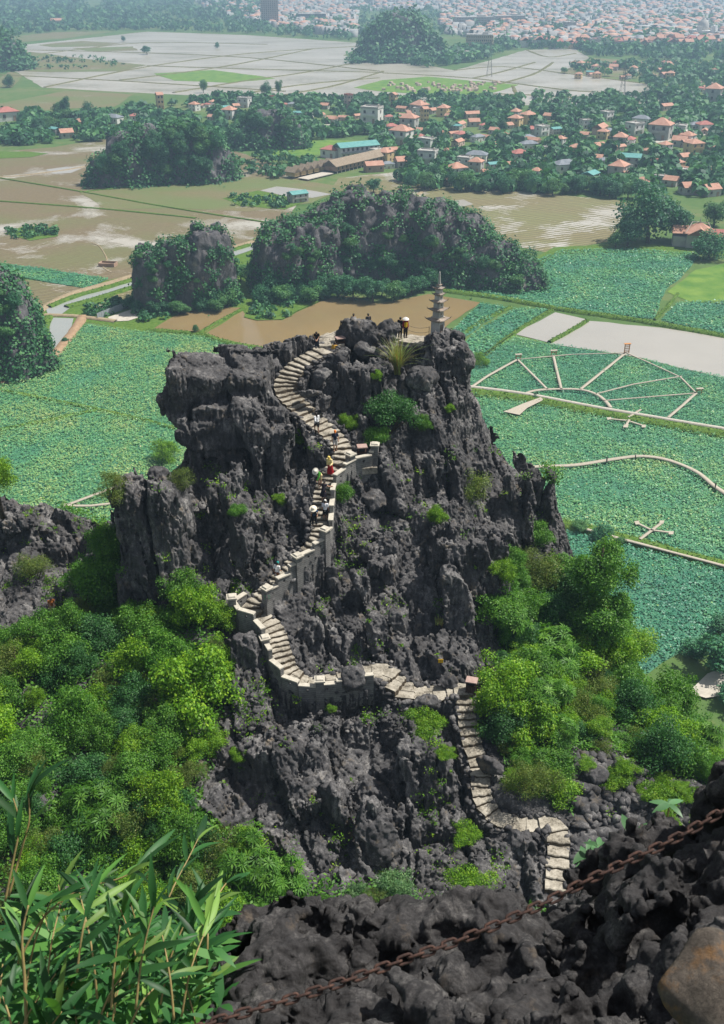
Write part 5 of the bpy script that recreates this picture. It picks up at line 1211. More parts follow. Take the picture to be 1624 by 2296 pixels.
def shrub(p, r, kind, v, label, group=None, cat='shrub', name='shrub', sq=1.0, rz=None):
    root = empty(name, p, label, cat, group, random.uniform(0, 6.28) if rz is None else rz, (r, r, r * sq)); c, s = crown(kind, v)
    add('crown', c, None, root); add('stems', s, None, root); return root
def shrub_px(x, y, rpx, kind, v, label, group=None, lift=0.35, **k):
    p, n = hit(x, y); dep = -(p.z - CAM_H) * SN + p.y * CS; r = rpx / FV * dep
    return shrub(p + Vector((0, 0, r * lift)), r, kind, v, label, group, **k)
HERO = [(440, 1580, 118, 'yellow', 0, 'huge rounded bright yellow green shrub left of the parapet turn'), (415, 1345, 62, 'mid', 0, 'fresh green shrub at the foot of the left rock tower'),
        (368, 1032, 42, 'yellow', 1, 'bright green shrub clinging left of the upper cliff above the tower'), (415, 1085, 36, 'olive', 0, 'olive shrub growing on the ledge behind the left tower'),
        (245, 1105, 46, 'olive', 1, 'brownish green treetop left of the rock tower against the lotus field'), (228, 1235, 52, 'mid', 1, 'green shrub in the gap left of the rock tower'), (180, 1310, 46, 'mid', 0, 'green shrub between the left ridge and the tower foot'),
        (85, 1285, 50, 'olive', 2, 'olive green shrub on the dark left ridge'), (245, 1465, 62, 'dark', 0, 'dark bluish green shrub below the left tower'), (30, 1062, 0, '', 0, ''),
        (215, 1835, 88, 'rosette', 0, 'broad dark shrub with whorled leaves at lower left'), (552, 1965, 92, 'rosette', 1, 'rounded shrub with large whorled leaves below the dark rock heap'),
        (878, 950, 66, 'dark', 1, 'bushy dark green shrub below the flat faced boulder'), (845, 985, 36, 'mid', 2, 'low green shrub behind the short parapet'), (1065, 1120, 58, 'olive', 0, 'grey green shrub on the right rock wall'),
        (772, 1118, 38, 'mid', 1, 'leafy shrub right of the crowded middle steps'), (668, 985, 25, 'yellow', 0, 'small yellow green bush left of the upper steps'), (945, 962, 26, 'mid', 0, 'small green bush on the sunlit rock below the boulder'),
        (1010, 916, 15, 'yellow', 1, 'tiny green bush under the fluted boulder'), (785, 950, 26, 'yellow', 2, 'light green bush beside the white shirted climber'), (840, 850, 17, 'yellow', 0, 'small plant on the sheer face below the summit crest'),
        (622, 1128, 20, 'yellow', 1, 'yellow leaved plant on the rocks left of the middle steps'), (530, 1152, 26, 'mid', 2, 'low green plant in the cleft left of the stairs'), (1078, 818, 24, 'yellow', 2, 'yellow green bush on the right shoulder below the stupa'),
        (985, 1165, 30, 'yellow', 0, 'trailing light green creeper above the fluted wall'), (955, 1640, 58, 'flat', 0, 'low mat of fern green plants left of the lower steps'), (1000, 1690, 30, 'flat', 1, 'small fern mat beside the lower steps'),
        (1135, 1545, 78, 'yellow', 2, 'bright yellow green shrub right of the lower bin'), (1255, 1500, 82, 'rosette', 2, 'whorled leaf shrub at the foot of the dark tree'), (1320, 1385, 100, 'tree', 0, ''),
        (1190, 1650, 80, 'yellow', 0, 'dense bright shrub right of the lower steps'), (1218, 1760, 58, 'olive', 1, 'olive tinged shrub hanging over the lowest boulders'), (1160, 1705, 34, 'mid', 0, 'green shrub leaning over the leaning boulder'),
        (1205, 1215, 40, 'mid', 0, 'small green shrub under the right cliff'), (1190, 1290, 52, 'olive', 2, 'yellowish creeper covered bush on the right flank'), (1180, 1370, 58, 'mid', 2, 'green creeper hanging down the right flank'), (1160, 1440, 56, 'dark', 0, 'dark green creeper at the base of the fluted wall'),
        (1050, 1985, 66, 'flat', 2, 'bright mossy fern mat below the lowest steps'), (1040, 1880, 46, 'flat', 0, 'fern mat in the hollow beside the lower steps'), (890, 2005, 62, 'pale', 0, 'pale leaved shrub below the leaning pinnacle'), (800, 2015, 40, 'pale', 1, 'small pale leaved shrub in front of the black hollow'),
        (1350, 1960, 0, '', 0, ''), (1480, 1800, 60, 'flat', 1, 'mossy green mat on the stony slope at right'), (1390, 1760, 46, 'flat', 2, 'moss green mat among broken stones at right'), (1540, 1720, 76, 'mid', 1, 'rounded green shrub at the right edge of the stony slope'), (1470, 1650, 70, 'yellow', 1, 'bright creeper covered shrub on the right slope'),
        (480, 1490, 58, 'yellow', 2, 'bright shrub filling the hollow below the round parapet'), (395, 1480, 56, 'mid', 0, 'green shrub above the huge rounded shrub'), (330, 1450, 50, 'olive', 0, 'olive shrub below the left rock tower'), (300, 1570, 64, 'dark', 2, 'dark shrub left of the huge rounded shrub'), (350, 1690, 70, 'mid', 1, 'wide green shrub below the huge rounded shrub'), (480, 1680, 44, 'yellow', 1, 'light shrub at the left edge of the dark rock heap'), (300, 1390, 40, 'mid', 2, 'shrub pressed against the foot of the left tower'), (205, 1385, 48, 'olive', 1, 'brownish shrub below the gap by the left ridge'), (360, 1390, 44, 'yellow', 2, 'light green shrub leaning against the left tower foot'), (505, 1400, 52, 'yellow', 1, 'yellow green shrub directly left of the round parapet'), (100, 1430, 60, 'mid', 2, 'leafy green shrub below the left ridge'), (740, 1588, 15, 'yellow', 0, 'small tuft of plants below the landing parapet'), (530, 1700, 22, 'yellow', 2, 'small light plant on the left edge of the dark rock heap')]
for x, y, r, kd, v, lb in HERO:
    if not lb: continue
    shrub_px(x, y, r, kd, v, lb)
def tree(x, y, hpx, rpx, label, kind='tree', v=0, group=None):
    p, n = hit(x, y); dep = -(p.z - CAM_H) * SN + p.y * CS; r = rpx / FV * dep; h = hpx / FV * dep / 0.84
    root = empty('tree', p, label, 'tree', group, random.uniform(0, 6)); c, s = crown(kind, v)
    add('crown', c, None, root, loc=(0, 0, h - r * .95), ).scale = (r, r, r)
    add('trunk', trunk_mesh('trunk', h - r * .4, .16, None, 7, v), M_BARK, root); return root
tree(1318, 1440, 240, 84, 'tall dark green tree standing against the right cliff')
tree(1335, 1490, 170, 80, 'wide dark tree crown below the tallest dark tree', 'tree', 2)
tree(1365, 1480, 150, 52, 'smaller dark tree right of the tall dark tree', 'tree', 1)
tree(8, 1150, 120, 52, 'bright green tree at the left edge above the dark ridge', 'yellow', 1)
# the rest of the overgrown slopes: individual shrubs, one label for each slope
SMARKS = [(520, 1370, 'the round parapet turn'), (350, 1230, 'the left rock tower'), (440, 1580, 'the huge rounded shrub'), (1320, 1390, 'the tall dark tree'), (1056, 1540, 'the lower bin'), (1240, 1930, 'the lowest steps'), (1096, 1716, 'the boulder leaning over the steps'), (600, 1750, 'the dark rock heap'), (100, 1200, 'the dark left ridge'), (215, 1835, 'the broad whorled shrub'), (200, 2040, 'the bamboo clump'), (100, 1430, 'the shrub below the left ridge'), (245, 1465, 'the dark bluish shrub'), (1180, 1370, 'the hanging creeper'), (1255, 1500, 'the whorled shrub under the tree'), (1190, 1760, 'the olive shrub over the boulders'), (1135, 1545, 'the shrub by the lower bin'), (1165, 1650, 'the dense bright shrub'), (1470, 1650, 'the creeper shrub'), (1540, 1720, 'the rounded shrub on the stony slope'), (90, 1810, 'the half buried boulder'), (420, 1790, 'the flank boulder'), (552, 1965, 'the rounded whorled shrub'), (845, 1885, 'the leaning pinnacle'), (1340, 1740, 'the broken boulder')]
VEGP = [('left', [(-30, 1395), (120, 1420), (220, 1340), (225, 1150), (262, 1150), (250, 1390), (330, 1400), (470, 1340), (520, 1480), (530, 1560), (470, 1680), (440, 1800), (610, 1950), (610, 2040), (500, 2120), (-30, 2150)], 118),
        ('right', [(1120, 1260), (1230, 1300), (1290, 1300), (1390, 1420), (1450, 1560), (1560, 1560), (1640, 1640), (1640, 1760), (1560, 1780), (1440, 1690), (1290, 1680), (1260, 1800), (1130, 1800), (1090, 1600), (1120, 1480)], 85),
        ('front', [(620, 1990), (960, 2040), (1230, 2060), (1240, 2120), (600, 2130)], 16), ('stony', [(1290, 1700), (1420, 1700), (1640, 1800), (1640, 1960), (1300, 1960)], 16)]
LBL = {'left': ('leafy shrub in the thicket covering the slope left of the peak', 'shrubs covering the left slope'), 'right': ('leafy shrub in the thicket covering the slope right of the peak', 'shrubs covering the right slope'),
       'front': ('low shrub in the hollow between the near rocks and the peak', 'shrubs in the near hollow'), 'stony': ('low green cushion plant on the stony slope at the lower right', 'cushion plants on the stony slope')}
sr = random.Random(21)
for nm, poly, n in VEGP:
    xs_, ys_ = [q[0] for q in poly], [q[1] for q in poly]; k = 0; tries = 0; placed = []
    while k < n and tries < 4000:
        tries += 1; x, y = sr.uniform(min(xs_), max(xs_)), sr.uniform(min(ys_), max(ys_))
        if not inpoly(np.array([x]), np.array([y]), poly)[0] or any((x - a) ** 2 + (y - b) ** 2 < 34 ** 2 for a, b in placed): continue
        if any(hh[5] and hh[2] > 40 and (x - hh[0]) ** 2 + (y - hh[1]) ** 2 < (0.6 * hh[2]) ** 2 for hh in HERO): continue
        if min((x - a[0]) ** 2 + (y - a[1]) ** 2 for a in PATH) < 68 ** 2: continue
        placed.append((x, y)); k += 1; z = perlin(np.array([[x / 260, y / 260, 4.4]]))[0]
        kd = 'flat' if nm == 'stony' else sr.choices(['yellow', 'mid', 'dark', 'olive', 'rosette'], [1.2 + 2.5 * max(z, 0), 2, .8 + 2 * max(-z, 0), 1.3, .35])[0]
        rs_ = sr.uniform(26, 80) if nm != 'stony' else sr.uniform(22, 40); ds_ = {'yellow': 'bright yellow green shrub', 'mid': 'green shrub', 'dark': 'dark green shrub', 'olive': 'olive green shrub', 'rosette': 'shrub with whorled leaves', 'flat': 'low mossy cushion plant'}[kd]
        ds_ = ('small ' if rs_ < 40 and nm != 'stony' else 'large ' if rs_ > 55 else '') + ds_
        shrub_px(x, y, rs_, kd, sr.randrange(3), lab(ds_, x, y, SMARKS), LBL[nm][1], lift=sr.uniform(-.1, .75), sq=sr.uniform(.7, 1.35))
note('shrubs')
# undergrowth between them and plants in the crevices
HV = np.empty(len(HILL.data.vertices) * 3, np.float32); HILL.data.vertices.foreach_get('co', HV); HV = HV.reshape(-1, 3); HN = np.empty_like(HV); HILL.data.vertices.foreach_get('normal', HN.ravel()) if False else None
HNn = np.empty(len(HV) * 3, np.float32); HILL.data.vertices.foreach_get('normal', HNn); HNn = HNn.reshape(-1, 3)
vx, vy, dp = proj(HV); rk = np.zeros(len(HV), bool)
for P_ in ROCKY: rk |= inpoly(vx, vy, P_)
inv = (vx > -40) & (vx < 1660) & (vy > 1000) & (vy < 2200)
stony = inpoly(vx, vy, [(1280, 1690), (1420, 1700), (1650, 1800), (1650, 1960), (1290, 1960)])
pathd = np.full(len(HV), 9.0)
cand = np.where(inv & ~rk & ~stony)[0]; vr = np.random.default_rng(5); cand = vr.choice(cand, min(len(cand), 56000), replace=False)
dpath = np.min(np.linalg.norm(HV[cand][:, None, :2] - PD[None, ::6, :2], axis=2), axis=1); cand = cand[dpath > 1.5]
p = HV[cand] + HNn[cand] * vr.uniform(.0, .5, (len(cand), 1)) + np.array((0, 0, .25)) * vr.random((len(cand), 1)) + np.array((0, 0, .5)) * np.clip(fbm(HV[cand] / 1.2, 2), 0, 1)[:, None]
Vq, Fq = leaf_quads(p, unit(HNn[cand] + vr.normal(0, .6, p.shape) + np.array((0, 0, .4))), vr.uniform(.14, .34, len(p)), .15, vr)
me = np_mesh('undergrowth', Vq, Fq); face_attr(me, 'tint', np.clip(.45 + .4 * fbm(p / 2.5, 2) + vr.normal(0, .2, len(p)), 0, 1))
add('undergrowth', me, LM['mid'], kind='stuff', label='tangled green undergrowth covering the slopes between the shrubs', category='undergrowth')
cand = np.where((rk | stony) & inv & (HNn[:, 2] > .45))[0]; cr_ = fbm(HV[cand] / 3.0 + 5, 2) + vr.normal(0, .35, len(cand)); cand = cand[np.argsort(-cr_)][:int(len(cand) * .05)]
cand = vr.choice(cand, min(len(cand), 900), replace=False)
dpath = np.min(np.linalg.norm(HV[cand][:, None, :2] - PD[None, ::6, :2], axis=2), axis=1); cand = cand[dpath > 1.15]
k = 26; c = np.repeat(HV[cand], k, 0); sz = np.repeat(vr.uniform(.12, .50, len(cand)) * np.where(vr.random(len(cand)) < .12, 1.7, 1), k)[:, None]; off = vr.normal(size=c.shape); off[:, 2] = np.abs(off[:, 2]) * .8; p = c + off * sz * .6
Vq, Fq = leaf_quads(p, unit(vr.normal(size=p.shape) + np.array((0, -.2, .8))), vr.uniform(.07, .19, len(p)), .085, vr)
me = np_mesh('crevice_plants', Vq, Fq); face_attr(me, 'tint', np.clip(np.repeat(vr.random(len(cand)), k) * .8 + vr.normal(0, .15, len(p)), 0, 1))
add('crevice_plants', me, LM['yellow'], kind='stuff', label='small bright plants and creepers rooted in the rock crevices', category='plants')
# rubble and broken edges along the stairs
def rubble_mesh(P, S, seed):
    r = np.random.default_rng(seed); ic = bmesh.new(); bmesh.ops.create_icosphere(ic, subdivisions=1, radius=1); bv = np.array([v.co[:] for v in ic.verts]); bf = np.array([[v.index for v in f.verts] for f in ic.faces]); ic.free()
    VV = []; FF = []
    for i, (q, s) in enumerate(zip(P, S)):
        w = bv * r.uniform(.55, 1.3, (len(bv), 1)) * np.array((r.uniform(.7, 1.3), r.uniform(.7, 1.3), r.uniform(.5, 1.0))) * s; VV.append(w + q); FF.append(bf + i * len(bv))
    return np_mesh('rubble', np.concatenate(VV), np.concatenate(FF))
RP = []; RS = []
for s in np.arange(0.3, PDs[-1], 0.16):
    q, t, w = at_s(s); nn = np.array((-t[1], t[0]))
    for sd in (-1, 1):
        if vr.random() < .92: e = w / 2 + vr.uniform(-.16, .35); RP.append((q[0] + nn[0] * sd * e, q[1] + nn[1] * sd * e, q[2] + vr.uniform(-.12, .08))); RS.append(vr.uniform(.07, .30))
add('edge_rubble', rubble_mesh(RP, RS, 3), M_ROCK, kind='stuff', label='rough broken stones lining both edges of the steps', category='rubble')
P_ = []; S_ = []
st_i = np.where(stony & inv)[0]
for i in vr.choice(st_i, min(500, len(st_i)), replace=False): P_.append(HV[i] + np.array((0, 0, .05))); S_.append(vr.uniform(.10, .45) * (1 if vr.random() < .9 else 1.8))
for x, y in zip(vr.uniform(560, 920, 260), vr.uniform(1560, 1660, 260)):
    q, n = hit(x, y); P_.append(np.array(q)); S_.append(vr.uniform(.06, .20))
add('scree', rubble_mesh(P_, S_, 4), M_ROCK, kind='stuff', label='loose dark scree scattered over the lower slopes', category='rubble')
# tall grass on the summit
def grass_tuft(p, h, n, label, seed):
    r = np.random.default_rng(seed); VV = []; FF = []; TT = []
    for i in range(n):
        a = r.uniform(0, 6.28); ln = h * r.uniform(.5, 1.05); sp = r.uniform(.1, .65) * (1.0 if r.random() < .8 else 1.5); b = np.array((math.cos(a), math.sin(a), 0)); sd = np.array((-b[1], b[0], 0)); w = r.uniform(.014, .03); o = np.array((r.normal(0, .13), r.normal(0, .13), 0)); base = len(VV)
        for k in range(6):
            u = k / 5; c = o + b * ln * sp * u ** 1.7 + np.array((0, 0, 1)) * ln * (u - .32 * sp * 1.6 * u ** 2.4); ww = w * (1 - u) ** .7 + .003; VV += [c + sd * ww, c - sd * ww]
        FF += [(base + 2 * k, base + 2 * k + 1, base + 2 * k + 3, base + 2 * k + 2) for k in range(5)]; tt = r.random(); TT += [tt * (0.6 + .4 * k / 4) for k in range(5)]
    me = np_mesh('blades', VV, FF); face_attr(me, 'tint', TT); root = empty('grass_tuft', p, label, 'grass')
    add('blades', me, M_REED, root); return root
M_REED = leaf_mat('reed_blade', [(0.30, 0.20, 0.08), (0.22, 0.24, 0.07), (0.28, 0.38, 0.12), (0.20, 0.34, 0.10)], 0.3, .5, 0)
grass_tuft(wp(892, 838, 73.4), 3.4, 260, 'tall tuft of reed grass with drying base on the summit rocks', 5)
grass_tuft(wp(985, 1400, 57.0), .7, 60, 'small tuft of dry grass in the crack left of the fluted wall', 6)
note('veg')
# ================================================================== KARST OUTCROPS ON THE PLAIN
M_ROCKF = rock_mat('far_karst_rock', (0.03, 0.029, 0.034), (0.11, 0.105, 0.112), (0.30, 0.285, 0.275), 0.30, 0.6, 0.9, (0.36, 0.31, 0.25), 0.70)
SCRUB = leaf_mat('scrub_leaf', [(0.018, 0.08, 0.04), (0.045, 0.165, 0.06), (0.10, 0.26, 0.075)], 0.2, 0.6, 0)
SCR = []
def karst(name, towers, vox, cover, seed, leafs=1.1, ncover=9000, amp=1.0, wsc=1.0):
    T = []
    for x, y, Y, rx, ry, p in towers: c = wp(x, y, Y); T.append((c.x, c.y, rx, ry, c.z, p))
    T = np.array(T); lo = (T[:, :2] - T[:, 2:4]).min(0) - 3 * vox - 2; hi = (T[:, :2] + T[:, 2:4]).max(0) + 3 * vox + 2
    axs = [np.arange(lo[0], hi[0], vox, dtype=np.float32), np.arange(lo[1], hi[1], vox, dtype=np.float32), np.arange(-2, T[:, 4].max() + 4 * vox + 3, vox, dtype=np.float32)]
    A, B = np.meshgrid(axs[0], axs[1], indexing='ij'); hh = np.full(A.shape, -3.0, np.float32)
    wx = fbm(np.c_[A.ravel() / (9 * wsc), B.ravel() / (9 * wsc), np.full(A.size, seed)], 3).reshape(A.shape)
    for cx, cy_, rx, ry, z, p in T:
        r = np.sqrt(((A - cx) / rx) ** 2 + ((B - cy_) / ry) ** 2) + 0.16 * wx; hh = np.maximum(hh, (z + 1.5) * (1 - np.clip(r, 0, 1.6) ** p) - 0.5)
    g0, g1 = np.gradient(hh, vox); sc = 1 / np.sqrt(1 + np.minimum(g0 ** 2 + g1 ** 2, 16)); Fk = (axs[2][None, None] - hh[:, :, None]) * sc[:, :, None]
    bi = np.argwhere(np.abs(Fk) < 3.2 * amp).astype(np.int32); P = np.stack([axs[k][bi[:, k]] for k in range(3)], 1)
    F1, F2, ID = worley(P * np.array((.20, .20, .10), np.float32) / wsc + .15 * np.stack([perlin(P / 7), perlin(P / 7 + 9), perlin(P / 7 + 19)], 1) + seed)
    d = (-(ID - .5) * 2.6 + 1.4 * np.clip(1 - (F2 - F1) / .16, 0, 1) + .9 * fbm(P / (3.0 * wsc), 2) + .5 * np.abs(perlin(P * np.array((.5, .5, 1.3), np.float32) / wsc))) * amp
    Fk[bi[:, 0], bi[:, 1], bi[:, 2]] += d.astype(np.float32)
    Fk[0] = Fk[-1] = 3; Fk[:, 0] = Fk[:, -1] = 3; Fk[:, :, -1] = 3
    V, Q = surface_nets(Fk, (axs[0][0], axs[1][0], axs[2][0]), vox); o = add(name, np_mesh(name, V, Q), M_ROCKF, kind='structure')
    r = np.random.default_rng(seed); N = normals(V, Q); m = fbm(V / (6.0 * wsc) + seed, 3) + .55 * np.abs(N[:, 2]) - .75 * (V[:, 2] / T[:, 4].max() - .35)
    idx = np.where(m > np.quantile(m, 1 - cover))[0]; idx = r.choice(idx, ncover); p = V[idx] + N[idx] * r.uniform(0, .9 * leafs, (ncover, 1)) + r.normal(0, .5 * leafs, (ncover, 3)) + np.array((0, 0, .35 * leafs))
    Vq, Fq = leaf_quads(p, unit(N[idx] + r.normal(0, .6, p.shape) + np.array((0, 0, .5))), leafs * r.uniform(.5, 1.2, ncover), leafs * .7, r); SCR.append((Vq, np.clip(.45 + .35 * fbm(p / (5 * wsc), 2) + r.normal(0, .2, ncover), 0, 1)))
    return o
KA = karst('karst_outcrop', [(350, 562, 322, 9.5, 10, 7), (400, 545, 324, 13, 10, 6), (462, 517, 326, 9, 9, 8), (330, 590, 320, 6, 7, 5)], .65, .45, 2, 1.0, 10000, .8)
KB = karst('karst_ridge', [(635, 520, 342, 13, 13, 7), (690, 498, 345, 14, 14, 6), (740, 470, 352, 14, 13, 4), (800, 428, 356, 16, 14, 3), (880, 436, 357, 20, 15, 3), (960, 452, 356, 20, 15, 3), (1030, 480, 354, 18, 14, 3), (1090, 530, 350, 18, 13, 2.4), (1150, 580, 346, 14, 11, 2)], .8, .56, 5, 1.1, 26000, 1.0)
KC = karst('wooded_mound', [(285, 300, 530, 15, 14, 4), (330, 285, 536, 18, 16, 3), (400, 278, 540, 20, 16, 3), (455, 300, 540, 18, 15, 2.5), (245, 350, 528, 14, 12, 3)], 1.3, .62, 8, 1.8, 9000, 1.2, 1.3)
KD = karst('rocky_knoll', [(590, 248, 645, 18, 14, 2.5), (640, 258, 642, 14, 12, 3), (550, 285, 640, 16, 12, 2)], 1.4, .6, 11, 2.0, 5000, 1.1, 1.4)
KE = karst('karst_cone', [(895, 30, 1262, 42, 40, 2.6), (862, 70, 1255, 32, 34, 2.2), (940, 80, 1255, 34, 34, 2.2), (890, 104, 1235, 40, 32, 2)], 3.0, .8, 14, 5.0, 7000, 2.2, 3.2)
KF = karst('karst_outcrop', [(-10, 612, 268, 11, 11, 4), (25, 640, 266, 8, 9, 3), (-5, 700, 262, 14, 10, 3)], .8, .8, 17, 1.1, 8000, .8)
KG = karst('karst_cone', [(-8, 78, 1140, 26, 26, 2.5), (18, 118, 1135, 22, 20, 2)], 3.0, .85, 20, 5.0, 2500, 2.0, 3.0)
V_ = np.concatenate([a for a, b in SCR]); me = np_mesh('hill_scrub', V_, np.arange(len(V_)).reshape(-1, 4)); face_attr(me, 'tint', np.concatenate([b for a, b in SCR]))
add('hill_scrub', me, SCRUB, kind='stuff', label='dense green scrub growing over the limestone outcrops', category='scrub'); note('karst')
# ================================================================== HOUSES
def wallmat(n, a, b): return simple(n, a, b, .5, .9, 0, .1, .2)
M_WHITE = wallmat('white_render', (.62, .61, .58), (.76, .75, .72)); M_GREY = wallmat('grey_render', (.36, .35, .33), (.50, .49, .46)); M_OCHRE = wallmat('ochre_render', (.55, .40, .20), (.65, .50, .28)); M_BRICKW = wallmat('raw_brick', (.33, .20, .14), (.46, .33, .25)); M_PINK = wallmat('faded_pink_render', (.52, .38, .32), (.62, .48, .41))
M_ORANGE = wallmat('orange_roof_tiles', (.40, .205, .145), (.53, .315, .235)); M_RED = wallmat('red_roof_sheet', (.34, .13, .11), (.44, .19, .16)); M_TEAL = wallmat('teal_roof_sheet', (.10, .28, .27), (.17, .37, .35)); M_SLATE = wallmat('slate_blue_roof', (.16, .18, .21), (.26, .28, .31)); M_CONCR = wallmat('flat_concrete_roof', (.40, .385, .36), (.52, .50, .47)); M_THATCH = simple('weathered_thatch', (.20, .155, .11), (.34, .28, .21), 1.2, .95, .5, .1, .1); M_GLASS = simple('window_glass', (.015, .02, .022), (.03, .035, .04), 2, .25, 0, .1, .5); M_FRAME = simple('window_frame', (.25, .20, .16), (.38, .32, .27), 4, .8)
_win = {}
def window_mesh():
    if 'f' not in _win:
        f = MB()
        for x, z, w, h in ((-.6, 0, .12, 1.5), (.6, 0, .12, 1.5), (0, .72, 1.3, .12), (0, -.72, 1.3, .12), (0, 0, .06, 1.4)): f.box((x, -.06, z), (w, .16, h))
        _win['f'] = f.mesh('window'); _win['p'] = MB().box((0, -.02, 0), (1.1, .06, 1.36)).mesh('pane')
        d = MB(); d.box((-.62, -.06, 1.1), (.12, .16, 2.3)).box((.62, -.06, 1.1), (.12, .16, 2.3)).box((0, -.06, 2.2), (1.3, .16, .12)); _win['d'] = d.mesh('door'); _win['l'] = MB().box((0, -.02, 1.08), (1.12, .06, 2.1)).mesh('door_leaf')
        _win['f'].materials.append(M_FRAME); _win['p'].materials.append(M_GLASS); _win['d'].materials.append(M_FRAME); _win['l'].materials.append(M_BRICKW)
    return _win
def roof_mesh(kind, w, d, h, ov=.35):
    a, b = w / 2 + ov, d / 2 + ov; t = .22
    if kind == 'flat':
        m = MB().box((0, 0, .12), (w + .5, d + .5, .25))
        for x, y, sx, sy in ((0, -d / 2, w, .2), (0, d / 2, w, .2), (-w / 2, 0, .2, d - .4), (w / 2, 0, .2, d - .4)): m.box((x, y, .6), (sx, sy, .7))
        return m.mesh('roof')
    r = a - (b if kind == 'hip' else 0); r = max(r, .3); e = ((-r, 0, h), (r, 0, h))
    V = [(-a, -b, 0), (a, -b, 0), (a, b, 0), (-a, b, 0), e[0], e[1]]; V += [(x, y, z - t) for x, y, z in V]
    F = [(0, 1, 5, 4), (2, 3, 4, 5), (1, 2, 5), (3, 0, 4), (6, 10, 11, 7), (8, 11, 10, 9), (7, 11, 8), (9, 10, 6), (0, 6, 7, 1), (1, 7, 8, 2), (2, 8, 9, 3), (3, 9, 6, 0)]
    return MB().poly(V, F).mesh('roof')
KINDS = {'w2': (9, 8, 6.4, M_WHITE, 'hip', M_ORANGE, 2.4, 2, 'white two storey house with an orange tiled roof', 'house'), 'w1': (8, 7, 3.6, M_GREY, 'gable', M_ORANGE, 2.2, 1, 'small grey house with an orange gabled roof', 'house'),
         'lo': (14, 7, 4.2, M_PINK, 'gable', M_ORANGE, 2.2, 1, 'long house with an orange tiled roof', 'house'), 'fl': (10, 8, 7.2, M_WHITE, 'flat', M_CONCR, 0, 2, 'white flat roofed house of two storeys', 'house'),
         'te': (13, 9, 6.2, M_GREY, 'gable', M_TEAL, 1.8, 2, 'grey building under a teal sheet roof', 'house'), 'br': (11, 7, 4.0, M_BRICKW, 'gable', M_ORANGE, 2.2, 1, 'unfinished brick house with an orange roof', 'house'),
         'nt': (4.4, 6, 9.4, M_OCHRE, 'gable', M_ORANGE, 1.6, 3, 'narrow ochre tower house', 'house'), 'bl': (13, 8, 4.6, M_WHITE, 'hip', M_SLATE, 2.2, 1, 'white house under a slate blue roof', 'house'),
         'rd': (9, 7, 4.0, M_WHITE, 'hip', M_RED, 1.8, 1, 'house with a dull red roof', 'house'), 'oc': (9, 8, 6.2, M_OCHRE, 'hip', M_ORANGE, 2.2, 2, 'ochre two storey house with an orange roof', 'house'), 'nr': (5, 6, 10, M_PINK, 'flat', M_RED, 0, 3, 'tall narrow house with a red rooftop room', 'house'),
         'g2': (9, 8, 6.4, M_GREY, 'hip', M_ORANGE, 2.6, 2, 'grey two storey house with an orange hipped roof', 'house')}
PROTO = {}
def house_proto(k):
    w, d, h, wm, rk, rm, rh, fl, desc, cat = KINDS[k]; WM = window_mesh(); root = empty('house', (0, 0, 0), desc, cat)
    MB().box((0, 0, h / 2 - .2), (w, d, h + .4)).build('wall', wm, root); rf = add('roof', roof_mesh(rk, w, d, rh), rm, root, loc=(0, 0, h))
    if fl > 1: MB().box((0, -d / 2 - .5, h / fl), (w * .7, 1.0, .15)).box((0, -d / 2 - .95, h / fl + .5), (w * .7, .1, .9)).build('balcony', wm, root)
    fh = h / fl; n = max(2, int(w / 3.6))
    for f in range(fl):
        for i in range(n):
            x = (i + .5) / n * w - w / 2
            if f == 0 and i == n // 2:
                o = add('door', WM['d'], None, root, loc=(x, -d / 2, 0)); add('door_leaf', WM['l'], None, o); continue
            o = add('window', WM['f'], None, root, loc=(x, -d / 2, f * fh + fh * .55)); add('pane', WM['p'], None, o)
        for s in (-1, 1): o = add('window', WM['f'], None, root, loc=(s * w / 2, 0, f * fh + fh * .55), rot=(0, 0, s * math.pi / 2)); add('pane', WM['p'], None, o)
    if k in ('w2', 'fl', 'g2', 'oc'): MB().lathe((0, 0, 0), [(.55, 0), (.55, 1.2), (.3, 1.4)], 8).build('water_tank', M_CONC, rf, loc=(w * .3, d * .25, .3 if rk == 'flat' else rh * .4))
    return root
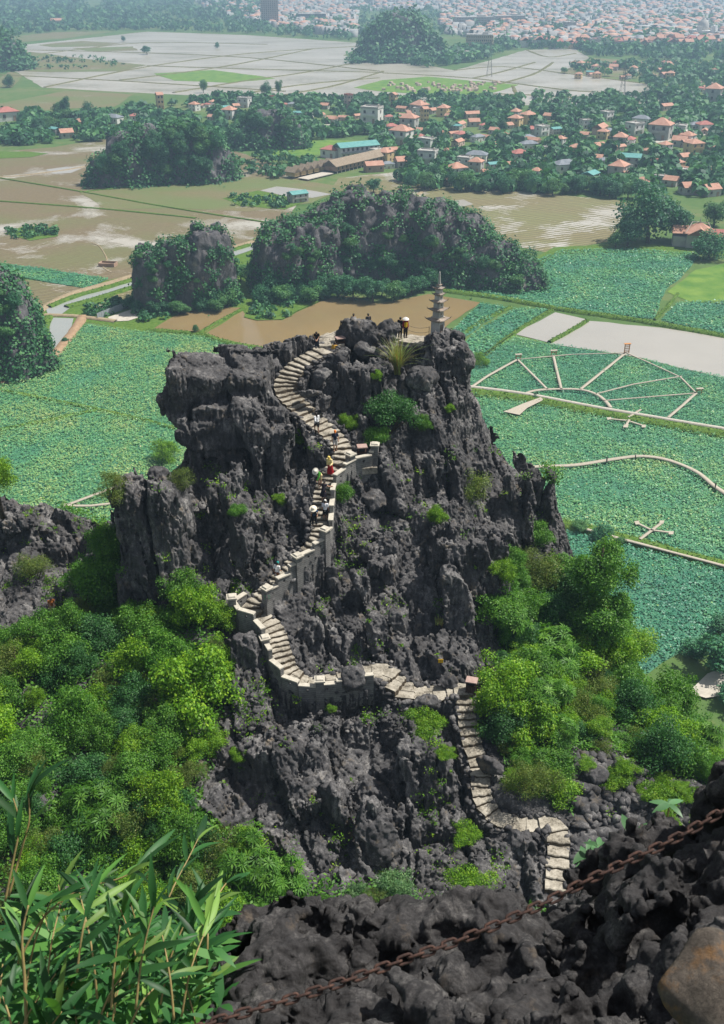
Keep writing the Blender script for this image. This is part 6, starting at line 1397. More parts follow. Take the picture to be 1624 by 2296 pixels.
HOUSES = [(437, 248, 20, 'w2'), (452, 242, 13, 'w1'), (465, 240, 12, 'rd'), (478, 238, 13, 'w2'), (476, 269, 17, 'w1'), (549, 240, 26, 'fl'), (516, 266, 28, 'w2'), (507, 250, 15, 'te'), (529, 244, 16, 'w1'), (612, 240, 11, 'nr'), (670, 263, 14, 'te'), (640, 240, 13, 'rd'), (656, 240, 16, 'bl'), (729, 244, 18, 'w1'), (782, 243, 14, 'nr'), (744, 276, 22, 'w1'), (771, 270, 20, 'lo'), (804, 266, 24, 'lo'), (722, 263, 12, 'w1'), (697, 262, 16, 'fl'),
          (744, 352, 40, 'rd'), (882, 239, 12, 'nt'), (902, 250, 26, 'lo'), (834, 274, 42, 'fl'), (924, 260, 27, 'lo'), (906, 275, 27, 'w1'), (952, 273, 13, 'nt'), (915, 287, 20, 'w1'), (873, 270, 20, 'rd'), (1007, 267, 17, 'w1'), (1058, 265, 34, 'lo'), (1062, 283, 24, 'w1'), (1155, 284, 28, 'oc'), (1139, 289, 20, 'w1'), (1086, 289, 20, 'rd'), (1023, 293, 20, 'te'), (900, 322, 42, 'w2'), (944, 300, 24, 'br'), (1034, 312, 28, 'rd'), (1027, 327, 34, 'lo'), (1190, 301, 28, 'rd'), (1194, 323, 34, 'lo'), (1185, 335, 38, 'bl'), (957, 337, 34, 'fl'), (959, 369, 40, 'fl'), (1069, 362, 46, 'bl'), (847, 358, 30, 'fl'), (836, 338, 26, 'br'), (838, 384, 40, 'br'), (869, 377, 24, 'bl'), (902, 374, 32, 'w1'), (1023, 402, 38, 'w2'), (1067, 383, 30, 'g2'), (1089, 392, 16, 'w1'), (1106, 381, 24, 'te'), (1164, 358, 36, 'rd'), (1203, 399, 24, 'w2'), (1214, 377, 20, 'rd'),
          (1359, 271, 26, 'fl'), (1438, 279, 38, 'bl'), (1493, 247, 33, 'lo'), (1598, 226, 38, 'g2'), (1345, 299, 46, 'lo'), (1351, 311, 24, 'oc'), (1410, 303, 22, 'g2'), (1479, 312, 46, 'g2'), (1411, 324, 28, 'rd'), (1389, 337, 22, 'lo'), (1341, 338, 26, 'w1'), (1290, 349, 28, 'oc'), (1411, 374, 48, 'te'), (1385, 399, 40, 'g2'), (1266, 385, 52, 'bl'), (1554, 344, 34, 'oc'), (1532, 362, 26, 'w1'), (1543, 329, 36, 'lo'), (1530, 313, 20, 'w1'), (1438, 427, 30, 'g2'), (1504, 416, 30, 'w1'), (1543, 434, 36, 'w1'), (1591, 438, 36, 'w1'), (1541, 400, 26, 'fl'), (1323, 408, 40, 'te'), (1612, 308, 18, 'w1'),
          (150, 309, 28, 'w1'), (180, 287, 22, 'oc'), (18, 270, 48, 'rd'), (125, 300, 24, 'te'), (305, 270, 24, 'rd'), (256, 276, 38, 'bl'), (360, 244, 14, 'nt'), (668, 452, 40, 'te'), (130, 55, 32, 'lo'), (1230, 268, 20, 'w1'), (1245, 300, 24, 'te'), (1256, 326, 22, 'w2'), (1108, 300, 20, 'w1'), (1120, 330, 24, 'lo'), (985, 305, 18, 'w1'), (1000, 345, 20, 'rd'), (970, 255, 18, 'w1'), (1140, 310, 18, 'br'), (1310, 310, 20, 'w1'), (1450, 345, 22, 'br'), (1470, 372, 26, 'rd'), (1340, 362, 22, 'w1'), (1220, 345, 20, 'fl'), (1580, 300, 24, 'lo'), (1590, 390, 26, 'rd'), (1600, 345, 24, 'w1')]
hr = random.Random(31)
for i in range(34): HOUSES.append((hr.uniform(1285, 1560), hr.uniform(146, 178), hr.uniform(11, 19), hr.choice(['lo', 'w1', 'rd', 'w2', 'w2', 'oc', 'te'])))
for i in range(36): HOUSES.append((hr.uniform(830, 1610), hr.uniform(255, 415), hr.uniform(20, 36), hr.choice(['fl', 'w2', 'w1', 'oc', 'fl', 'lo', 'rd', 'g2', 'bl'])))
for i in range(14): HOUSES.append((hr.uniform(1560, 1640), hr.uniform(150, 215), hr.uniform(11, 20), hr.choice(['lo', 'w1', 'rd', 'w2', 'fl'])))
MARKS = [(740, 390, 'the thatched longhouse'), (800, 345, 'the teal roofed lodge'), (1480, 308, 'the big grey house with twin hipped roofs'), (610, 262, 'the rocky knoll'), (370, 330, 'the wooded mound'), (900, 90, 'the karst cone'), (1565, 520, 'the temple'), (1455, 490, 'the giant tree by the temple'), (1590, 280, 'the bend of the white road'), (960, 195, 'the island of graves'), (1060, 98, 'the cream school block'), (605, 45, 'the grey apartment tower'), (1030, 400, 'the white villa at the field edge'), (1265, 383, 'the long slate blue roof'), (1411, 370, 'the big teal roof among trees'), (834, 270, 'the long white flat roofed house'), (900, 318, 'the big white villa with the orange roof'), (1155, 280, 'the ochre house with twin gables'), (1345, 295, 'the long orange roofs near the road'), (150, 306, 'the small house by the brown field'), (880, 640, 'the long karst ridge'), (400, 600, 'the square karst outcrop'), (20, 720, 'the leafy outcrop at the left edge'), (950, 273, 'the narrow ochre tower house'), (612, 238, 'the tall red house on the knoll'), (1590, 436, 'the grey house at the right end'), (1203, 397, 'the white house behind the hedge'), (838, 380, 'the unfinished brick house'), (22, 190, 'the lone tree in the flooded fields'), (1400, 215, 'the pylon'), (1572, 70, 'the domed church'), (1275, 65, 'the square grey town block'), (1100, 55, 'the very long housing block'), (700, 42, 'the wide dark block'), (1350, 110, 'the tree belt below the town'), (1460, 105, 'the edge of the orange roofs'), (1640, 95, 'the right end of the town'), (1200, 100, 'the bend of the flooded field'), (690, 500, 'the white streaked cliff'), (540, 345, 'the bright meadow')]
for k in KINDS: PROTO[k] = house_proto(k)
used_p = set()
for x, y, wpx, k in HOUSES:
    p = gp(x, y); dep = p.y * CS + CAM_H * SN; s = min(max(wpx / FV * dep / KINDS[k][0], .55), 1.6); lbl = lab(KINDS[k][8], x, y, MARKS); rz = rad(hr.choice([-28, -20, 15, 25, 35, -35, 62]) + hr.uniform(-8, 8))
    if k not in used_p: used_p.add(k); o = PROTO[k]; o.location = p; o.rotation_euler = (0, 0, rz); o.scale = (s, s, s); o['label'] = lbl
    else: o = dup(PROTO[k], p, rz, (s, s, s), lbl)
    o['group'] = 'houses of the village'
for k in KINDS:
    if k not in used_p: raise SystemExit('unused house kind ' + k)
note('houses %d' % len(HOUSES))
# ---- special buildings
def longhouse():
    a, b = gp(672, 405), gp(852, 362); d = b - a; Ln = d.length; rz = math.atan2(d.y, d.x); root = empty('thatched_longhouse', (a + b) / 2, 'long thatched bungalow on stilts at the edge of the paddy', 'building', None, rz); w = 8
    MB().box((0, 0, 2.6), (Ln * .62, w, 2.6)).build('wall', M_BRICKW, root, loc=(Ln * .17, 0, 0)); add('roof', roof_mesh('gable', Ln * .62, w, 3.0, .9), M_THATCH, root, loc=(Ln * .17, 0, 3.9))
    for k in range(7):
        o = MB().box((0, 0, 2.2), (4.0, 6, 2.2)).build('wall', M_OCHRE, root, loc=(-Ln * .45 + k * 5.4, 7.5, 0)); add('roof', roof_mesh('gable', 6, 4.4, 2.2, .6), M_THATCH, o, loc=(0, 0, 3.3), rot=(0, 0, math.pi / 2))
    WM = window_mesh()
    for k in range(12):
        MB().box((0, 0, .65), (.3, .3, 1.5)).build('stilt', M_CONC, root, loc=(-Ln * .12 + k * Ln * .05, -w / 2 + .2, 0)); o = add('window', WM['f'], None, root, loc=(-Ln * .11 + k * Ln * .05, -w / 2, 2.6)); add('pane', WM['p'], None, o)
    MB().box((-Ln * .33, -1, .8), (Ln * .3, 7, .3)).build('terrace', M_CONC, root)
longhouse()
def lodge():
    p = gp(800, 352); root = empty('lodge', p, 'long two storey lodge under a bright teal sheet roof', 'building', None, rad(28)); w, d = 24, 8; WM = window_mesh()
    MB().box((0, 0, 3.2), (w, d, 6.4)).build('wall', M_WHITE, root); add('roof', roof_mesh('gable', w, d, 2.2, 1.0), M_TEAL, root, loc=(0, 0, 6.5)); MB().box((0, -d / 2 - .9, 3.3), (w, 1.6, .2)).box((0, -d / 2 - 1.6, 3.9), (w, .08, .9)).build('gallery', M_SLATE, root)
    for f in (0, 1):
        for k in range(8): o = add('window', WM['f'], None, root, loc=(-w / 2 + 1.6 + k * 3, -d / 2, 1.8 + f * 3.2)); add('pane', WM['p'], None, o)
lodge()
def temple():
    p = gp(1562, 552); root = empty('temple', p, 'grey village temple with curved orange roofs and a ridge spire', 'temple', None, rad(-12)); WM = window_mesh()
    MB().box((0, 0, 3), (9, 8, 6)).build('wall', M_GREY, root); MB().box((-6.5, 1, 2), (6, 7, 4)).build('wall', M_GREY, root); MB().box((8.5, 2, 2.2), (9, 6, 4.4)).build('wall', M_GREY, root)
    rf = add('roof', roof_mesh('hip', 10, 9, 3.4, .8), M_ORANGE, root, loc=(0, 0, 6)); add('roof', roof_mesh('gable', 8, 7, 2.4, .6), M_ORANGE, root, loc=(-5.5, 2, 5.2)); add('roof', roof_mesh('gable', 10, 6, 2.2, .6), M_RED, root, loc=(8.5, 2, 4.5)); add('porch_roof', roof_mesh('gable', 4, 8, 2.6, .6), M_ORANGE, root, loc=(0, -3.4, 5.6), rot=(0, 0, math.pi / 2))
    MB().tube([(0, 0, 3.3), (0, 0, 4.2), (0, 0, 5.4)], [.3, .22, .04], 6).build('ridge_spire', M_CONC, rf)
    tr = MB()
    for s in (-1, 1): tr.tube([(s * .4, 0, 3.45), (s * 3, 0, 3.4), (s * 5.4, -4.6, .1), (s * 6.2, -5.5, .7)], [.18, .18, .16, .06], 5)
    tr.build('ridge_trim', M_CONC, rf); o = add('door', WM['d'], None, root, loc=(0, -4.0, 0)); add('door_leaf', WM['l'], None, o)
temple()
def slab_block(name, x, y, wpx, hm, d, floors, bays, mat, label, cat='building', rz=0.0, extra=None):
    p = gp(x, y); dep = p.y * CS + CAM_H * SN; w = wpx / FV * dep; root = empty(name, p, label, cat, None, rad(rz)); MB().box((0, 0, hm / 2), (w, d, hm)).build('wall', mat, root)
    g = MB(); fhh = hm / floors; bw = w / bays
    for f in range(floors):
        for b in range(bays): g.box((-w / 2 + (b + .5) * bw, -d / 2 - .02, (f + .55) * fhh), (bw * .4, .25, fhh * .38))
    g.build('windows', M_GLASS, root, kind='stuff'); s = MB()
    for f in range(1, floors + 1): s.box((0, -d / 2 - .4, f * fhh), (w + .3, .8, .35))
    s.build('floor_slabs', M_CONCR, root); MB().box((0, 0, hm + .5), (w * .98, d * .98, 1.0)).box((w * .2, 0, hm + 2), (w * .2, d * .5, 2.6)).build('roof', M_CONCR, root); return root
slab_block('apartment_tower', 606, 58, 38, 40, 22, 13, 8, M_PINK, 'tall unfinished grey apartment tower beyond the flooded fields', rz=6)
slab_block('apartment_block', 1062, 62, 88, 16, 16, 5, 24, M_GREY, 'very long grey housing block in the hazy town', rz=14); slab_block('apartment_block', 1140, 57, 70, 15, 16, 5, 20, M_GREY, 'long grey housing block right of the longest one', rz=14)
slab_block('school_block', 1075, 111, 60, 17, 14, 4, 14, M_OCHRE, 'cream four storey school block right of the karst cone', rz=-8); slab_block('office_block', 700, 50, 62, 14, 18, 4, 14, M_SLATE, 'wide dark block right of the apartment tower', rz=4); slab_block('office_block', 660, 62, 36, 9, 20, 2, 8, M_WHITE, 'low white hall in front of the dark town block', rz=4); slab_block('office_block', 1040, 132, 36, 5, 18, 1, 8, M_WHITE, 'low white shed in the trees right of the karst cone', rz=10)
slab_block('office_block', 830, 8, 26, 30, 18, 9, 8, M_WHITE, 'tall white block at the top of the hazy town', rz=10); slab_block('office_block', 1275, 75, 26, 16, 16, 5, 8, M_GREY, 'square grey block among the orange town roofs', rz=5)
p = gp(1572, 92); cr_ = empty('church', p, 'pale domed church among the orange roofs of the town', 'church'); MB().box((0, 0, 7), (22, 34, 14)).build('wall', M_WHITE, cr_); MB().lathe((0, 0, 14), [(8, 0), (8, 4), (7.5, 8), (5, 12), (1.5, 14.5), (.5, 19)], 14).build('dome', M_CONCR, cr_, True); MB().box((-9, -16, 10), (5, 5, 20)).box((9, -16, 10), (5, 5, 20)).build('bell_towers', M_WHITE, cr_)
# ---- the town: the largest houses one by one, the rest as one mass
TOWN = [[(560, 70), (760, 45), (1000, 30), (1640, 20), (1640, 110), (1200, 110), (980, 75), (850, 85), (700, 78)]]
M_TOWNR = new_mat('town_roofs'); t_ = M_TOWNR[1]; at_ = t_.nodes.new('ShaderNodeAttribute'); at_.attribute_name = 'tint'
L(t_, ramp(t_, at_.outputs['Fac'], [(0, (.27, .265, .255)), (.30, (.48, .47, .46)), (.5, (.46, .22, .15)), (.8, (.52, .32, .23)), (1, (.22, .26, .30))]), M_TOWNR[2].inputs['Base Color']); M_TOWNR[2].inputs['Roughness'].default_value = .9; M_TOWNR = M_TOWNR[0]
tr_ = np.random.default_rng(12); n = 5200; tx = tr_.uniform(440, 1700, n); ty = 2 + 108 * tr_.random(n) ** 1.25; keep = inpoly(tx, ty, [(430, 0), (1700, 0), (1700, 118), (1180, 108), (980, 72), (840, 88), (640, 70), (520, 45)]) | ((ty < 26) & (tr_.random(n) < .5)); keep &= ~((np.abs(tx - 895) < 95) & (ty > 25)); tx, ty = tx[keep], ty[keep]
order = np.argsort(-ty); VV = []; FF = []; TT = []; tm = []
for c in range(5): mb = MB().box((0, 0, 3), (9, 9, 6)); tm.append((mb.mesh('wall'), roof_mesh('gable' if c < 3 else 'flat', 9, 9, 2.4)))
cm = [(M_WHITE, M_ORANGE, 'white town house with an orange roof'), (M_PINK, M_ORANGE, 'pink town house with an orange roof'), (M_GREY, M_RED, 'grey town house with a red roof'), (M_WHITE, M_CONCR, 'white flat roofed town house'), (M_OCHRE, M_TEAL, 'ochre town house with a teal roof')]
for (a, b), (m1, m2, _) in zip(tm, cm): a.materials.append(m1); b.materials.append(m2)
for c, i in enumerate(order):
    p = gp(tx[i], ty[i]); s = tr_.uniform(.7, 1.35); rz = tr_.choice([.2, .2 + math.pi / 2]) + tr_.normal(0, .12); hz_ = tr_.uniform(.8, 2.2)
    if c < 105:
        k = tr_.choice(5, p=[.34, .2, .16, .2, .1]); root = empty('town_house', p, lab(cm[k][2], tx[i], ty[i], MARKS), 'house', 'houses of the far town', rz, (s, s, s * min(hz_, 1.3))); add('wall', tm[k][0], None, root); add('roof', tm[k][1], None, root, loc=(0, 0, 6)); continue
    w, d, h_ = 9 * s, 9 * s * tr_.uniform(.7, 1.6), 5.5 * hz_; ca, sa = math.cos(rz), math.sin(rz); b = len(VV)
    for z in (0, h_): VV += [(p.x + x * ca - y * sa, p.y + x * sa + y * ca, z) for x, y in ((-w / 2, -d / 2), (w / 2, -d / 2), (w / 2, d / 2), (-w / 2, d / 2))]
    rr = h_ + (w * .22 if tr_.random() < .42 else .05); VV += [(p.x + x * ca, p.y + x * sa, rr) for x in (-w * .3, w * .3)]
    wt_ = tr_.uniform(0, .32); rt = tr_.uniform(.42, .85) if rr > h_ + .1 else tr_.choice([.1, .3, 1.0])
    FF += [(b, b + 1, b + 5), (b, b + 5, b + 4), (b + 1, b + 2, b + 6), (b + 1, b + 6, b + 5), (b + 3, b, b + 4), (b + 3, b + 4, b + 7), (b + 4, b + 5, b + 9), (b + 4, b + 9, b + 8), (b + 6, b + 7, b + 8), (b + 6, b + 8, b + 9), (b + 5, b + 6, b + 9), (b + 7, b + 4, b + 8)]; TT += [wt_] * 6 + [rt] * 6
me = np_mesh('town_buildings', VV, FF); face_attr(me, 'tint', TT); add('town_buildings', me, M_TOWNR, kind='stuff', label='sea of small orange, white and grey houses of the hazy town', category='town'); note('town %d' % len(order))
# ================================================================== TREES OF THE PLAIN
FT = {'dark': leaf_mat('village_tree_leaf', [(0.016, 0.08, 0.045), (0.04, 0.165, 0.075), (0.09, 0.26, 0.09)], .25, .6, .35), 'mid': leaf_mat('bright_tree_leaf', [(0.03, 0.11, 0.04), (0.075, 0.215, 0.065), (0.15, 0.31, 0.085)], .25, .6, .35)}
TC = []
for v in range(6):
    me, L0 = crown_mesh('crown', (1, 1, .85 if v < 4 else 1.25), 18 + v, 3600, .115, 300 + v, .52, -.5, .75, .6); me.materials.append(FT['dark' if v % 3 else 'mid']); tk = trunk_mesh('trunk', 1.1, .07, None, 6, v); tk.materials.append(M_BARK); TC.append((me, tk))
def ptree(p, r, v, label, group=None, hk=1.15):
    root = empty('tree', p, label, 'tree', group, hr.uniform(0, 6.28)); add('trunk', TC[v][1], None, root, loc=(0, 0, -.2)).scale = (r, r, r * hk * .9); c = add('crown', TC[v][0], None, root, loc=(0, 0, r * hk)); c.scale = (r, r, r * hk); return root
GT = 'trees on the plain'
def tpx(x, y, rpx, label=None, v=None, obj=None, hk=1.0, desc=None):
    if obj is not None:
        if obj.name not in ZBS: ZBS[obj.name] = ZB(obj, 9.0)
        p = (ZBS[obj.name].hit(x, y) or (gp(x, y),))[0]
    else: p = gp(x, y)
    dep = p.y * CS - (p.z - CAM_H) * SN; v = hr.randrange(6) if v is None else v; ds = desc or ('light green tree' if v % 3 == 0 else 'dark green tree') if v < 4 else 'tall oval tree'
    r = rpx / FV * dep; ptree(p - Vector((0, 0, r * .5 if obj is not None else 0)), r, v, label or lab(ds, x, y, MARKS), GT, hk)
for x, y, r, lb, hk in ((1455, 545, 70, 'giant spreading dark tree beside the temple', .85), (1405, 552, 36, 'lower tree leaning left of the giant tree', .9), (1510, 540, 42, 'broad tree between the giant tree and the temple', 1.0), (1590, 580, 42, 'round dark bush in front of the temple', .7), (1600, 508, 32, 'dark tree behind the temple roof', 1.0), (1380, 556, 22, 'small bright tree at the left foot of the giant tree', .9),
                        (330, 122, 12, 'lone round tree standing in the flooded paddies', .8), (22, 196, 14, 'lone spreading tree on a bund at the left edge', .9), (276, 93, 6, 'tiny lone tree far out in the flooded fields', .9), (487, 108, 6, 'small lone tree on a far bund', 1.0), (150, 262, 13, 'tall sparse tree above the left village edge', 1.7), (457, 208, 9, 'thin tall tree on the near side of the flooded fields', 1.8), (625, 212, 9, 'tall thin tree behind the red knoll house', 1.9), (596, 213, 13, 'dark round tree by the flooded fields', 1.0),
                        (838, 432, 20, 'round dark tree at the end of the dirt track', .8), (922, 420, 18, 'tree at the corner of the right paddy', 1.0), (440, 748, 9, 'small tree on the bund between the brown ponds', 1.2), (148, 770, 9, 'small bush on the bank of the grey pond', .8), (118, 806, 10, 'bush at the lower end of the grey pond', .7), (72, 700, 10, 'small tree beside the bend of the dirt track', 1.0), (45, 800, 40, 'big leafy tree at the foot of the left outcrop', .9), (15, 770, 42, 'bushy tree at the left edge below the outcrop', .9), (10, 840, 12, 'small bush by the olive pond', .9),
                        (1300, 1190, 20, 'small bush on the path below the curved boardwalk', .7), (1350, 1212, 26, 'bush beside the lower lotus path', .7), (1390, 1220, 14, 'low bush right of the lower path bush', .7), (1600, 1500, 60, 'spreading tree at the right edge by the pale clearing', .8), (1560, 1470, 36, 'bush between the clearing and the lotus bed', .6), (1625, 1420, 40, 'olive bush at the right edge of the lowest lotus bed', .6), (1640, 1580, 46, 'dark bush in front of the pale clearing', .6), (1265, 165, 9, 'lone tree on the edge of the right flooded field', .8), (1200, 895, 8, 'small bush on the upper lotus path', .7)):
    tpx(x, y, r, lb, None, None, hk)
# round the outcrops
for i in range(30): u = i / 29; tpx(585 + 610 * u + hr.uniform(-8, 8), 672 - 62 * max(0, u - .5) * 2 + hr.uniform(-10, 8), hr.uniform(18, 32), None, None, None, .9)
for i in range(13): tpx(300 + i * 17 + hr.uniform(-6, 6), 700 + hr.uniform(-12, 6), hr.uniform(13, 22), None, None, None, .8)
for i in range(12): tpx(480 + hr.uniform(0, 120), hr.uniform(625, 690), hr.uniform(16, 28), None, None, None, .9)
for i in range(26): x = hr.uniform(780, 1170); tpx(x, hr.uniform(560 - (1100 - x) * .12, 625), hr.uniform(11, 21), None, None, KB, .8)
for i in range(6): tpx(hr.uniform(590, 740), hr.uniform(560, 640), hr.uniform(9, 17), None, None, KB, .8)
for i in range(9): tpx(hr.uniform(310, 490), hr.uniform(590, 670), hr.uniform(8, 14), None, None, KA, .8)
for i in range(7): tpx(hr.uniform(0, 50), hr.uniform(650, 740), hr.uniform(14, 26), None, None, KF, .8)
for i in range(26): tpx(hr.uniform(330, 510), hr.uniform(285, 395), hr.uniform(13, 24), None, None, KC, 1.0)
for i in range(5): tpx(hr.uniform(215, 265), hr.uniform(350, 405), hr.uniform(15, 24), None, None, KC, 1.0)
for i in range(14): tpx(hr.uniform(530, 690), hr.uniform(255, 325), hr.uniform(10, 18), None, None, KD, 1.0)
# hedge along the village front and trees between the houses
for i in range(26): x = 950 + i * 19; tpx(x + hr.uniform(-8, 8), 432 + (x - 1150) * .045 + hr.uniform(-12, 4), hr.uniform(15, 25), None, None, None, .95)
def clear(x, y): return all(not (abs(x - a) < w * .55 and -3 < y - b < 24) for a, b, w, k in HOUSES[:116] + HOUSES[150:186])
k = 0
while k < 82:
    x, y = hr.uniform(640, 1630), hr.uniform(238, 430)
    if not inpoly(np.array([x]), np.array([y]), [(640, 238), (1640, 230), (1640, 430), (1420, 425), (1000, 408), (870, 400), (830, 300), (640, 270)])[0] or not clear(x, y): continue
    tpx(x, y, hr.uniform(10, 16), None, None, None, .85); k += 1
k = 0
while k < 22:
    x, y = hr.uniform(0, 430), hr.uniform(262, 325)
    if y > 318 - x * .02 or not clear(x, y): continue
    tpx(x, y, hr.uniform(10, 18)); k += 1
note('trees')
# the remaining trees read as belts and masses
bt = np.random.default_rng(77); VV = []; TT = []
def belt(poly, n, size, k=16, zk=.8):
    xs_, ys_ = [q[0] for q in poly], [q[1] for q in poly]; x = bt.uniform(min(xs_), max(xs_), n * 3); y = bt.uniform(min(ys_), max(ys_), n * 3); m = inpoly(x, y, poly); m &= fbm(np.c_[x / 60, y / 22, np.full(len(x), 2.0)], 2) > -.35; x, y = x[m][:n], y[m][:n]
    m = np.array([clear(a, b) for a, b in zip(x, y)]) if min(ys_) > 150 else np.ones(len(x), bool); x, y = x[m], y[m]
    for a, b in zip(x, y):
        p = gp(a, b); r = size * bt.uniform(.6, 1.4); d = unit(bt.normal(size=(k, 3))); d[:, 2] = np.abs(d[:, 2]); c = d * np.array((r, r, r * zk * 1.3)) * bt.uniform(.6, 1, (k, 1)) + np.array((p.x, p.y, r * .35))
        V, F = leaf_quads(c, unit(d + bt.normal(0, .35, d.shape)), r * bt.uniform(.5, 1.0, k), r * .6, bt); VV.append(V); TT.append(np.clip(bt.uniform(.1, .8) + bt.normal(0, .18, k), 0, 1))
belt([(430, 225), (640, 225), (1640, 215), (1640, 440), (1400, 440), (960, 425), (830, 390), (840, 300), (560, 330), (500, 320), (430, 300)], 2100, 4.4, 34)
belt([(0, 262), (430, 255), (430, 300), (230, 316), (0, 330)], 420, 4.2, 30)
belt([(270, 248), (560, 218), (900, 232), (1100, 240), (1480, 246), (1480, 262), (900, 250), (500, 240), (300, 262)], 300, 4, 18)
belt([(1440, 190), (1640, 165), (1640, 300), (1500, 300), (1490, 230)], 300, 5, 20)
belt([(1270, 150), (1560, 140), (1640, 150), (1640, 190), (1500, 188), (1420, 178), (1300, 165)], 200, 5, 16)
belt([(0, 40), (600, 40), (830, 78), (820, 96), (560, 76), (330, 68), (130, 72), (0, 84)], 620, 7, 14)
belt([(0, 0), (560, 0), (640, 40), (0, 50)], 1100, 10, 9)
belt([(600, 20), (1700, 2), (1700, 110), (1200, 112), (1000, 80), (700, 75)], 1000, 8, 9)
belt([(990, 125), (1000, 118), (1040, 108), (1190, 88), (1640, 95), (1640, 140), (1320, 128), (1290, 108), (1180, 110), (1060, 140), (960, 152), (820, 132)], 620, 6.5, 14)
belt([(60, 132), (200, 128), (300, 150), (150, 158), (50, 150)], 60, 3, 10); belt([(1540, 380), (1640, 360), (1640, 430), (1560, 440)], 50, 4, 20); belt([(530, 355), (640, 345), (700, 365), (640, 405), (540, 390)], 60, 3, 16); belt([(300, 700), (420, 690), (440, 660), (560, 690), (440, 690), (330, 735)], 50, 1.6, 16); belt([(560, 690), (640, 672), (700, 660), (640, 715), (570, 718)], 70, 1.3, 14); belt([(520, 440), (640, 450), (640, 470), (520, 462)], 40, 2, 14); belt([(10, 512), (130, 512), (125, 532), (30, 538)], 60, 1.5, 14); belt([(190, 690), (270, 672), (260, 710), (190, 712)], 50, 1.4, 14)
V_ = np.concatenate(VV); me = np_mesh('distant_trees', V_, np.arange(len(V_)).reshape(-1, 4)); face_attr(me, 'tint', np.concatenate(TT)); add('distant_trees', me, SCRUB, kind='stuff', label='belts of green trees between the houses and beyond the fields', category='trees'); note('belts %d' % (len(V_) // 4))
# ================================================================== SMALL THINGS ON THE PLAIN
def walk(P, w, label=None, z=.75): strip('boardwalk', P, w * .72, .18, M_WOODWALK, z, nz=.08, top=1.0, curve=len(P) > 4)
for P, w in (([(1180, 888), (1200, 882), (1245, 879), (1300, 880), (1335, 890), (1356, 905), (1369, 921)], 1.3), ([(1160, 812), (1227, 880)], .9), ([(1240, 803), (1258, 879)], 1.0), ([(1403, 797), (1300, 880)], 1.1), ([(1335, 890), (1420, 868), (1528, 850)], .5), ([(1352, 905), (1450, 897), (1560, 888)], .5), ([(1560, 888), (1530, 915), (1497, 943)], 1.0), ([(1060, 872), (1095, 848), (1160, 812)], 1.0), ([(1160, 812), (1280, 801), (1403, 797)], .4), ([(1403, 797), (1460, 822), (1525, 852), (1560, 888)], .6),
             ([(1190, 1055), (1215, 1053), (1290, 1050), (1380, 1036), (1440, 1030), (1500, 1040), (1560, 1065), (1600, 1097), (1650, 1130)], 1.5), ([(1408, 942), (1436, 925)], .8), ([(1365, 946), (1404, 950)], .8), ([(1443, 962), (1412, 952)], .8), ([(1410, 948), (1402, 962)], .8), ([(1434, 1217), (1483, 1180)], .8), ([(1425, 1180), (1460, 1197), (1507, 1203)], .7), ([(146, 1142), (200, 1122), (290, 1088)], 1.0), ([(146, 1142), (205, 1142), (275, 1134)], 1.0), ([(1290, 1188), (1390, 1216), (1640, 1282)], 1.0)): walk(P, w)
for P in ([(1128, 930), (1165, 938), (1182, 922), (1218, 904), (1212, 898), (1172, 912), (1140, 926)], [(1420, 1178), (1430, 1176), (1434, 1184), (1424, 1185)], [(1478, 1176), (1488, 1176), (1486, 1183), (1477, 1183)], [(1498, 1200), (1510, 1200), (1508, 1207), (1498, 1207)], [(1360, 944), (1370, 943), (1370, 948), (1361, 949)], [(1438, 960), (1447, 960), (1447, 966), (1438, 966)], [(1398, 960), (1408, 959), (1407, 966), (1396, 966)], [(146, 1136), (160, 1140), (152, 1146), (142, 1144)]): flat('boardwalk', P, .95, M_WOODWALK, .1)
M_PINE = simple('orange_pine', (.42, .17, .05), (.58, .26, .09), 5, .8)
for x, y, hh, lb in ((1162, 810, 2.0, 'small timber gate with a pale top where two boardwalks meet'), (1241, 801, 2.0, 'small orange timber shelter at the end of a straight boardwalk'), (1404, 798, 3.6, 'tall orange timber ladder gate at the tip of the fan of boardwalks'), (1567, 886, 1.8, 'small timber gate at the far corner of the boardwalk fan')):
    p = gp(x, y); root = empty('timber_gate', p, lb, 'gate', 'timber gates on the lotus boardwalks', rad(10))
    for s in (-1, 1): MB().box((s * .7, 0, hh / 2), (.18, .18, hh)).build('post', M_PINE, root)
    for k in range(5 if hh > 3 else 2): MB().box((0, -.02, hh * (.35 + .14 * k if hh > 3 else .75 + .2 * k)), (1.7, .16, .16)).build('rail', M_PINE, root)
    MB().box((0, 0, hh + .08), (2.0, .9, .12)).build('cap', M_WOODWALK if hh < 3 else M_PINE, root)
p = gp(243, 596); root = empty('brick_ruin', p, 'low dark roofless brick enclosure standing in the brown paddy', 'ruin', None, rad(-10))
for x, y, sx, sy in ((0, -1.5, 6, .4), (0, 1.5, 6, .4), (-3, 0, .4, 3.4), (3, 0, .4, 3.4)): MB().box((x, y, .6), (sx, sy, 1.5), 0, 1, .08).build('wall', M_BRICKW, root)
a, b = gp(219, 717), gp(288, 690); n = 14; root = empty('sheet_metal_fence', a, 'grey sheet metal fence beside the yard below the square outcrop', 'fence')
M_TIN = simple('grey_sheet_metal', (.24, .27, .30), (.36, .39, .42), 3, .5)
for k in range(n): q = a.lerp(b, (k + .5) / n) - a; MB().box((q.x, q.y, 1.1), ((b - a).length / n * .94, .06, 2.0 + .1 * (k % 3)), math.atan2((b - a).y, (b - a).x)).build('panel', M_TIN, root)
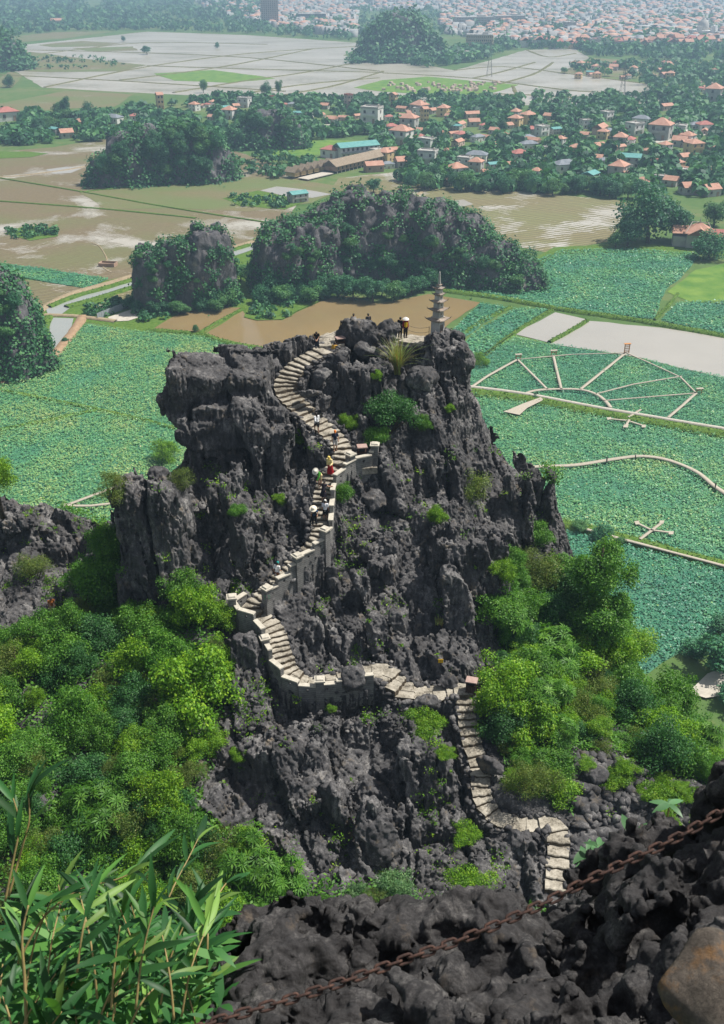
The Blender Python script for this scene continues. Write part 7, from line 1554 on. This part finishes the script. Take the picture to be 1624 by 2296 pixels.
for x, y, lb in ((1097, 172, 'slender steel pylon in the middle flooded field'), (1393, 228, 'steel pylon on a grassy islet in the right flooded field')):
    p = gp(x, y); root = empty('pylon', p, lb, 'pylon', 'pylons in the flooded fields'); H_ = 32; mb = MB()
    for sx, sy in ((-1, -1), (1, -1), (1, 1), (-1, 1)): mb.tube([(sx * 2.6, sy * 2.6, 0), (sx * .7, sy * .7, 20), (sx * .25, sy * .25, H_)], .13, 4)
    mb.build('legs', M_STEEL, root); br_ = MB()
    for k in range(8):
        z0, z1 = k * 2.8, (k + 1) * 2.8; w0, w1 = 2.6 - z0 * .095, 2.6 - z1 * .095
        for s in (-1, 1): br_.tube([(-w0 * s, -w0, z0), (w1 * s, -w1, z1)], .06, 3).tube([(w0, -w0 * s, z0), (w1, w1 * s, z1)], .06, 3)
    br_.build('bracing', M_STEEL, root)
    for z in (20, 24.5, 29): MB().box((0, 0, z), (9 - (z - 20) * .35, .25, .3)).build('crossarm', M_STEEL, root)
flat('grass_patch', [(1382, 216), (1405, 214), (1410, 218), (1384, 219)], .3, M_GRASS)
strip('path', [(205, 545), (222, 552), (235, 570), (240, 585), (232, 600), (250, 612)], .5, .15, M_DIRT, .1, nz=.1)
flat('yard', [(24, 615), (48, 615), (50, 621), (24, 621)], .4, M_CONC, .1)
p = gp(322, 700); root = empty('rubble_heap', p, 'heap of red tiles and planks in the yard below the square outcrop', 'rubble heap')
for k in range(26): MB().box((hr.gauss(0, 1.4), hr.gauss(0, 1.0), .25 + hr.uniform(0, .5)), (hr.uniform(.4, 1.2), .3, .12), hr.uniform(0, 3)).build('plank', M_RED if k % 2 else M_BRICKW, root)
# grave mounds on the island and the plots by the wooded mound
gv = MB()
for x, y in [(hr.uniform(860, 1120), hr.uniform(186, 207)) for k in range(70)] + [(hr.uniform(380, 470), hr.uniform(372, 400)) for k in range(16)]: q = gp(x, y); gv.box((q.x, q.y, .9), (hr.uniform(2, 4), hr.uniform(2, 4), hr.uniform(1.2, 2.4)), hr.uniform(0, 1), .8)
gv.build('grave_markers', M_PINK, None, kind='stuff', label='scattered small grave markers on the grassy island and by the mound', category='graves')
# walkers on the curved boardwalk
def deck(x, y): q = gp(x, y, .94); return q
person('tiny figure in dark clothes walking the curved boardwalk, left of two', deck(1360, 1038), 70, (.05, .05, .07), (.03, .03, .04), long_=True)
person('tiny figure in pale clothes at the crest of the curved boardwalk', deck(1424, 1031), 90, (.5, .45, .42), (.05, .04, .05), long_=True)
person('tiny figure in black at the right end of the curved boardwalk', deck(1603, 1097), 120, (.02, .02, .025), (.02, .02, .02), long_=True)
# ================================================================== HAZE
def haze():
    o = MB().box((0, 6500, 50), (17000, 13500, 106)).build('haze', None, None, kind='stuff', label='thin pale haze lying over the plain', category='haze')
    m = bpy.data.materials.new('thin_haze'); m.use_nodes = True; t = m.node_tree; t.nodes.remove(t.nodes['Principled BSDF']); v = t.nodes.new('ShaderNodeVolumePrincipled')
    v.inputs['Color'].default_value = (.52, .76, 1.0, 1); v.inputs['Density'].default_value = HAZE; v.inputs['Anisotropy'].default_value = .2; L(t, v.outputs[0], t.nodes['Material Output'].inputs['Volume']); o.data.materials.append(m)
HAZE = 0.00029
haze()
note('done')
# ================================================================== NEAR ROCKS, CHAIN AND BAMBOO
top = [(430, 2310, 3.4), (500, 2140, 3.9), (560, 2085, 4.3), (650, 2050, 4.6), (720, 2030, 4.6), (820, 2022, 4.7), (900, 2012, 4.6), (1000, 2030, 4.5), (1100, 2008, 4.4), (1170, 2080, 4.3), (1250, 2075, 4.3), (1330, 2050, 4.2), (1370, 1950, 4.2), (1430, 1920, 4.2), (1500, 1900, 4.2), (1560, 1860, 4.2), (1624, 1800, 4.2), (1720, 1760, 4.2)]
inn = [(600, 2200, 3.8), (800, 2180, 3.9), (1000, 2180, 3.75), (1180, 2120, 3.75), (1150, 2220, 3.5), (1400, 2050, 3.7), (1550, 1950, 3.7), (1290, 2170, 4.1), (1310, 2250, 4.0), (600, 2300, 3.35), (800, 2300, 3.3), (1000, 2300, 3.2), (1180, 2300, 3.25), (1420, 2200, 3.4), (1450, 2300, 3.1), (1640, 2300, 2.9), (1640, 2120, 3.2), (1760, 1900, 3.4)]
TP = np.array([tp(*p) for p in top]); IP = np.array([tp(*p) for p in inn]); fall = TP.copy(); fall[:, 1] += .45; fall[:, 2] -= 1.1; fall[0] = TP[0] + np.array((-.5, .1, -.9)); fall[1] += np.array((-.3, 0, 0))
near = np.array([(x, y, z) for x, y, z in ((-.8, 1.2, 96.3), (0, 1.2, 97.3), (.8, 1.2, 97.5), (1.8, 1.2, 98.0), (2.3, 2.2, 97.6), (2.5, 3.4, 97.0), (-1.2, 2.2, 95.6))])
AP = np.concatenate([TP, IP, fall, near]); fh = rbf_fit(AP[:, :2], AP[:, 2])
h = .019; ax = [np.arange(a, b, h, dtype=np.float32) for a, b in ((-1.35, 2.35), (1.5, 4.3), (94.9, 97.9))]
A, B = np.meshgrid(ax[0], ax[1], indexing='ij'); HMf = fh(A.astype(float), B.astype(float)).astype(np.float32)
gxr, gyr = np.gradient(HMf, h); sc_ = 1 / np.sqrt(1 + np.minimum(gxr ** 2 + gyr ** 2, 6))
Ff = (ax[2][None, None, :] - HMf[:, :, None]) * sc_[:, :, None]
bi = np.argwhere(np.abs(Ff) < .26).astype(np.int32); P = np.stack([ax[k][bi[:, k]] for k in range(3)], 1)
wq = np.stack([perlin(P * 2.2), perlin(P * 2.2 + 40), perlin(P * 2.2 + 80)], 1)
F1, F2, ID = worley(P * np.array((1.7, 1.7, 1.2), np.float32) + .35 * wq); d = -(ID - .5) * .20 + .16 * np.clip(1 - (F2 - F1) / .13, 0, 1)
F1, F2, ID = worley(P * 4.2 + .5 * wq + 7); d += .13 * np.clip(1 - F1 / .50, 0, 1) * (ID > .35) - .03
d += .10 * np.abs(perlin(P * np.array((5, 5, 3.2), np.float32) + .4 * wq)) + .05 * np.abs(perlin(P * 9.0)) - .02
Ff[bi[:, 0], bi[:, 1], bi[:, 2]] += d.astype(np.float32)
# pockets dissolved into the rock
pr = np.random.default_rng(9)
for k in range(46):
    x, y = pr.uniform(420, 1620), pr.uniform(1960, 2290); q = tp(x, y, 1.0); dd = np.array(ray(x, y))
    t = 2.0
    while t < 4.8 and CAM_H + dd[2] * t > float(fh(np.array(dd[0] * t), np.array(dd[1] * t))): t += .04
    c = np.array((dd[0] * t, dd[1] * t, CAM_H + dd[2] * t)); r = pr.uniform(.04, .13); m = r + .06
    s = tuple(slice(*np.searchsorted(ax[i], [c[i] - m, c[i] + m])) for i in range(3))
    if any(a.stop - a.start < 3 for a in s): continue
    X = np.meshgrid(*[ax[i][s[i]] for i in range(3)], indexing='ij'); sp = np.sqrt(((X[0] - c[0]) / 1.2) ** 2 + (X[1] - c[1]) ** 2 + ((X[2] - c[2]) / .8) ** 2) - r
    Ff[s] = np.maximum(Ff[s], -sp)
V, Q = surface_nets(Ff, (ax[0][0], ax[1][0], ax[2][0]), h)
V, Q = seen_side(V, Q, .5); N0 = normals(V, Q); vx_, vy_, dp_ = proj(V); se = (inpoly(vx_, vy_, [(400, 1700), (1680, 1700), (1680, 2330), (400, 2330)])) & (((V - np.array((0, 0, CAM_H), np.float32)) * N0).sum(1) < 1)
V, Q, wt = subdivide(V, Q, se[Q].all(1)); N0 = normals(V, Q)
F1, F2, ID = worley(V * 11.0 + 1.5 * np.stack([perlin(V * 6), perlin(V * 6 + 9), perlin(V * 6 + 19)], 1))
V = V - N0 * ((.040 * np.clip(1 - F1 / .45, 0, 1) ** 1.5 + .075 * np.abs(perlin(V * np.array((7, 7, 5), np.float32) + 3)) - .034 + .016 * np.abs(perlin(V * 22)) + .007 * np.abs(perlin(V * 48))) * wt)[:, None]
M_ROCKN = rock_mat('near_karst_rock', (0.012, 0.0115, 0.0125), (0.055, 0.053, 0.054), (0.22, 0.21, 0.20), 9.0, 0.022, 1.0, (0.13, 0.105, 0.08), 0.70)
add('rock_outcrop', np_mesh('rock_outcrop', V, Q), M_ROCKN, kind='structure'); note('near rock %d' % len(Q))
M_ROCKW = rock_mat('ochre_stained_rock', (0.03, 0.026, 0.023), (0.11, 0.092, 0.075), (0.24, 0.20, 0.16), 9.0, 0.012, 1.0, (0.22, 0.12, 0.05), 0.64)
me = boulder_mesh('boulder', (.62, .5, .42), 61, .012, 14, .05, .06)
add('boulder', me, M_ROCKW, loc=tp(1665, 2345, 2.72), rot=(rad(20), rad(-14), rad(20)), label='ochre stained near rock in the bottom right corner', category='boulder')
# chain
CH = [(440, 2310), (478, 2292), (678, 2232), (806, 2188), (906, 2152), (986, 2124), (1056, 2098), (1214, 2028), (1314, 1976), (1414, 1928), (1514, 1880), (1624, 1816), (1700, 1765)]
cp = smooth_line([tp(x, y, 2.72 + .25 * (x - 440) / 1200) for x, y in CH], 8); ln = [0]
for a, b in zip(cp, cp[1:]): ln.append(ln[-1] + (b - a).length)
lk = MB(); R0, Lh, wr = .0108, .0118, .0043; ring = []
for k in range(16):
    th = 2 * math.pi * k / 16; ring.append(Vector((R0 * math.cos(th), R0 * math.sin(th) + (Lh if math.sin(th) > 1e-6 else -Lh if math.sin(th) < -1e-6 else 0), 0)))
n6 = 6; Vv = []
for k, p in enumerate(ring):
    tn = (ring[(k + 1) % 16] - ring[k - 1]).normalized(); up = Vector((0, 0, 1)); a = tn.cross(up)
    for j in range(n6): th = 2 * math.pi * j / n6; Vv.append(p + (a * math.cos(th) + up * math.sin(th)) * wr)
lk.poly(Vv, [(k * n6 + j, k * n6 + (j + 1) % n6, ((k + 1) % 16) * n6 + (j + 1) % n6, ((k + 1) % 16) * n6 + j) for k in range(16) for j in range(n6)])
lme = lk.mesh('link', True)
def rust():
    m, t, b, o = new_mat('rusty_chain_iron'); v = pos(t)
    L(t, ramp(t, noise(t, 60, 5, .7, v), [(.35, (.022, .012, .010)), (.55, (.062, .030, .022)), (.72, (.13, .065, .042))]), b.inputs['Base Color']); b.inputs['Roughness'].default_value = .85; b.inputs['Metallic'].default_value = .15
    bump(t, b, noise(t, 150, 5, .7, v), .6, .002); return m
lme.materials.append(rust())
croot = empty('rusty_chain', cp[0], 'rusty iron chain stretched diagonally across the near rocks', 'chain'); s = 0; k = 0
while s < ln[-1] - .03:
    i = np.searchsorted(ln, s, 'right') - 1; f = (s - ln[i]) / (ln[i + 1] - ln[i]); p = cp[i].lerp(cp[i + 1], f); t = (cp[i + 1] - cp[i]).normalized()
    q = t.to_track_quat('Y', 'Z') @ Quaternion((0, 1, 0), (math.pi / 2 if k % 2 else 0) + .6 + random.uniform(-.15, .15)); l = add('link', lme, None, croot, loc=p - cp[0]); l.rotation_mode = 'QUATERNION'; l.rotation_quaternion = q; s += .0335; k += 1
# bamboo
M_BAM = leaf_mat('bamboo_leaf', [(0.015, 0.065, 0.020), (0.035, 0.125, 0.030), (0.08, 0.20, 0.035), (0.17, 0.29, 0.06)], .3, .5, .9)
M_STEM = simple('straw_bamboo_stem', (0.20, 0.16, 0.06), (0.34, 0.25, 0.10), 20, .6, 0, .01, .4)
def lance(seed):
    r = random.Random(seed); n = 6; dr = r.uniform(.1, .45); V = []; w = r.uniform(.066, .092); tw = r.uniform(-.3, .3)
    for k in range(n + 1):
        u = k / n; ww = w * (math.sin(math.pi * min(u * .92 + .08, 1)) ** .8) * (1 - .35 * u) if k < n else 0.001; z = -dr * u * u; x = .06 * math.sin(u * 3) * tw
        V += [(x - ww, u, z + .35 * ww), (x, u, z), (x + ww, u, z + .35 * ww)]
    F = [(3 * k + j, 3 * k + j + 1, 3 * k + j + 4, 3 * k + j + 3) for k in range(n) for j in (0, 1)]
    me = np_mesh('leaf', V, F, True); face_attr(me, 'tint', np.full(len(F), r.random())); me.materials.append(M_BAM); return me
LN = [lance(k) for k in range(7)]
def shoot(pts, nleaf, label, group=None, l0=.17, spread=.9, stem=.0042, r=random.Random(4)):
    root = empty('bamboo_shoot', pts[0], label, 'bamboo', group); o = pts[0]; P = smooth_line([Vector(p) for p in pts], 5); MB().tube([p - o for p in P], [stem * (1 - .6 * i / len(P)) for i in range(len(P))], 6).build('stem', M_STEM, root, True)
    for k in range(nleaf):
        u = 1 - (k / max(nleaf, 1)) ** 1.5 * .75; i = min(int(u * (len(P) - 1)), len(P) - 2); p = P[i]; t = (P[i + 1] - P[i]).normalized()
        a = r.uniform(0, 6.28); sd = Vector((math.cos(a), math.sin(a) * .6, r.uniform(-.1, .5))); d = (t * r.uniform(.5, 1.2) + sd * spread).normalized(); up = Vector((0, 0, 1)) - d * d.z
        q = d.to_track_quat('Y', 'Z'); l = add('leaf', r.choice(LN), None, root, loc=p - o); l.rotation_mode = 'QUATERNION'; l.rotation_quaternion = q @ Quaternion((0, 1, 0), r.uniform(-.6, .6)); s = l0 * r.uniform(.6, 1.2); l.scale = (s, s, s)
    return root
sp = lambda *a: [tp(x, y, t) for x, y, t in a]
shoot(sp((12, 2020, 3.0), (30, 1930, 3.0), (44, 1850, 3.0), (30, 1790, 3.0)), 6, 'tall bamboo shoot with upright leaves at the left edge', None, .15, .5)
shoot(sp((20, 2010, 3.05), (50, 1900, 3.05), (66, 1840, 3.05), (64, 1780, 3.05)), 6, 'tall bamboo shoot leaning right beside the leftmost one', None, .16, .6)
shoot(sp((40, 2160, 3.2), (100, 2055, 3.2), (180, 1995, 3.2), (262, 1972, 3.2), (310, 1950, 3.2)), 9, 'long arching bamboo shoot reaching right over the clump', None, .17, .8)
shoot(sp((60, 2320, 3.0), (56, 2200, 3.0), (50, 2100, 3.0), (64, 2030, 3.0)), 7, 'straw coloured bare bamboo stem at the lower left', None, .15, .8, .006)
shoot(sp((330, 2150, 3.7), (380, 2010, 3.8), (420, 1930, 3.9), (445, 1880, 4.0)), 9, 'bamboo shoot with a thin pale tip standing highest at the right of the clump', None, .16, .5)
shoot(sp((400, 2200, 3.6), (450, 2080, 3.7), (500, 1990, 3.8), (520, 1975, 3.9)), 9, 'bamboo shoot with a drooping feathery tip at the right of the clump', None, .15, .6)
br = random.Random(8)
BMARKS = [(30, 1790, 'the leftmost upright shoot'), (64, 1780, 'the shoot leaning beside it'), (310, 1950, 'the tip of the arching shoot'), (64, 2030, 'the bare straw stem'), (445, 1880, 'the highest right hand shoot'), (520, 1975, 'the feathery drooping shoot'), (440, 2250, 'the lower end of the chain'), (20, 2290, 'the bottom left corner')]
for k in range(31):
    x0 = br.uniform(-40, 470); y0 = br.uniform(2170, 2400); t = br.uniform(2.9, 3.8); x1 = x0 + br.uniform(-50, 110); y1 = max(y0 - br.uniform(110, 260), 1960 + abs(x0 - 260) * .25); 
    if x1 > 480: x1 = 480 - br.uniform(0, 60)
    shoot(sp((x0, y0, t), ((x0 * 2 + x1) / 3, (y0 + y1) / 2, t), (x1, y1, t + br.uniform(-.1, .2))), 8, lab(('short ' if y0 - y1 < 150 else 'tall ' if y0 - y1 > 215 else '') + 'leafy bamboo shoot', x1, y1, BMARKS), 'bamboo shoots in the near clump', br.uniform(.13, .20), br.uniform(.6, 1.1), r=br)
# the crowded rest of the clump
fr = np.random.default_rng(4); n = 900; C = np.array([tp(x, y, t) for x, y, t in zip(fr.uniform(-60, 500, n), fr.uniform(2080, 2420, n), fr.uniform(3.3, 4.3, n))]); VV = []; FF = []; TT = []
for c in C:
    a = fr.uniform(0, 6.28); d = np.array((math.cos(a), math.sin(a) * .7, fr.uniform(-.2, 1.1))); d /= np.linalg.norm(d); sd = np.cross(d, (0, 0, 1)); sd /= np.linalg.norm(sd) + 1e-9; l = fr.uniform(.09, .2); w = l * fr.uniform(.08, .12); b = len(VV)
    for u, ww in ((0, .2), (.3, 1), (.65, .8), (1, .02)): q = c + d * l * u + np.array((0, 0, -l * .25 * u * u)); VV += [q + sd * w * ww, q - sd * w * ww]
    FF += [(b + 2 * j, b + 2 * j + 1, b + 2 * j + 3, b + 2 * j + 2) for j in range(3)]; TT += [fr.random() * .7] * 3
me = np_mesh('bamboo_thicket', VV, FF); face_attr(me, 'tint', TT); add('bamboo_thicket', me, M_BAM, kind='stuff', label='crowded dark bamboo leaves filling the lower left corner', category='bamboo')
# broad leaved plant between the rocks
M_BROAD = leaf_mat('broad_pale_leaf', [(0.06, 0.15, 0.06), (0.12, 0.26, 0.11), (0.20, 0.34, 0.17)], .3, .45, .6)
bl = []
for s_ in range(3):
    me = LN[s_].copy(); me.materials.clear(); me.materials.append(M_BROAD); v = np.empty(len(me.vertices) * 3, np.float32); me.vertices.foreach_get('co', v); v = v.reshape(-1, 3); v[:, 0] *= 2.6; me.vertices.foreach_set('co', v.ravel()); me.update(); bl.append(me)
def broad(x, y, t, n, label, size=.16, w=.35):
    o = tp(x, y, t); o.z -= .35; root = empty('leafy_plant', o, label, 'plant')
    for k in range(n):
        q = Vector((br.gauss(0, w * .5), br.gauss(0, w * .3), br.uniform(.15, .45))); MB().tube([(0, 0, 0), tuple(q * .6 + Vector((0, 0, .05))), tuple(q)], .005, 5).build('stem', M_STEM, root)
        for j in range(5):
            a = br.uniform(0, 6.28); d = Vector((math.cos(a), math.sin(a), br.uniform(-.2, .5))); l = add('leaf', br.choice(bl), None, root, loc=q); l.rotation_mode = 'QUATERNION'; l.rotation_quaternion = d.to_track_quat('Y', 'Z'); s = size * br.uniform(.7, 1.2); l.scale = (s, s, s)
    return root
broad(1395, 1905, 6.5, 12, 'broad leaved grey green plant behind the near rocks at right', .13, .32)
broad(1372, 2010, 4.5, 4, 'small leafy plant in the cleft under the chain', .10, .12)
broad(1500, 1860, 6.2, 4, 'bright leafy sprig above the near rocks at right', .13, .3)
note('front')
